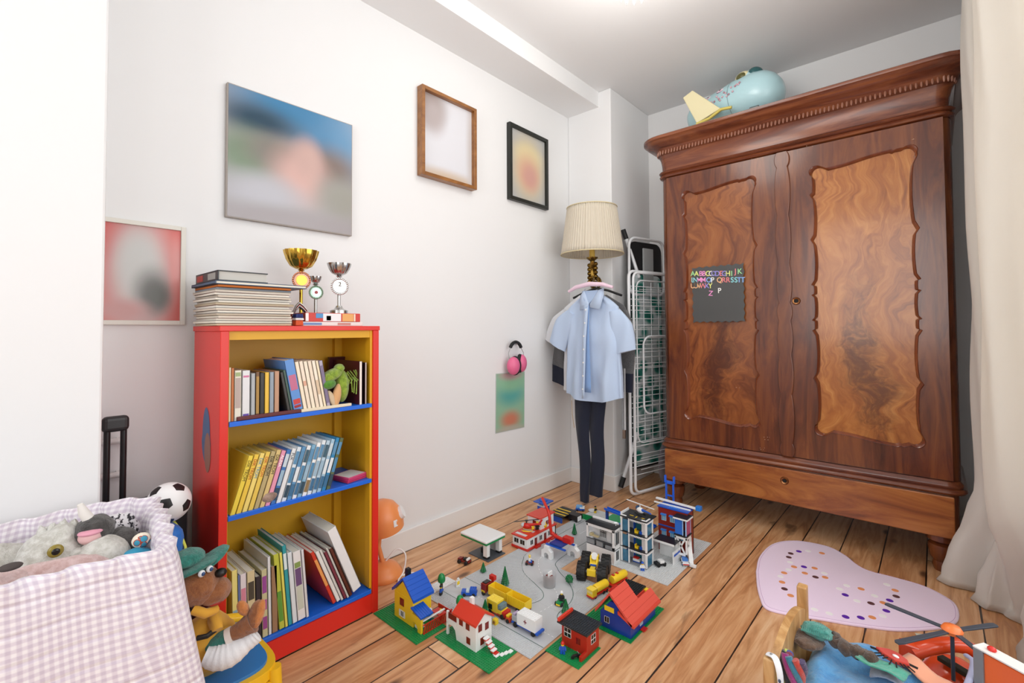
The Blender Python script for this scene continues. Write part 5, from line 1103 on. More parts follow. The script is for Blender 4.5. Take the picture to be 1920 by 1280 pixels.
def ballt(label, x, y, h=.045, r=.015, z=ZP):
    t = tin(label, 'toy tree', 'toy_tree', x, y, z, 0, 'toy trees of the brick town'); m = MB(); m.ell((0, 0, h-r), (r*.9, r*.9, r*1.15), 18, 12, lambda v: v*(1+.07*math.sin(v.z*22)*1)); m.build('foliage', P_(GRN), t, smooth=30)
    m = LB(); m.b(-.5, -.5, 0, 1, 1, (h-2*r)/.0032+1); m.build('trunk', P_('5a3a20'), t); return t
skin, = ('f0cc30',)
def fig(label, x, y, z, torso, legs, hat=None, rot=0, sit=False, group='toy figures'):
    t = tin(label, 'toy figure', 'toy_figure', x, y, z, rot, group); k = .0032
    for s in (-1, 1):
        if sit: one('box', -.003, .011, s*.0042-.0036, s*.0042+.0036, 0, .007).build('leg', P_(legs), t, bevel=.0008)
        else: one('box', -.0035, .0035, s*.0042-.0036, s*.0042+.0036, 0, .012).build('leg', P_(legs), t, bevel=.0008)
    zb = .006 if sit else .012
    m = MB(); m.loft([[(-.0036, -.008, zb), (.0036, -.008, zb), (.0036, .008, zb), (-.0036, .008, zb)], [(-.003, -.0058, zb+.013), (.003, -.0058, zb+.013), (.003, .0058, zb+.013), (-.003, .0058, zb+.013)]]); m.build('torso', P_(torso), t, bevel=.0006)
    for s in (-1, 1): one('tube', [(0, s*.0065, zb+.011), (.001, s*.0095, zb+.006), (.006, s*.0095, zb+.002)], .0022, 6).build('arm', P_(torso), t, smooth=60)
    one('lathe', [(.003, zb+.013), (.0048, zb+.0145), (.0048, zb+.021), (.003, zb+.0225), (0, zb+.0225)], 12).build('head', P_(skin), t, smooth=40)
    if hat: one('lathe', [(.0062, zb+.0195), (.0064, zb+.021), (.0052, zb+.0235), (.0035, zb+.0262), (0, zb+.0268)], 12).build('hat', P_(hat), t, smooth=40)
    return t
tyre = mat('tyre_rubber', '191a1b', .6); hubm = mat('hub_grey', 'b9bcc0', .35)
def wheel(par, x, y, z, r, w, hub=None, tread=False):
    m = MB(); m.M = T(x, y, z) @ Matrix.Rotation(PI/2, 4, 'X'); n = 24
    if tread:
        m.lathe([(r*.55, -w/2), (r*.93, -w/2), (r*.97, -w*.3), (r*.97, w*.3), (r*.93, w/2), (r*.55, w/2)], 32)
        for k in range(16):
            a = 2*PI*k/16
            for s in (-1, 1):
                mm_ = m.M; m.M = m.M @ Matrix.Rotation(a+s*.09, 4, 'Z'); m.box(r*.90, r*1.04, -r*.10, r*.10, s*w*.04, s*w*.5) if s > 0 else m.box(r*.90, r*1.04, -r*.10, r*.10, -w*.5, -w*.04); m.M = mm_
    else: m.lathe([(r*.55, -w/2), (r*.94, -w/2), (r, -w*.35), (r, w*.35), (r*.94, w/2), (r*.55, w/2)], n)
    o = m.build('wheel', tyre, par, smooth=35)
    h = MB(); h.M = T(x, y, z) @ Matrix.Rotation(PI/2, 4, 'X'); h.lathe([(0, -w*.42), (r*.16, -w*.46), (r*.16, -w*.36), (r*.42, -w*.34), (r*.5, -w*.47), (r*.6, -w*.47), (r*.6, w*.47), (r*.5, w*.47), (r*.42, w*.34), (r*.16, w*.36), (r*.16, w*.46), (0, w*.42)], 18); h.build('hub', hub or hubm, o, smooth=35); return o
# ---- yellow house ----
yh = tin('yellow brick toy house with blue sloped roof and black chimney', 'toy house', 'toy_house', .393, -1.672, ZP)
bricks(yh, 'wall', YEL, [(0, 0, 0, 13.6, 1, 28), (0, 9, 0, 13.6, 1, 28), (0, 1, 0, 1, 8, 28), (12.6, 1, 0, 1, 8, 28)])
slopeprism(yh, 'gable', YEL, [(0, 28), (13.6, 28), (6.8, 44)], 0, 10)
for k in range(5):
    a0, a1 = k/5, (k+1)/5; sx = 8.1
    for s, nm in ((-1, 'left'), (1, 'right')):
        q = [(6.8+s*sx*(1-a0), 27+18*a0), (6.8+s*sx*(1-a1)-0*s, 27+18*a1), (6.8+s*sx*(1-a1), 29.6+18*a1), (6.8+s*sx*(1-a0), 30.2+18*a0)]
        slopeprism(yh, 'roof_course', BLU, q, -.6, 10.6)
bricks(yh, 'chimney', BLK, [(3.6, 3, 42, 2, 2, 10, True)])
window_(yh, 4.2, 0, 16, 3, 8, 'x', DRD, DRD); f = window_(yh, 3.6, 0, 4, 4.4, 7, 'x', WHT, WHT)
bricks(yh, 'shutter_bar', BLK, [(5.2, -.2, 5, .5, .2, 5), (6.2, -.2, 5, .5, .2, 5)])
bricks(yh, 'awning_wall', YEL, [(15, -1.0, 0, 1, 1, 16), (19.5, -1.0, 0, 1, 1, 16), (15, -1, 13, 5, 1, 3)]) if False else None
slopeprism(yh, 'arch_wall', YEL, [(13.6, 8), (16, 8), (17.5, 4), (17.5, 0), (20, 0), (20, 16), (13.6, 16)], -.5, .5)
m = LB()
for k in range(6): m.add([(13.4, -1+1.1*k, 21), (20.6, -1+1.1*k, 16), (20.6, .0+1.1*k, 16), (13.4, .0+1.1*k, 21), (13.4, -1+1.1*k, 22.6), (20.6, -1+1.1*k, 17.6), (20.6, .0+1.1*k, 17.6), (13.4, .0+1.1*k, 22.6)], [(0, 1, 2, 3), (4, 5, 6, 7), (0, 1, 5, 4), (1, 2, 6, 5), (2, 3, 7, 6), (3, 0, 4, 7)])
m.build('awning', P_(BLU), yh)
bricks(yh, 'step', WHT, [(14, .8, 0, 3, 3, 3)])
fn_ = tin('red lattice fence around the garden of the yellow house', 'toy fence', 'toy_fence', .558, -1.672, ZP)
m = LB(); m.b(0, 0, 0, .4, 16, .8); m.b(0, 0, 9, .4, 16, .8)
for k in range(12): m.M = SM; m.add([(0, k*1.3, .8), (.4, k*1.3, .8), (.4, k*1.3+.4, .8), (0, k*1.3+.4, .8), (0, k*1.3+1.2, 9), (.4, k*1.3+1.2, 9), (.4, k*1.3+1.6, 9), (0, k*1.3+1.6, 9)], [(0, 1, 2, 3), (4, 5, 6, 7), (0, 1, 5, 4), (1, 2, 6, 5), (2, 3, 7, 6), (3, 0, 4, 7)])
m.build('lattice', P_(RED), fn_)
bricks(fn_, 'white_rail', WHT, [(-1.2, .5, 12, .8, 12, 1.2)]); bricks(fn_, 'back_panel', RED, [(-9, 15.5, 0, 9, .4, 8), (-7, 10, 6, 6, 4, 1)])
fig('blue toy figure sitting in the garden of the yellow house', .508, -1.60, ZP, BLU, BLU, WHT, 40); fig('white-clad toy figure behind the red lattice fence', .535, -1.575, ZP, WHT, RED, None, 10)
# ---- white villa ----
wv = tin('white brick toy villa with red roof, balcony arch and outside stairs', 'toy house', 'toy_house', .612, -1.616, ZP)
bricks(wv, 'wall', WHT, [(6.5, 0, 0, 11.5, 1, 26), (6.5, 8, 0, 11.5, 1, 26), (6.5, 1, 0, 1, 7, 26), (17, 1, 0, 1, 7, 26), (0, 0, 13, 6.5, 1, 4), (0, 0, 0, 1, 1, 13), (0, 8, 0, 1, 1, 18), (0, 8, 13, 7, 1, 4), (0, 0, 17, 1, 1, 7), (0, 0, 12.4, 6.5, 9, .8)])
slopeprism(wv, 'arch', WHT, [(1, 13), (1, 9), (2, 11.6), (4, 11.8), (5.6, 9), (6.5, 0), (7, 0), (7, 13)], 0, 1)
slopeprism(wv, 'gable', WHT, [(0, 26), (9, 26), (4.5, 34)], 6.5, 18, 'x')
m = LB(); m.prism([(-.8, 25.2), (4.5, 34.2), (9.8, 25.2), (9.8, 27.4), (4.5, 36.6), (-.8, 27.4)], 4.6, 18.8, 0); m.build('roof', P_('d4402c'), wv, bevel=.0004, seg=1)
for k in (1, 2): bricks(wv, 'roof_ridge', 'b8301f', [(4.6, -.8+2.2*k-.1, 26+3.55*k, 14.2, .16, 1.2)])
bricks(wv, 'chimney', WHT, [(9.5, 4.5, 34, 1.6, 1.6, 8, True)])
bricks(wv, 'balcony_rail', DRD, [(1, .3, 17, 5, .4, 6)])
for (x, z) in ((8.2, 18), (12.2, 17.5), (12.6, 4)): window_(wv, x, 0, z, 2.2, 6.5, 'x', DRD, DRD)
for (y, z) in ((1.4, 18), (5.2, 16), (2.5, 4)): window_(wv, 18, y, z, 2, 7, 'y', DRD, DRD, 1)
stp = LB()
for k in range(5): stp.b(18.5+1.35*k, 3.5, 10-2.4*k, 1.6, 2.4, 1.0)
stp.build('stair_tread', P_(WHT), wv); stp = LB()
for k in range(5): stp.b(18.6+1.35*k, 3.6, 8.4-2.4*k if k < 4 else 0, 1.4, 2.2, 1.6)
stp.build('stair_riser', P_(RED), wv)
bricks(wv, 'path', WHT, [(25, 1.6, 0, 1.6, 2, 1.2), (26.2, 3.0, 0, 1.6, 2, 1.2), (27, 4.6, 0, 1.6, 2, 1.2), (27.8, 6.4, 0, 1.6, 2.2, 1.2), (27.8, 8.6, 0, 1.2, 2, 1.2)]) if False else bricks(wv, 'path', WHT, [(24.6, 3.2, 0, 1.6, 2, 1.0), (25.8, 5.0, 0, 1.6, 2, 1.0), (26.4, 6.8, 0, 1.6, 2, 1.0), (27.0, 8.6, 0, 1.6, 2, 1.0)])
# ---- small red house ----
rh = tin('small red brick toy house with flat black studded roof', 'toy house', 'toy_house', .935, -1.432, ZP)
bricks(rh, 'wall', 'b52a1c', [(0, 4, 0, 1, 9, 22), (1, 4, 0, 11, 1, 22), (11, 0, 0, 1, 4, 5), (11, 5, 0, 1, 8, 22), (1, 12, 0, 10, 1, 22)])
m = LB(); m.box(-1.2, 13.2, 2.4, 13.6, 22, 23.4); m.studs(-1, 2.6, 14, 11, 23.4); m.build('roof', P_('26282b'), rh)
bricks(rh, 'parapet', 'd8402c', [(-1.2, 11.6, 23.4, 1, 1, 3, True), (-1.2, 2.6, 23.4, 1, 9, 3, True)])
f = window_(rh, 1.2, 4, 10, 3.4, 9, 'x', BLK, WHT); f = window_(rh, 7, 4, 8, 2, 6, 'x', DRD, '8c2418'); f = window_(rh, 12, 7, 8, 3.4, 9, 'y', BLK, WHT, 1)
bricks(rh, 'window_bar', WHT, [(1.2, 3.85, 14, 3.4, .12, .8)]); bricks(rh, 'window_bar', WHT, [(12.05, 7, 12, .12, 3.4, .8)])
fig('blue clad toy figure with red cap in front of the small red house', .965, -1.437, ZP, BLU, BLU, RED, -60)
tm = tin('black toy motorcycle parked at the corner of the small red house', 'toy motorcycle', 'toy_motorcycle', 1.008, -1.428, ZP, 60); wheel(tm, -.010, 0, .006, .006, .004); wheel(tm, .010, 0, .006, .006, .004); one('box', -.010, .010, -.003, .003, .006, .013).build('bike_body', P_(BLK), tm, bevel=.001); one('tube', [(.008, -.006, .018), (.008, .006, .018)], .001, 6).build('handlebar', P_(DGY), tm)
# ---- blue house ----
bh = tin('blue brick toy house with steep red tiled roof and black dormer', 'toy house', 'toy_house', .978, -1.232, ZP)
bricks(bh, 'wall', '1a3f9e', [(0, 0, 0, 14.4, 1, 16), (0, 22, 0, 14.4, 1, 16), (0, 1, 0, 1, 21, 16), (13.4, 1, 0, 1, 21, 16)])
slopeprism(bh, 'gable', '1a3f9e', [(0, 16), (14.4, 16), (8, 30), (5, 30)], 0, 1)
for s in (-1, 1):
    for k in range(5):
        a0, a1 = k/5, (k+1)/5; xc = 5.4
        w_ = 7.2 if s < 0 else 10.4
        q = [(xc+s*w_*(1-a0), 14+24*a0), (xc+s*w_*(1-a1), 14+24*a1), (xc+s*w_*(1-a1), 17+24*a1), (xc+s*w_*(1-a0), 17.6+24*a0)]
        slopeprism(bh, 'roof_course', 'dc5a4c', q, -1.5, 12 if k > 1 else 24)
m = LB(); m.prism([(9.2, 22), (16.6, 14), (16.6, 16.2), (9.2, 25)], -1.5, 24, 1)
m.build('lower_roof', P_('d24a3c'), bh)
m = LB()
for j in range(25):
    for i in range(4): m.stud(10.2+1.5*i, -.9+j, 24.2-1.75*i, 6)
m.build('roof_studs', P_('cc4436'), bh)
m = LB(); m.box(1, 10, 12, 23, 26, 27.5); m.studs(1, 12, 9, 11, 27.5); m.build('dormer_roof', P_(BLK), bh); bricks(bh, 'dormer', 'dc5a4c', [(1, 12, 15, 9, 1, 11), (1, 22, 15, 9, 1, 11), (9, 13, 15, 1, 9, 11)])
bricks(bh, 'yellow_brick', YEL, [(2.2, -.4, 19, 4.6, .4, 5), (10, 21, 20, 1.4, 2, 6)])
window_(bh, 2.0, 0, 6, 2.4, 6.5, 'x', BLK, WHT); window_(bh, 14.4, 8, 4, 2.6, 10, 'y', TRB, WHT, 1); window_(bh, 14.4, 14, 8, 6, 4, 'y', TRB, WHT, 1)
bricks(bh, 'step', RED, [(14.6, 8, 0, 2, 3, 1.4)])
rp_ = tin('red studded platform left of the blue house roof', 'toy platform', 'toy_platform', .912, -1.07, ZP); bricks(rp_, 'deck', RED, [(0, 0, 8, 9, 7, 1.2, True)]); bricks(rp_, 'post', 'c9a880', [(0, 0, 0, 1, 1, 8), (8, 0, 0, 1, 1, 8), (0, 6, 0, 1, 1, 8), (8, 6, 0, 1, 1, 8)])
# ---- petrol station ----
gs = tin('white and green toy petrol station canopy on grey pillars', 'toy petrol station', 'toy_petrol_station', .245, -1.165, 0)
bricks(gs, 'floor_slab', '4a5058', [(0, -1, 0, 16, 14, 1.2)])
bricks(gs, 'pillar', WHT, [(11, 0, 4, 3, 2.4, 18), (11, 10, 4, 3, 2.4, 18)]); bricks(gs, 'pillar_foot', BLK, [(11, 0, 1.2, 3, 2.4, 3), (11, 10, 1.2, 3, 2.4, 3)]); bricks(gs, 'back_wall', 'c9cdd0', [(1, 11, 1.2, 10, 1, 14)])
m = LB(); m.box(-6, 15, -1.5, 14, 21.5, 24); m.build('canopy_band', P_(GRN), gs, bevel=.002); m = LB(); m.box(-6.3, 15.3, -1.8, 14.3, 24, 27.5); m.build('canopy', P_(WHT), gs, bevel=.006, seg=3)
bricks(gs, 'pump', BLK, [(5, 4, 1.2, 1.4, 2, 7)])
jp = tin('dark red open toy jeep beside the petrol station', 'toy car', 'toy_car', .295, -1.245, 0, 12, 'toy vehicles')
for x in (-.017, .019):
    for y in (-.014, .014): wheel(jp, x, y, .0085, .0085, .008)
one('box', -.028, .030, -.011, .011, .008, .015).build('chassis', P_(DRD), jp, bevel=.001); one('box', -.028, -.010, -.010, .010, .015, .020).build('bonnet', P_(DRD), jp, bevel=.001); one('box', .0, .02, -.010, .010, .015, .024).build('cabin', P_(BLK), jp, bevel=.002); one('box', .018, .026, -.011, .011, .018, .026).build('rear_rack', P_(WHT), jp, bevel=.001)
# ---- fire station ----
fs = tin('red and white toy fire station with helicopter deck', 'toy fire station', 'toy_fire_station', .350, -.985, ZP)
bricks(fs, 'base', RED, [(-.6, -.6, 0, 12.4, 29, 3)]); bricks(fs, 'wall', WHT, [(0, 0, 3, 11, 1, 14), (10, 1, 3, 1, 27, 14), (0, 1, 3, 1, 27, 14), (0, 27, 3, 11, 1, 14)])
bricks(fs, 'deck', 'd43828', [(-.6, -.6, 17, 12.2, 29, 1.6)]); bricks(fs, 'white_tile', LGY, [(1, 1, 18.6, 8, 2.2, .5), (1, 8, 18.6, 8, 2.2, .5)])
bricks(fs, 'upper_wall', WHT, [(0, 14, 18.6, 10, 1, 16), (9, 15, 18.6, 1, 12, 16), (0, 15, 18.6, 1, 12, 16)]); bricks(fs, 'upper_roof', 'd8402c', [(-.6, 13.4, 34.6, 11, 15, 1.5)])
for x in (1.2, 5.8): window_(fs, x, 0, 7, 3.6, 7, 'x', BLK, WHT)
for y in (3, 11.5, 20): window_(fs, 11, y, 6, 2.6, 7, 'y', BLK, WHT, 1)
for y in (7, 16): bricks(fs, 'door', DRD, [(11, y, 3, .2, 2.2, 10)])
for y in (6, 15, 21): bricks(fs, 'step', RED, [(11.6, y, 0, 1.6, 4.4, 2)])
window_(fs, 4, 14, 22, 2.5, 8, 'x', DRD, DRD); window_(fs, 10, 19, 22, 4, 7, 'y', DRD, WHT, 1)
hc = tin('red toy helicopter with black rotor on the fire station deck', 'toy helicopter', 'toy_helicopter', .385, -.925, ZP+.0625, 200, 'toy helicopters')
m = MB(); m.ell((0, 0, .022), (.024, .012, .014), 16, 10); m.build('cabin', P_(RED), hc, smooth=50); m = MB(); m.tube([(-.015, 0, .028), (-.045, 0, .036), (-.075, 0, .040)], [.008, .005, .004], 8); m.build('tail_boom', P_(RED), hc, smooth=60)
m = MB(); m.prism([(-.068, .036), (-.084, .062), (-.074, .062), (-.058, .040)], -.0015, .0015, 1); m.build('tail_fin', P_(RED), hc); one('cyl', .003, .034, .046, 8).build('mast', P_(BLK), hc)
m = MB(); m.M = T(0, 0, .046) @ Matrix.Rotation(rad(35), 4, 'Z'); m.box(-.062, .062, -.003, .003, 0, .0018); m.box(-.006, .006, -.006, .006, -.001, .003); m.build('rotor', P_(BLK), hc); m = MB(); m.ell((.014, 0, .024), (.014, .0105, .011), 14, 8); m.build('windscreen', mat('toy_clear', 'c9d8dc', .1), hc, smooth=50)
for s in (-1, 1): one('tube', [(-.02, s*.011, .002), (.022, s*.011, .002)], .0015, 6).build('skid', P_(YEL), hc, smooth=60)
one('tube', [(-.028, .0, .012), (-.035, .01, .006), (-.02, .018, .003), (.002, .022, .003), (.012, .02, .002)], .0018, 6).build('hose', P_(YEL), hc, smooth=60); one('box', -.04, -.028, -.004, .004, .012, .026).build('water_bucket', P_(YEL), hc, bevel=.001)
fig('toy firefighter with yellow helmet on the fire station deck', .415, -.880, ZP+.061, BLK, BLK, YEL, -30)
yb_ = tin('yellow toy basket hanging shape standing on the fire station deck edge', 'toy basket', 'toy_basket_cage', .425, -.835, ZP+.0605); one('lathe', [(.0, 0), (.008, 0), (.014, .012), (.012, .013), (0, .004)], 16).build('bowl', P_(YEL), yb_, smooth=40)
for k in range(4): a = k*PI/2; one('tube', [(.012*math.cos(a), .012*math.sin(a), .012), (.0, .0, .034)], .0018, 6).build('strut', P_(YEL), yb_)
yb_['label'] = 'yellow toy rescue basket on the edge of the fire station deck'
# ---- blue control tower and black hangar ----
tw = tin('blue toy control tower with wide blue flat roof near the corner', 'toy tower', 'toy_tower', .215, -.63, 0)
bricks(tw, 'tower_wall', BLU, [(0, 0, 0, 6, 6, 20)]); bricks(tw, 'window_band', WHT, [(.5, .5, 20, .6, .6, 5), (4.9, .5, 20, .6, .6, 5), (.5, 4.9, 20, .6, .6, 5), (4.9, 4.9, 20, .6, .6, 5), (-.3, -.3, 19, 6.6, 6.6, 1.4)]); bricks(tw, 'roof', BLU, [(-2, -2, 25, 10, 10, 1.4), (1, 1, 26.4, 4, 4, 1)]); window_(tw, 6, 2, 7, 1.6, 5, 'y', BLK, WHT, 1)
hg_ = tin('black toy hangar roof with yellow stripes beside the blue tower', 'toy hangar', 'toy_hangar', .29, -.62, 0)
bricks(hg_, 'wall', BLU, [(0, 0, 0, 10, 1, 10), (0, 14, 0, 10, 1, 10), (0, 1, 0, 1, 13, 10)]); bricks(hg_, 'roof', BLK, [(-.5, -.5, 10, 12, 16, 1.4)]); bricks(hg_, 'stripe', YEL, [(-.5, 2, 11.4, 12, 1.2, .4), (-.5, 6, 11.4, 12, 1.2, .4), (-.5, 10, 11.4, 12, 1.2, .4)]); bricks(hg_, 'white_panel', WHT, [(11.6, 10, 3, .3, 5, 7)])
bt_ = tin('black and white toy truck trailer behind the hangar', 'toy trailer', 'toy_trailer', .405, -.545, .004); bricks(bt_, 'load_box', BLK, [(-4, -3, 3, 8, 6, 8)]); bricks(bt_, 'white_side', WHT, [(4, -3, 3, .4, 4, 7)])
for x in (-.02, .02): wheel(bt_, x, -.02, .006, .006, .004); wheel(bt_, x, .02, .006, .006, .004)
vn_ = tin('blue and white toy van at the far end of the town', 'toy car', 'toy_car', .345, -.405, 0, 30, 'toy vehicles')
one('box', -.025, .025, -.015, .015, .006, .016).build('van_body', P_(BLU), vn_, bevel=.001); one('box', -.022, .012, -.014, .014, .016, .03).build('cabin', P_('6aa8e0'), vn_, bevel=.003); one('box', -.002, .025, -.0155, .0155, .016, .024).build('white_panel', P_(WHT), vn_, bevel=.001)
for x in (-.016, .016):
    for y in (-.013, .013): wheel(vn_, x, y, .006, .006, .005)
rd_ = tin('round white toy plate beside the blue and white van', 'toy plate', 'toy_round_plate', .405, -.37, .006+.0); one('cyl', .024, 0, .0026, 28).build('disc', P_(WHT), rd_, smooth=40)
fig('small dark toy figure near the trousers', .432, -.385, .003+FZ, BLK, YEL, BLK, 0)
# ---- crane on white arches ----
cn_ = tin('red toy crane arm bent over the road on blue and white stand', 'toy crane', 'toy_crane', .60, -.905, ZP); cn_.scale = (1.25, 1.25, 1.15)
for x, y in ((-.045, -.05), (.02, .02)):
    m = MB(); m.M = T(x, y, 0); m.prism([(-.022, 0), (-.022, .026), (-.010, .036), (-.010, .046), (.010, .046), (.010, .036), (.022, .026), (.022, 0), (.010, 0), (.010, .014), (.005, .020), (-.005, .020), (-.010, .014), (-.010, 0)], -.008, .008, 1); m.build('arch', P_(WHT), cn_, bevel=.0006)
one('box', -.055, .03, -.048, -.040, .046, .051).build('beam', P_(BLU), cn_, bevel=.0005); one('box', -.055, .03, .008, .016, .046, .051).build('beam', P_(BLU), cn_, bevel=.0005); one('box', -.04, .012, -.045, .02, .051, .058).build('turntable', P_('14388c'), cn_, bevel=.001)
one('box', -.005, .03, -.014, .010, .058, .080).build('counterweight', P_(RED), cn_, bevel=.002); one('tube', [(.0, -.004, .062), (-.045, -.004, .066), (-.058, -.004, .075)], .007, 8).build('arm_base', P_(RED), cn_, smooth=60)
one('tube', [tuple(p) for p in crv([(-.060, -.004, .066), (-.066, -.004, .10), (-.075, 0, .145), (-.10, .01, .172), (-.13, .03, .185)], 20)], .0055, 8).build('boom', P_(RED), cn_, smooth=60)
# ---- monster truck with huge tyres ----
mt = tin('yellow toy truck on four huge black treaded tyres', 'toy truck', 'toy_monster_truck', .784, -.962, 0, -68)
for x in (-.045, .045):
    for y in (-.042, .042): wheel(mt, x, y, .037, .0355, .034, mat('hub_silver', 'c9ccd0', .3), True)
ym = P_(YEL)
one('box', -.058, .058, -.011, .011, .038, .050).build('chassis', ym, mt, bevel=.002); one('box', .055, .066, -.018, .018, .030, .055).build('bumper', ym, mt, bevel=.001); one('box', -.03, .02, -.016, .016, .050, .060).build('bonnet', ym, mt, bevel=.002)
one('tube', [(-.05, -.012, .05), (-.03, -.014, .078), (.0, -.014, .078), (.014, -.012, .056)], .003, 8).build('roll_bar', ym, mt, smooth=60); one('tube', [(-.05, .012, .05), (-.03, .014, .078), (.0, .014, .078), (.014, .012, .056)], .003, 8).build('roll_bar', ym, mt, smooth=60)
m = MB(); m.M = T(-.01, 0, .078) @ Matrix.Rotation(rad(65), 4, 'Y'); m.cyl(.014, -.002, .002, 20); m.build('spare_disc', P_(LGY), mt, smooth=40); one('box', .0, .022, -.012, .012, .050, .058).build('seat', P_(BLU), mt, bevel=.001)
for x in (-.045, .045): one('tube', [(x, -.03, .037), (x, .03, .037)], .005, 8).build('axle', P_(DGY), mt, smooth=60)
# ---- trucks on the main road ----
def vehicle(label, name, cat, x, y, rot, parts, wh, wr=.0085, ww=.006, z=ZP, g='toy vehicles'):
    t = tin(label, cat, name, x, y, z, rot, g)
    for nm, col, bx_, bev in parts: one('box', *bx_).build(nm, P_(col), t, bevel=bev)
    for xx, yy in wh: wheel(t, xx, yy, wr, wr, ww)
    return t
yt = tin('long yellow open-topped toy lorry with dark red cab', 'toy truck', 'toy_truck', .655, -1.352, ZP, 1, 'toy vehicles')
for x0_, x1_ in ((-.085, .005), (.007, .097)):
    m = MB(); m.box(x0_, x1_, -.019, -.017, .016, .048); m.box(x0_, x1_, .017, .019, .016, .048); m.box(x0_, x0_+.002, -.017, .017, .016, .048); m.box(x1_-.002, x1_, -.017, .017, .016, .048); m.box(x0_, x1_, -.017, .017, .016, .018)
    for k in range(11):
        xx = x0_+.006+k*.0078; m.box(xx, xx+.0016, -.0202, -.019, .018, .046); m.box(xx, xx+.0016, .019, .0202, .018, .046)
    tr2 = m.build('container', P_(YEL), yt)
one('box', -.085, .097, -.016, .016, .011, .016).build('chassis', P_(DRD), yt); one('box', -.125, -.098, -.019, .019, .012, .044).build('cab', P_('8c2a1c'), yt, bevel=.002); one('box', -.122, -.103, -.013, .013, .044, .047).build('cab_roof', P_(BLK), yt); one('box', -.1, -.085, -.012, .012, .010, .016).build('coupling', P_(DGY), yt)
one('box', -.1265, -.1245, -.015, .015, .030, .040).build('windscreen', mat('toy_dark_glass', BLK, .15), yt); one('box', -.122, -.104, -.0195, -.0188, .012, .020).build('yellow_arch', P_(YEL), yt)
for x in (-.113, -.06, .06, .078):
    for y in (-.0165, .0165): wheel(yt, x, y, .0085, .0085, .006)
sg = tin('red toy sign block standing behind the cab of the yellow lorry', 'toy sign', 'toy_sign', .548, -1.325, ZP+.0478-.0478); bricks(sg, 'post', RED, [(-.5, -.5, 0, 1, 1, 14)]); bricks(sg, 'sign_block', RED, [(-1.5, -1, 14, 3.2, 2, 5, True)])
mv = vehicle('yellow toy mail van with red chassis and black and white crest', 'toy_van', 'toy van', .672, -1.418, 2, [('van_body', YEL, (-.045, .005, -.019, .019, .012, .046), .001), ('chassis', RED, (-.045, .038, -.018, .018, .008, .013), 0), ('bonnet', RED, (.022, .04, -.017, .017, .013, .024), .001), ('dashboard', YEL, (.005, .026, -.018, .018, .013, .026), .001)], [(-.028, -.0165), (-.028, .0165), (.028, -.0165), (.028, .0165)])
m = LB(T(-5.6, -2.4, 14.4)); m.box(0, 6.2, 0, 4.8, 0, 1.2); m.studs(.1, .4, 6, 4, 1.2); m.build('roof', P_('f6dc50'), mv)
one('box', .006, .022, -.017, .017, .026, .044).build('windscreen', glassm, mv, bevel=.002)
for a, b, c, d, cc in ((-.036, -.018, .018, .036, '1c1c1e'), (-.033, -.021, .021, .033, 'eeeeec'), (-.030, -.024, .024, .030, '1c1c1e')): one('box', a, b, -.0194-.0001*(a*-100), -.019, c, d).build('crest', P_(cc), mv)
wt = vehicle('white toy ambulance trailer with dark red cross', 'toy_trailer', 'toy trailer', .808, -1.418, 1, [('chassis', BLU, (-.062, .048, -.018, .018, .010, .016), .001), ('box_body', WHT, (-.034, .045, -.021, .021, .016, .056), .0006), ('tow_frame', 'a9adb0', (-.062, -.036, -.016, .016, .016, .034), .002), ('ladder', 'b9a8c8', (-.06, -.05, -.012, .012, .034, .040), .001), ('bumper', BLU, (.046, .054, -.020, .020, .010, .017), .001)], [(-.045, -.0165), (-.045, .0165), (.033, -.0165), (.033, .0165)])
m = LB(T(-4.2, -2.6, 17.5)); m.studs(0, .1, 10, 5, 0); m.build('roof_studs', P_(WHT), wt)
one('box', .001, .004, -.0215, -.021, .030, .044).build('cross', P_('7c2030'), wt); one('box', -.004, .009, -.0216, -.021, .0355, .0385).build('cross', P_('7c2030'), wt)
rm_ = tin('yellow and red toy cab between mail van and white trailer', 'toy truck', 'toy_truck', .735, -1.423, ZP, 0, 'toy vehicles'); one('box', -.016, .004, -.014, .014, .004, .016).build('cab', P_('c84a28'), rm_, bevel=.001); one('box', -.018, -.006, -.010, .010, .016, .022).build('cab_roof', P_(YEL), rm_, bevel=.001); wheel(rm_, -.006, -.015, .0065, .0065, .004); wheel(rm_, -.006, .015, .0065, .0065, .004)
pbx = tin('small yellow toy mail box on the studded strip', 'toy mail box', 'toy_mail_box', .700, -1.468, ZP); bricks(pbx, 'box_body', YEL, [(-1, -1, 0, 2, 2, 5.5, True)]); one('cyl', .0045, -.0005, .0005, 14).build('round_badge', P_('9c5a20'), pbx); pbx.children[-1].matrix_local = T(0, -.0085, .009) @ Matrix.Rotation(PI/2, 4, 'X')
bc = vehicle('small blue toy car on the road behind the white villa', 'toy_car', 'toy car', .500, -1.405, 38, [('chassis', BLU, (-.030, .030, -.014, .014, .005, .014), .001), ('cabin', BLU, (.002, .028, -.013, .013, .014, .026), .001), ('bonnet', BLU, (-.030, -.012, -.013, .013, .014, .018), .001)], [(-.018, -.0125), (-.018, .0125), (.018, -.0125), (.018, .0125)], .0065, .005)
one('box', -.012, .002, -.011, .011, .014, .022).build('windscreen', mat('toy_clear', 'c9d8dc', .1), bc, bevel=.001); m = LB(T(.3, -1.6, 8.1)); m.studs(0, .1, 3, 3, 0); m.build('roof_studs', P_(BLU), bc)
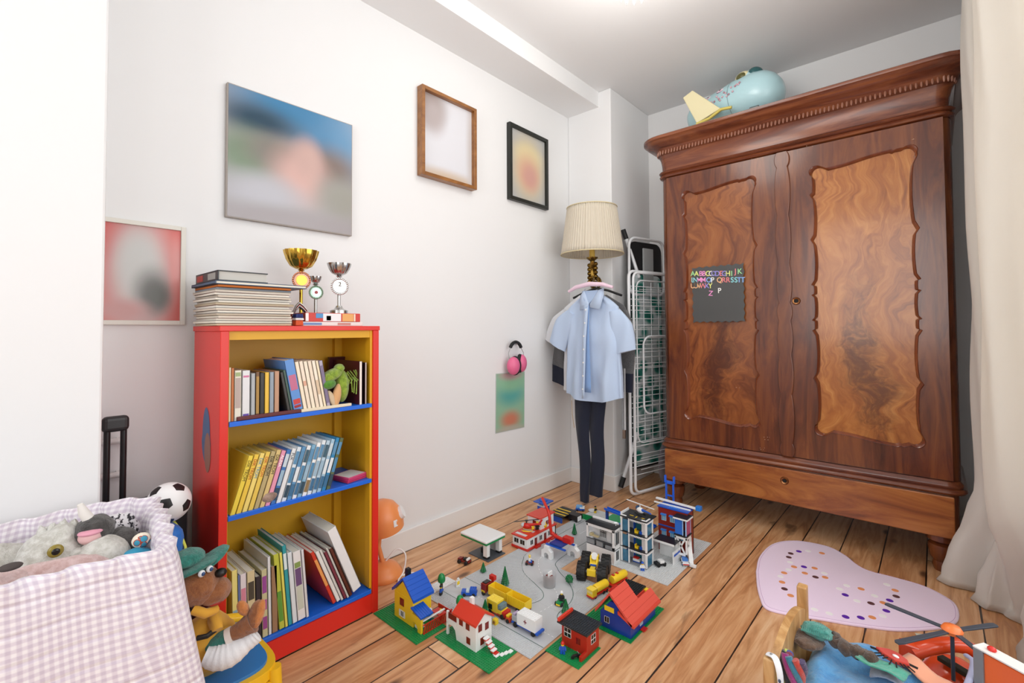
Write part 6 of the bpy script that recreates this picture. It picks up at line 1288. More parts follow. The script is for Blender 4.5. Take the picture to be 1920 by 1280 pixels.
# yellow and red tanker train
for k, (y, x) in enumerate(((-1.075, .872), (-.955, .888))):
    t = tin('yellow and red toy tanker, the %s one by the blue house' % ('nearer with cab' if k == 0 else 'farther'), 'toy truck', 'toy_tanker', x, y, FZ if k else ZP, 82, 'toy vehicles')
    one('box', -.032 if k == 0 else -.046, .052, -.013, .013, .008, .014).build('chassis', P_(RED), t, bevel=.001); m = MB(); m.M = T(.01, 0, .028) @ Matrix.Rotation(PI/2, 4, 'Y'); m.lathe([(0, -.045 if k else -.03), (.014, -.045 if k else -.03), (.0155, -.04 if k else -.027), (.0155, .038), (.014, .041), (0, .041)], 20); m.build('tank', P_(YEL), t, smooth=45)
    if k == 0: one('box', -.048, -.024, -.015, .015, .010, .034).build('cab', P_(YEL), t, bevel=.001); one('box', -.0495, -.0478, -.012, .012, .022, .031).build('windscreen', P_('e8d88a'), t); one('box', -.05, -.022, -.016, .016, .034, .037).build('cab_roof', P_('f6dc50'), t); one('box', -.05, -.024, -.0155, .0155, .006, .011).build('bumper', P_(RED), t)
    else: one('box', -.005, .003, -.005, .005, .043, .047).build('filler_cap', P_(RED), t); one('box', -.03, -.022, -.005, .005, .043, .047).build('filler_cap', P_(RED), t)
    for x_ in (-.03, .02, .04):
        for y_ in (-.012, .012): wheel(t, x_, y_, .0065, .0065, .004)
kt = tin('dark red toy kart with rider on the grey road', 'toy kart', 'toy_kart', .523, -1.068, ZP, 30); one('box', -.018, .018, -.010, .010, .004, .009).build('kart_body', P_(DRD), kt, bevel=.001)
for x in (-.012, .012):
    for y in (-.011, .011): wheel(kt, x, y, .0055, .0055, .005)
fig('toy figure with blond hair riding the dark red kart', .523, -1.068, ZP+.0095, WHT, BLU, 'e8cc70', 30, True)
gk = tin('green toy quad on the road by the tall toy driver', 'toy kart', 'toy_kart', .800, -1.222, ZP, 100); one('box', -.020, .020, -.010, .010, .006, .015).build('kart_body', P_(GRN), gk, bevel=.002); one('box', -.022, -.018, -.008, .008, .004, .009).build('bumper', P_(YEL), gk)
for x in (-.013, .013):
    for y in (-.012, .012): wheel(gk, x, y, .0065, .0065, .006)
fig('toy driver in black with white helmet on the green quad', .803, -1.218, ZP+.0155, BLK, BLK, WHT, -60, True)
# translucent cup with small parts
cp = thing('plastic_cup', 'translucent white plastic cup standing on the grey road', 'cup', (.694, -1.150, ZP))
cpm = mat('cup_plastic', 'f4f6f8', .3, 0, Transmission_Weight=.75, IOR=1.1, Alpha=.8)
one('lathe', [(0, .0), (.020, 0), (.0225, .001), (.0275, .052), (.0265, .052), (.0215, .003), (0, .002)], 32).build('cup_body', cpm, cp, smooth=40)
cpp = thing('toy_parts', 'dark red and brown toy pieces inside the plastic cup', 'toy parts', (.694, -1.150, ZP+.003)); one('box', -.012, .010, -.009, .009, .028, .040).build('block', P_(DRD), cpp, bevel=.001); one('box', .002, .006, -.014, .012, .036, .056).build('stick', P_(WHT), cpp, bevel=.0005); one('lathe', [(0, 0), (.018, 0), (.022, .03), (0, .03)], 14).build('filling', P_('5a3a30'), cpp)
# trees
pine('small green toy pine in front of the petrol station', .420, -1.250, .040, .012); pine('tallest green toy pine beside the yellow lorry', .556, -1.262, .075, .0155); pine('green toy pine on the road behind the white villa', .634, -1.452, .052, .0145); pine('green toy pine behind the small red house', .850, -1.258, .052, .0145); pine('green toy pine behind the fire station', .500, -.690, .055, .012)
ft_ = pine('green toy pine lying on its side near the plastic cup', .735, -1.075, .052, .015); ft_.rotation_euler = (rad(78), 0, rad(50)); ft_.location.z = ZP+.015
ballt('round green toy tree on the slatted plate', .402, -1.462, .068, .017); ballt('round green toy tree half hidden behind the white villa roof', .552, -1.500, .055, .016)
fig('blue and black toy figure under the round tree', .418, -1.478, ZP, BLU, BLK, BLK, 20)
bw = tin('white toy bench with yellow sign beside the round tree', 'toy sign', 'toy_sign', .43, -1.405, ZP); bricks(bw, 'panel', WHT, [(-1, 0, 0, .4, 2.4, 9), (-1, .6, 9, .5, 1.2, 2)]); bricks(bw, 'sign_plate', YEL, [(-.55, .4, 3, .2, 1.6, 4)]); bw['label'] = 'white toy panel with yellow plate beside the round tree'
# ---- police station: prison wing, tower, back buildings ----
pw = tin('white toy police wing with black flat roof and open prison room', 'toy police station', 'toy_police_wing', .662, -.830, ZP)
W_, D_ = 17.6, 7.5
bricks(pw, 'ground_wall', WHT, [(0, 0, 0, W_, 1, 17), (W_-1, 1, 0, 1, D_-1, 17), (0, D_-1, 0, W_-1, 1, 50), (0, 1, 0, 1, D_-2, 17)])
bricks(pw, 'floor_band', '3a3e44', [(0, 0, 17, W_, D_, 1), (0, -.2, 25, W_*.9, .4, 1)]); bricks(pw, 'grey_brick', DGY, [(0, 0, 18, 5, 1, 7), (6.4, 0, 18, 4, 1, 7), (12, 0, 18, 5.6, 1, 4)])
bricks(pw, 'upper_wall', WHT, [(0, 0, 25, 1, 1, 20), (W_-1.2, 0, 18, 1.2, 1, 27), (W_-1.2, D_-1.2, 18, 1.2, 1.2, 27), (0, 0, 42, W_, 1, 4), (W_-1.2, 1, 42, 1.2, D_-2, 4), (0, 1, 25, 1, D_-2, 4), (W_-1.2, 1, 18, 1.2, D_-2, 5)])
bricks(pw, 'roof', '232528', [(-.4, -.4, 46, W_+.8, D_+.8, 1.6)]); bricks(pw, 'room_floor', '26282b', [(1, 1, 18, W_-2, D_-2, 1)])
bricks(pw, 'prison_bars', BLK, [(6.8+.8*k, 3.4, 28, .3, .3, 14) for k in range(5)]+[(6.8, 3.4, 34, 3.6, .3, .8)]); bricks(pw, 'bunk', 'd8c89a', [(1.2, 1.4, 27, 5.4, 2, 1.4), (1.2, 1.4, 28, 1.6, 2, 2.4)]); bricks(pw, 'inner_panel', LGY, [(12, 2.2, 26, 2.6, .4, 14)])
window_(pw, W_, 2, 24, 3.6, 17, 'y', BLK, WHT, 1); window_(pw, W_, 2, 3, 3.2, 13, 'y', BLK, WHT, 1)
sd = tin('white toy satellite dish on the police wing roof edge', 'toy dish', 'toy_dish', .79, -.79, ZP+.153); one('lathe', [(.002, 0), (.002, .006), (.010, .012), (.009, .013), (0, .008)], 14).build('dish', P_(WHT), sd, smooth=40)
pt = tin('three-storey white and blue glass toy police tower with black floors', 'toy police station', 'toy_police_tower', .806, -.778, ZP)
TW, TD, FH = 15.5, 8, 20.5
blg = mat('toy_blue_glass', '5a9cc0', .08, 0, Transmission_Weight=.5)
for fl in range(3):
    z = fl*FH
    bricks(pt, 'floor_slab', '1f2124' if fl else DGY, [(0, 0, z, TW, TD, 1.2)]); bricks(pt, 'pillar', WHT, [(0, 0, z+1.2, 1, 1, FH-1.2), (4.6, 0, z+1.2, .7, .7, FH-1.2), (TW-1, 0, z+1.2, 1, 1, FH-1.2), (TW-1, TD-1, z+1.2, 1, 1, FH-1.2), (0, TD-1, z+1.2, 5, 1, FH-1.2), (TW-4, 2.2, z+1.2, 2, .5, FH-2)])
    bricks(pt, 'white_ledge', WHT, [(5.6, -.15, z+FH-3, TW-5.6, .4, 2.2), (TW-.2, 0, z+FH-3, .4, TD, 2.2), (-.2, 0, z+FH-3.4, .3, TD, 2.6)])
    m = LB(); m.box(1.2, 4.4, .3, .45, z+2, z+FH-3); m.build('window', blg, pt); m = LB(); m.box(TW-.5, TW-.35, 1.2, TD-1.2, z+2, z+FH-3); m.build('window', blg, pt); m = LB(); m.box(6, TW-4.5, TD-1.6, TD-1.4, z+2, z+FH-3); m.build('window', mat('toy_teal', '2a6a78', .2), pt)
    bricks(pt, 'blue_wall', '2456b8', [(5, TD-2.5, z+1.2, .8, 2, FH-4), (1.4, 3, z+1.2, 1, 2.6, FH-8)]); bricks(pt, 'ledge_teeth', '55585c', [(6+.9*k, -.22, z+FH-2.7, .4, .1, 1.2) for k in range(10)])
bricks(pt, 'roof', '1f2124', [(-.3, -.3, 3*FH, TW+.6, TD+4, 1.4)]); bricks(pt, 'white_corner', WHT, [(0, 0, 3*FH+1.4, 3.5, .8, 1), (TW-3, 0, 3*FH+1.4, 3, .8, 1), (TW-.8, .8, 3*FH+1.4, .8, 4, 1), (-.5, 1, 40, .6, 9, 26)])
bricks(pt, 'roof_mark', YEL, [(4, 3, 3*FH+1.4, 2.4, .5, .3), (8, 1.6, 3*FH+1.4, .6, 2, .3), (11, 3, 3*FH+1.4, 2, .5, .3)])
for fl in (1, 2): 
    ch_ = tin('yellow and blue toy chair on the %s floor of the police tower' % ('middle' if fl == 1 else 'top'), 'toy chair', 'toy_chair', .867, -.766, ZP+(fl*FH+1.2)*.0032, 0, 'toy chairs in the police tower'); bricks(ch_, 'seat', YEL, [(0, 0, 0, 2, 2, 2.4), (0, 0, 2.4, .5, 2, 3)]); bricks(ch_, 'desk', BLU, [(2.6, .4, 0, 1.6, 1.8, 3.6)])
rc = tin('red, white and blue toy counter on the ground floor of the police tower', 'toy counter', 'toy_counter', .852, -.755, ZP+.0045); bricks(rc, 'counter_base', BLU, [(0, 0, 0, 4, 2.6, 1.2)]); bricks(rc, 'counter_body', WHT, [(0, 0, 1.2, 4, 2.6, 3)]); bricks(rc, 'counter_top', RED, [(0, .4, 4.2, 3, 2, 1.6, True)])
h2 = tin('white and blue toy police helicopter on the tower roof', 'toy helicopter', 'toy_helicopter', .868, -.712, ZP+3*FH*.0032+.0045, 150, 'toy helicopters')
m = MB(); m.ell((0, 0, .018), (.026, .013, .013), 16, 10); m.build('cabin', P_(WHT), h2, smooth=50); m = MB(); m.ell((.012, 0, .021), (.018, .0118, .0125), 14, 8); m.build('windscreen', mat('toy_navy_glass', '2a4a70', .1), h2, smooth=50); m = MB(); m.tube([(-.018, 0, .022), (-.05, 0, .027), (-.08, 0, .029)], [.007, .004, .003], 8); m.build('tail_boom', P_(BLU), h2, smooth=60)
one('cyl', .0025, .028, .042, 8).build('mast', P_(LGY), h2); m = MB(); m.M = T(0, 0, .042) @ Matrix.Rotation(rad(18), 4, 'Z'); m.box(-.075, .075, -.0032, .0032, 0, .0016); m.build('rotor', P_(WHT), h2)
for s in (-1, 1): one('tube', [(-.022, s*.012, .002), (.024, s*.012, .002)], .0015, 6).build('skid', P_(BLK), h2, smooth=60)
cpt = fig('toy police officer with yellow box in front of the tower', .918, -.795, ZP, WHT, BLU, BLU, -60)
br = tin('red brick toy building with blue awnings behind the police tower', 'toy house', 'toy_house', .885, -.565, ZP)
bricks(br, 'wall', '8c2a20', [(0, 0, 0, 17, 1, 62), (0, 1, 0, 1, 8, 62), (16, 1, 0, 1, 8, 62), (0, 8, 0, 17, 1, 62)]); bricks(br, 'roof', BLU, [(-.5, -.5, 62, 18, 10, 1.2)])
for z in (22, 44):
    for x in (2, 7, 12):
        window_(br, x, 0, z, 2.8, 8, 'x', TRB, WHT); slopeprism(br, 'awning', '3f86e0', [(z+8.4, 0)] and [(x-.2, z+8), (x+3, z+8), (x+3, z+10), (x-.2, z+10)], -1.3, 0)
bricks(br, 'blue_band', BLU, [(0, -.3, 36, 17, .5, 1.6)]); bricks(br, 'roof_grille', '3f86e0', [(6+1.0*k, 1, 63.2, .6, 5, .6) for k in range(6)])
m = LB(); m.box(-4, 17.5, 3, 4, 63.5, 65); m.build('white_beam', P_(WHT), br)
gt = tin('corner toy tower with black roof, glass front and white lattice base', 'toy tower', 'toy_tower', .980, -.607, ZP)
bricks(gt, 'lattice_base', WHT, [(0, 0, 8, .8, .8, 26), (6, 0, 8, .8, .8, 26), (6, 6, 8, .8, .8, 26), (0, 6, 8, .8, .8, 26), (0, 0, 30, 6.8, .8, 3), (0, 0, 8, 6.8, .8, 3), (6, .8, 30, .8, 6, 3), (6, .8, 8, .8, 6, 3)])
m = LB(); m.M = SM; m.prism([(.8, 11), (1.8, 11), (6, 30), (5, 30)], .2, .6, 1); m.prism([(5, 11), (6, 11), (1.8, 30), (.8, 30)], .2, .6, 1); m.prism([(.8, 11), (1.8, 11), (6, 30), (5, 30)], 6.2, 6.6, 0); m.prism([(5, 11), (6, 11), (1.8, 30), (.8, 30)], 6.2, 6.6, 0); m.build('lattice', P_(WHT), gt)
bricks(gt, 'floor', '1f2124', [(-.3, -.3, 34, 7.4, 7.4, 1.4)]); m = LB(); m.box(.2, 4.2, .1, .3, 36, 58); m.build('blue_panel', P_('2f6fd0'), gt); m = LB(); m.box(6.3, 6.5, 1, 6, 36, 58); m.build('pink_pane', mat('toy_pink_pane', 'b0487a', .2), gt); bricks(gt, 'post', '9fc4ec', [(4.3, 0, 35.4, .5, .5, 23), (6, 0, 35.4, .6, .6, 23), (6, 6, 35.4, .6, .6, 23)])
bricks(gt, 'roof', '1f2124', [(-.6, -.6, 58, 8, 8, 1.6)]); bricks(gt, 'white_edge', WHT, [(-.6, -.8, 56.6, 8, .3, 2), (7.3, -.6, 56.6, .3, 8, 2)])
gg = tin('white toy garage wall with blue stripe and black flat roof', 'toy garage', 'toy_garage', .922, -.665, ZP)
bricks(gg, 'roof', '1f2124', [(-2, 0, 26, 12, 9, 1.2)]); bricks(gg, 'roof_edge', WHT, [(-2, -.3, 25, 12, .4, 2.6)]); bricks(gg, 'wall', WHT, [(9, 0, 0, .8, 8, 17), (-2, 8, 0, 12, .8, 26)]); bricks(gg, 'blue_stripe', BLU, [(9.8, 0, 11, .1, 8, 3)])
bk_ = tin('black and white toy pickup parked in the garage', 'toy car', 'toy_car', .955, -.705, ZP, 60, 'toy vehicles'); one('box', -.024, .024, -.013, .013, .006, .013).build('chassis', P_(BLK), bk_, bevel=.001); one('box', -.006, .016, -.012, .012, .013, .024).build('cabin', P_(WHT), bk_, bevel=.002); one('box', -.024, -.008, -.012, .012, .013, .018).build('bonnet', P_(BLK), bk_, bevel=.001)
for x in (-.015, .015):
    for y in (-.012, .012): wheel(bk_, x, y, .0065, .0065, .005)
pc = tin('white and blue toy police car at the right edge of the town', 'toy car', 'toy_car', 1.028, -.615, ZP, -60, 'toy vehicles'); one('box', -.034, .034, -.015, .015, .006, .015).build('car_body', P_(WHT), pc, bevel=.003); one('box', -.016, .014, -.012, .012, .015, .024).build('cabin', P_('3a78c8'), pc, bevel=.003); one('box', -.034, .034, -.0153, .0153, .010, .012).build('blue_stripe', P_(BLU), pc)
for x in (-.021, .021):
    for y in (-.0135, .0135): wheel(pc, x, y, .0075, .0075, .005)
one('box', .033, .035, -.012, .012, .009, .013).build('red_lights', P_(RED), pc)
rmp = tin('sloping white toy slide beside the police car', 'toy ramp', 'toy_ramp', 1.03, -.555, ZP); m = MB(); m.loft([[(-.01, -.01, .075), (.006, -.01, .075), (.006, -.006, .078), (-.01, -.006, .078)], [(.02, -.065, .006), (.036, -.065, .006), (.036, -.060, .010), (.02, -.060, .010)]]); m.build('slide', P_(WHT), rmp); one('box', .02, .05, -.075, -.06, .0, .010).build('end_block', P_(WHT), rmp, bevel=.001); one('box', -.01, .006, -.006, .0, .0, .078).build('support', P_(LGY), rmp)
# long blue rail, bridge and blue frame tower
lr = tin('long dark blue toy rail bridge leading to the police tower', 'toy bridge', 'toy_bridge', .62, -.50, 0); m = MB(); m.M = T(0, 0, 0) @ Matrix.Rotation(rad(-10), 4, 'Z'); m.box(-.06, .24, -.014, -.010, .086, .097); m.box(-.06, .24, .010, .014, .086, .097); m.box(-.06, .24, -.010, .010, .086, .089); m.build('rail_deck', P_('1f5fd0'), lr, bevel=.0005)
for x, y in ((-.05, .008), (.10, -.018), (.22, -.04)): one('box', x-.006, x+.006, y-.006, y+.006, 0, .086).build('pier', P_('123a8a'), lr)
bf = tin('tall bright blue toy gantry standing behind the red building', 'toy gantry', 'toy_gantry', .87, -.40, 0)
m = MB()
for s in (-1, 1): m.box(s*.018-.004, s*.018+.004, -.004, .004, 0, .27)
m.box(-.018, .018, -.004, .004, .26, .275); m.box(-.018, .018, -.004, .004, .20, .207); m.box(-.026, -.018, -.006, .006, .265, .30); m.box(.018, .026, -.006, .006, .265, .30); m.build('frame', P_('2a66e0'), bf, bevel=.001)
wb2 = tin('long white and blue toy girder lying over the red building', 'toy girder', 'toy_girder', .935, -.505, ZP+.207); m = MB(); m.M = Matrix.Rotation(rad(-4), 4, 'Z'); m.box(-.09, .115, -.006, .006, .0, .008); m.build('beam', P_(WHT), wb2, bevel=.001); m = MB(); m.box(.105, .128, -.014, .010, -.004, .016); m.build('blue_end', P_('2a7ad0'), wb2, bevel=.002)
bs_ = tin('blue toy boat shaped pieces and white slope on the back green plate', 'toy boat', 'toy_boat', .60, -.62, 0, 20); one('box', -.035, .02, -.012, .012, .0, .014).build('hull', P_('2a5ac0'), bs_, bevel=.003); one('box', -.05, -.03, -.012, .012, .0, .018).build('white_slope', P_(WHT), bs_, bevel=.004); one('box', -.01, .012, -.008, .008, .014, .026).build('cabin', P_('7a8a3a'), bs_, bevel=.002); bs_['label'] = 'small blue and white toy boat behind the police wing'
gs2 = tin('long green and blue toy strip between the road and the trousers', 'toy strip', 'toy_strip', .52, -.45, 0, 3); bricks(gs2, 'green_strip', '1fa060', [(0, 2, 0, 14, 12, 2)]); bricks(gs2, 'blue_strip', '2a78d8', [(0, 0, 0, 18, 2, 3), (14, 2, 0, 3, 12, 3)])
# ================= rug =================
rugm = cloth('rug_pink', 'f2dcf4', .95, .5, 260, .5)
ro = [(1418, 1073), (1425, 1045), (1450, 1022), (1492, 1016), (1549, 1026), (1582, 1042), (1608, 1062), (1633, 1074), (1680, 1086), (1731, 1101), (1770, 1120), (1793, 1138), (1797, 1163), (1780, 1176), (1746, 1182), (1680, 1184), (1605, 1175), (1540, 1164), (1476, 1154), (1437, 1143), (1426, 1125), (1420, 1100)]
rp3 = [G(x, y) for x, y in ro]; rc3 = sum(rp3, Vector())/len(rp3)
rt = thing('rug', 'pale pink kidney-shaped children rug with purple, orange, brown and white dots', 'rug', (rc3.x, rc3.y, 0))
cl_ = crv([p-rc3 for p in rp3]+[rp3[0]-rc3], 160)[:-1]
def ins(k, z): return [(p.x*(1-k), p.y*(1-k), z) for p in cl_]
m = MB(); m.loft([ins(0, .0008), ins(-.004, .004), ins(.0, .0075), ins(.02, .009)]); m.build('pile', rugm, rt, smooth=60)
rf = random.Random(8); m = MB()
for i, p in enumerate(cl_):
    for k in range(4):
        t_ = p.lerp(cl_[(i+1) % len(cl_)], k/4); d = Vector((t_.x, t_.y, 0)).normalized(); s = Vector((-d.y, d.x, 0)); L_ = rf.uniform(.002, .007)
        a = t_*.995; m.add([(a.x, a.y, .006), (a.x+s.x*.0012, a.y+s.y*.0012, .006), (a.x+d.x*L_+s.x*rf.uniform(-.003, .003), a.y+d.y*L_, rf.uniform(.002, .011))], [(0, 1, 2)])
tag(m.build('fringe', mat('rug_fringe', 'efdcf0', .95), rt), kind='stuff')
m = MB(); m.tube([(p.x*.975, p.y*.975, .0088) for p in cl_], .0009, 5, True); m.build('stitching', mat('stitch', 'c9a6cc', .9), rt)
dots = [[(419,190),(453,293),(728,480),(1002,586),(1025,517),(731,626),(832,632)], [(365,204),(352,229),(530,361),(323,440),(900,536),(1068,490)], [(573,202),(387,293),(524,302),(459,335),(594,363),(321,333),(307,395),(364,484),(834,440),(1061,450),(982,533),(908,630)],
        [(481,187),(360,262),(351,312),(589,336),(297,357),(738,418),(690,440),(1006,411),(924,486),(807,520),(524,577),(622,604),(978,620)]]
dmt = [mat('dot_purple', '5c1ea6', .9), mat('dot_brown', '5e3538', .9), mat('dot_orange', 'e3935e', .9), mat('dot_white', 'f6f2f4', .9)]
m = MB()
for k, L in enumerate(dots):
    m.cur = k
    for X_, Y_ in L:
        p = G(1380+X_/3.556, 980+Y_/3.556, .009)-rc3; m.lathe([(.0118, .0085), (.0112, .0098), (0, .0099)], 16, (p.x, p.y, 0))
m.build('printed_dots', dmt, rt, smooth=40)

# ================= doll bed, front right =================
pinew = wood('pine_light', [(.3, '9c6d3e'), (.5, 'c0925c'), (.7, 'd6b07c')], (5, 5, 1.2), 2, .4, 3, .2)
db = thing('doll_bed', 'small wooden doll bed with curved headboard at the front right', 'doll bed', (1.575, -1.325, 0))
for y, h in ((.172, .318), (-.172, .30)):
    one('box', -.012, .012, y-.014, y+.014, 0, h).build('post', pinew, db, bevel=.004, seg=3)
arch = [(-.158, .05), (.158, .05)]+[(.158-.316*k/20, .262+.040*math.sin(PI*k/20)**.8 if 0 < k < 20 else .262) for k in range(21)]
one('prism', arch, -.009, .009, 0).build('headboard', pinew, db, bevel=.003)
for y in (-.168, .168): one('box', .0, .46, y-.009, y+.009, .06, .16).build('side_rail', pinew, db, bevel=.003)
one('box', .012, .45, -.158, .158, .07, .10).build('bed_base', pinew, db)
for y in (.172, -.172): one('box', .448, .472, y-.014, y+.014, 0, .2).build('post', pinew, db, bevel=.004)
one('box', .455, .468, -.158, .158, .06, .19).build('footboard', pinew, db, bevel=.003)
one('box', .02, .44, -.150, .150, .10, .15).build('mattress', mat('mattress_white', 'd9d9d6', .9), db, bevel=.015)
blk_ = thing('blanket', 'bright light blue fleece blanket bunched up on the doll bed', 'blanket', (1.60, -1.325, .15))
fle = fur('blue_fleece', '5aa0d4', '3f86c0', 35)
m = MB(); NX, NY = 36, 30; R_ = []
for i in range(NX):
    u = i/(NX-1); r_ = []
    for j in range(NY):
        v = j/(NY-1); x = .0+.40*u; y = -.17+.34*v; edge = min(u, 1-u, v, 1-v)
        z = .075*min(1, edge*9)**.6+.028*noise.noise(Vector((u*3.2, v*2.6, 2)))+.010*noise.noise(Vector((u*9, v*7, 5)))-.03*max(0, u-.6); r_.append((x, y, max(.003, z)))
    R_.append(r_)
m.loft(R_, cap=False, closed=False); m.build('fleece', fle, blk_, smooth=80, solid=.006)
bz = .245
def put(px, py, z=bz): return G(px, py, z)
p = put(1655, 1247, .262); gp = thing('felt_patch', 'green felt square lying on the blue blanket', 'cloth', (p.x, p.y, .262), (rad(-6), rad(4), rad(-12)))
m = MB(); rr = []
for i in range(10):
    u = i/9-.5; rr.append([(u*.088, (j/9-.5)*.062, .004*math.sin(u*6)+.003*math.cos(j)) for j in range(10)])
m.loft(rr, cap=False, closed=False); m.build('felt', fur('green_felt', '4aa890', '3a9078', 40), gp, smooth=60, solid=.003)
p = put(1532, 1183, .27); wd = thing('wool_doll', 'brown felt doll with fluffy teal wool hair beside the headboard', 'doll', (p.x, p.y, .235))
lump('body', (-.02, -.01, .01), (.035, .04, .012), fur('brown_felt', '6e5442', '4e3a2e', 60), wd, 3, .2)
tl_ = fur('teal_wool', '4fa396', '2f7e74', 90); lump('hair', (0, 0, .035), (.034, .020, .018), tl_, wd, 5, .18)
for k in range(14):
    a = k*.45; one('tube', [(-.03+.0045*k, -.020, .034), (-.028+.0042*k, -.010, .050-.0004*abs(k-7)**2*.6), (-.024+.004*k, .006, .053-.0004*abs(k-7)**2*.6), (-.020+.0036*k, .020, .036)], .0024, 6).build('wool_strand', tl_, wd, smooth=60)
p1, p2, p3, p4 = [put(x, y, .262) for x, y in ((1560, 1195), (1585, 1212), (1610, 1222), (1640, 1234))]
ot = p1; bf_ = thing('brown_scarf', 'dark brown woolly twist running along the back of the blanket', 'scarf', (ot.x, ot.y, .262)); m = MB(); pt_ = crv([p1-ot, p2-ot, p3-ot, p4-ot], 26)
m.tube([tuple(q+Vector((0, .004*math.sin(i*1.3), .004*math.cos(i)))) for i, q in enumerate(pt_)], [.013+.004*math.sin(i*.9) for i in range(26)], 10); m.build('wool', fur('dark_brown_wool', '5c4434', '3a2a20', 90), bf_, smooth=60)
p = put(1675, 1228, .275); rf_ = thing('felt_monster', 'small red felt purse with black fringe on the blanket', 'purse', (p.x, p.y, .266), (0, 0, rad(-25)))
m = MB(); m.prism([(-.036, -.004), (-.02, .014), (.0, .020), (.022, .013), (.034, -.002), (.012, -.016), (-.014, -.014)], 0, .010); m.build('felt_body', cloth('red_felt', 'c0392c'), rf_, bevel=.003)
one('ell', (.006, -.002, .011), (.007, .004, .003), 12, 6).build('bead', mat('bead_white', 'eeeeee', .2), rf_, smooth=60)
for k in range(12):
    a = -2.9+k*.30; one('tube', [(.026*math.cos(a), .014*math.sin(a), .006), (.046*math.cos(a), .030*math.sin(a), .004+.003*math.sin(k*2))], .0014, 5).build('fringe_strand', mat('yarn_black', '201c1c', .9), rf_)
# yarn wreath and white clip on the front post
p = G(1492, 1245, .23); yw = thing('yarn_bundle', 'multicoloured yarn bundle hanging at the front end of the headboard', 'yarn', (1.606, -1.462, .262))
for k, c in enumerate(('7c1f3a', '2f3f8c', 'b8c84a', '20222c', 'a0307a', '2f7a96', 'c0392c', '3a2a5c')):
    a0 = k*.8; m = MB(); m.tube([(.012*math.cos(a0+i*.35)+.004*k-.01, -.012+.010*math.sin(a0+i*.35), .045-.0085*i) for i in range(12)], .0075, 7); m.build('yarn_strand', fur('yarn_'+c, c, c, 60), yw, smooth=60)
wc = thing('clip', 'white plastic clip strap fastened over the front bedpost', 'clip', (1.575, -1.497, .30)); one('tube', [tuple(q) for q in crv([(-.004, .0, .004), (.012, -.008, .006), (.022, -.016, -.015), (.026, -.018, -.05), (.036, -.02, -.09)], 18)], [.008]*12+[.007, .006, .006, .005, .005, .004], 8, False, .45).build('strap', mat('clip_white', 'e4e6ea', .3), wc, smooth=60)
one('ell', (.024, -.026, -.028), (.003, .002, .004), 10, 6).build('rivet', mat('rivet_blue', '3a4a6a', .3), wc); one('ell', (.004, -.006, .010), (.003, .003, .002), 10, 6).build('rivet', mat('rivet_grey', '8a8a8a', .3), wc)

# ================= orange toy helicopter and case =================
org_ = mat('toy_red_orange', 'e0481c', .25, Coat_Weight=.4); org2 = mat('toy_orange', 'ee7a3a', .3); dk = mat('rotor_slate', '3c434e', .35)
hub = G(1785, 1180, .30)
th = thing('toy_helicopter', 'large orange toy helicopter with dark rotor blades by the rug', 'toy helicopter', (hub.x, hub.y, 0))
def R(px, py, z): q = G(px, py, z); return Vector((q.x-hub.x, q.y-hub.y, z))
ends = [R(1660, 1128, .302), R(1868, 1168, .302), R(1680, 1201, .302), R(1868, 1243, .302)]
for e in ends:
    a = math.atan2(e.y, e.x); L_ = Vector((e.x, e.y)).length; m = MB(); m.M = T(0, 0, .296) @ Matrix.Rotation(a, 4, 'Z'); m.prism([(.01, -.006), (L_*.97, -.0075), (L_, -.003), (L_, .006), (L_*.9, .0085), (.01, .006)], 0, .0035); m.build('rotor_blade', dk, th, bevel=.0008)
one('lathe', [(0, .292), (.018, .292), (.021, .300), (.016, .308), (0, .311)], 24).build('rotor_hub', org2, th, smooth=50); one('cyl', .004, .18, .296, 14).build('mast', dk, th, smooth=40)
z_ = .215
ring = crv([R(1712, 1222, z_), R(1745, 1212, z_+.02), R(1790, 1208, z_+.03), R(1830, 1222, z_+.02), R(1852, 1248, z_), R(1845, 1282, z_-.02)], 34)
m = MB(); m.tube([tuple(q) for q in ring], .020, 14, False, .8); m.build('body_ring', org_, th, smooth=60)
c0 = R(1790, 1262, .15); m = MB(); m.ell((c0.x, c0.y, .10), (.075, .085, .085), 26, 14); m.build('body', org_, th, smooth=60)
c1 = R(1706, 1212, .225); one('box', c1.x-.022, c1.x+.022, c1.y-.012, c1.y+.012, .19, .235).build('tail_block', org_, th, bevel=.004)
c2 = R(1800, 1248, .20); m = MB(); m.M = T(c2.x, c2.y, .185) @ Matrix.Rotation(rad(-35), 4, 'Z'); m.box(-.045, .045, -.010, .010, 0, .012); m.build('black_hinge', mat('hinge_black', '1c2420', .4), th, bevel=.002)
one('box', -.06, .07, -.07, .07, .0, .03).build('base', org_, th, bevel=.008)
hl = crv([R(1812, 1288, .26), R(1822, 1262, .265), R(1825, 1240, .26), R(1812, 1228, .255)], 20); hn = thing('plastic_loop', 'pale lilac plastic handle loop hanging over the orange toy helicopter', 'handle', (hub.x, hub.y, 0)); one('tube', [tuple(q) for q in hl], .0065, 10, False, .6).build('loop', mat('lilac_plastic', 'b9bede', .3), hn, smooth=60)
p = put(1745, 1262, .25); pc_ = thing('peach_cloth', 'peach coloured felt flap between the blanket and the orange helicopter', 'cloth', (p.x, p.y, .245), (0, 0, rad(-30)))
m = MB(); m.loft([[(-.06+.12*i/9, -.02+.045*j/5-.025*i/9, .004*math.sin(i)+.006*j/5) for j in range(6)] for i in range(10)], cap=False, closed=False); m.build('felt', cloth('peach_felt', 'eda584'), pc_, smooth=60, solid=.003)
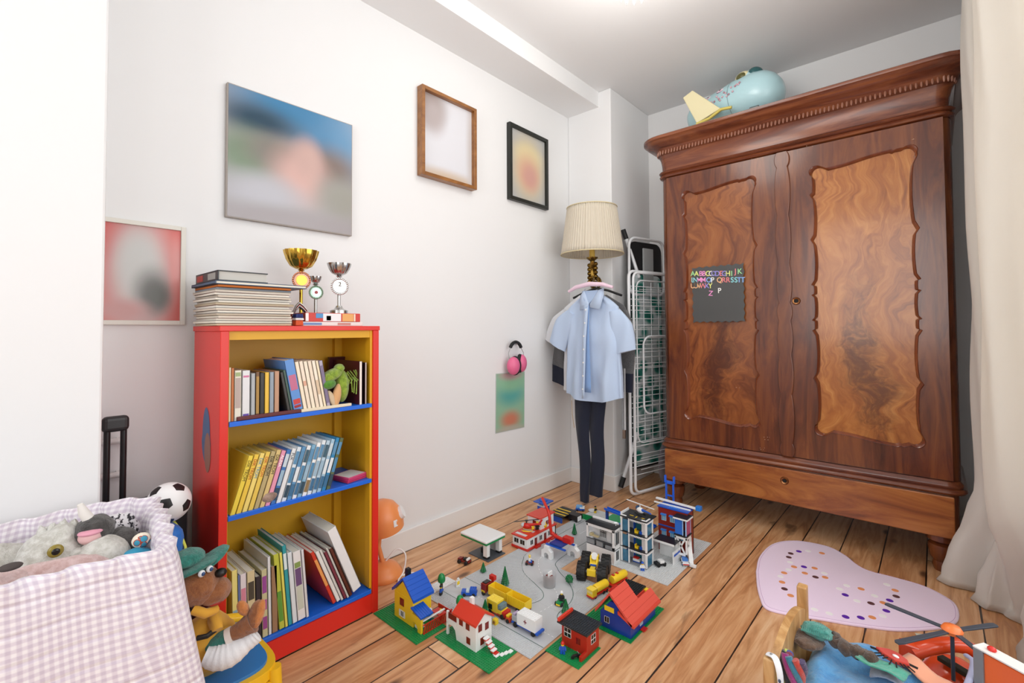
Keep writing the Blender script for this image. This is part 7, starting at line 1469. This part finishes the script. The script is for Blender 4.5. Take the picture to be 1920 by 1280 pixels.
p = put(1735, 1275, .24); gc = thing('grey_blanket', 'pale grey blue fleece at the foot of the blue blanket', 'blanket', (p.x-.035, p.y-.02, .22)); m = MB(); m.loft([[(-.06+.13*i/9, -.035+.08*j/7, .012*math.sin(i*.7+j*.3)+.012) for j in range(8)] for i in range(10)], cap=False, closed=False); m.build('fleece', fur('grey_fleece', 'a3aab8', '8d95a6', 40), gc, smooth=60, solid=.004)
# orange carry case
q0 = G(1857, 1212, .34); q1 = G(1925, 1248, .34); d_ = (q1-q0).normalized(); an = math.atan2(d_.y, d_.x)
oc = thing('toy_case', 'orange toy case with grey end and red knob at the front right corner', 'toy case', (q0.x, q0.y, 0), (0, 0, an))
ocm = mat('case_orange', 'ee6a30', .3); one('box', .004, .30, -.03, -.004, .02, .335).build('case_body', ocm, oc, bevel=.003); one('box', -.012, .006, -.034, .0, .0, .338).build('end_strip', mat('case_grey', '7e8084', .4), oc, bevel=.002)
m = MB(); m.box(-.012, .30, -.034, .0, .3382, .342); m.build('top_rim', mat('case_white', 'e9e6e2', .4), oc, bevel=.001); one('ell', (.012, -.016, .345), (.008, .007, .006), 14, 8).build('knob', mat('knob_red', 'd83028', .3), oc, smooth=60)
one('box', .05, .28, -.032, -.0295, .06, .29).build('label_panel', mat('case_panel', 'f0d0c4', .4), oc); m = MB(); m.M = X(90, 'Y', (-.0125, -.017, .26)) @ Matrix.Rotation(0, 4, 'Z'); m.lathe([(0, -.001), (.008, -.001), (.008, .001), (0, .001)], 16); m.build('oval_button', mat('oval_dark', '4a4c50', .4), oc, smooth=40)
nb = thing('picture_card', 'pale printed card lying on the floor under the helicopter rotor', 'card', tuple(G(1760, 1205, 0)), (0, 0, .4)); one('box', -.05, .05, -.035, .035, .0004, .0016).build('card', mat('card_pale', 'c9c9b8', .6), nb)
# ================= crystal ceiling lamp =================
lp = G(1190, -14, 2.36); cr_ = thing('chandelier', 'glass drops of the ceiling lamp just showing at the top edge', 'chandelier', (lp.x, lp.y, 0)); gls = mat('crystal', 'ffffff', .03, 0, Transmission_Weight=.9, IOR=1.5)
one('lathe', [(0, 2.56), (.05, 2.565), (.05, 2.586), (0, 2.586)], 24).build('ceiling_rose', mat('brass_lamp', 'c9a860', .25, 1), cr_, smooth=40); one('cyl', .004, 2.42, 2.565, 8).build('rod', mat('brass_lamp', 'c9a860', .25, 1), cr_)
m = MB(); m.tube([(.06*math.cos(a), .06*math.sin(a), 2.42) for a in [2*PI*k/24 for k in range(24)]], .004, 6, True); ri = m.build('ring', mat('brass_lamp', 'c9a860', .25, 1), cr_, smooth=60)
one('box', -.06, .06, -.002, .002, 2.418, 2.422).build('cross_bar', mat('brass_lamp', 'c9a860', .25, 1), cr_)
for k in range(12):
    a = 2*PI*k/12; m = MB(); m.lathe([(0, 2.345), (.007, 2.362), (.004, 2.38), (.001, 2.418)], 6, (.06*math.cos(a), .06*math.sin(a), 0)); m.build('crystal_drop', gls, ri)
pl = bpy.data.lights.new('chandelier_bulb', 'POINT'); pl.energy = 13; pl.shadow_soft_size = .25; pl.color = (1, .96, .9)
po = bpy.data.objects.new('chandelier_bulb', pl); C.objects.link(po); po.location = (lp.x, lp.y, 2.30)
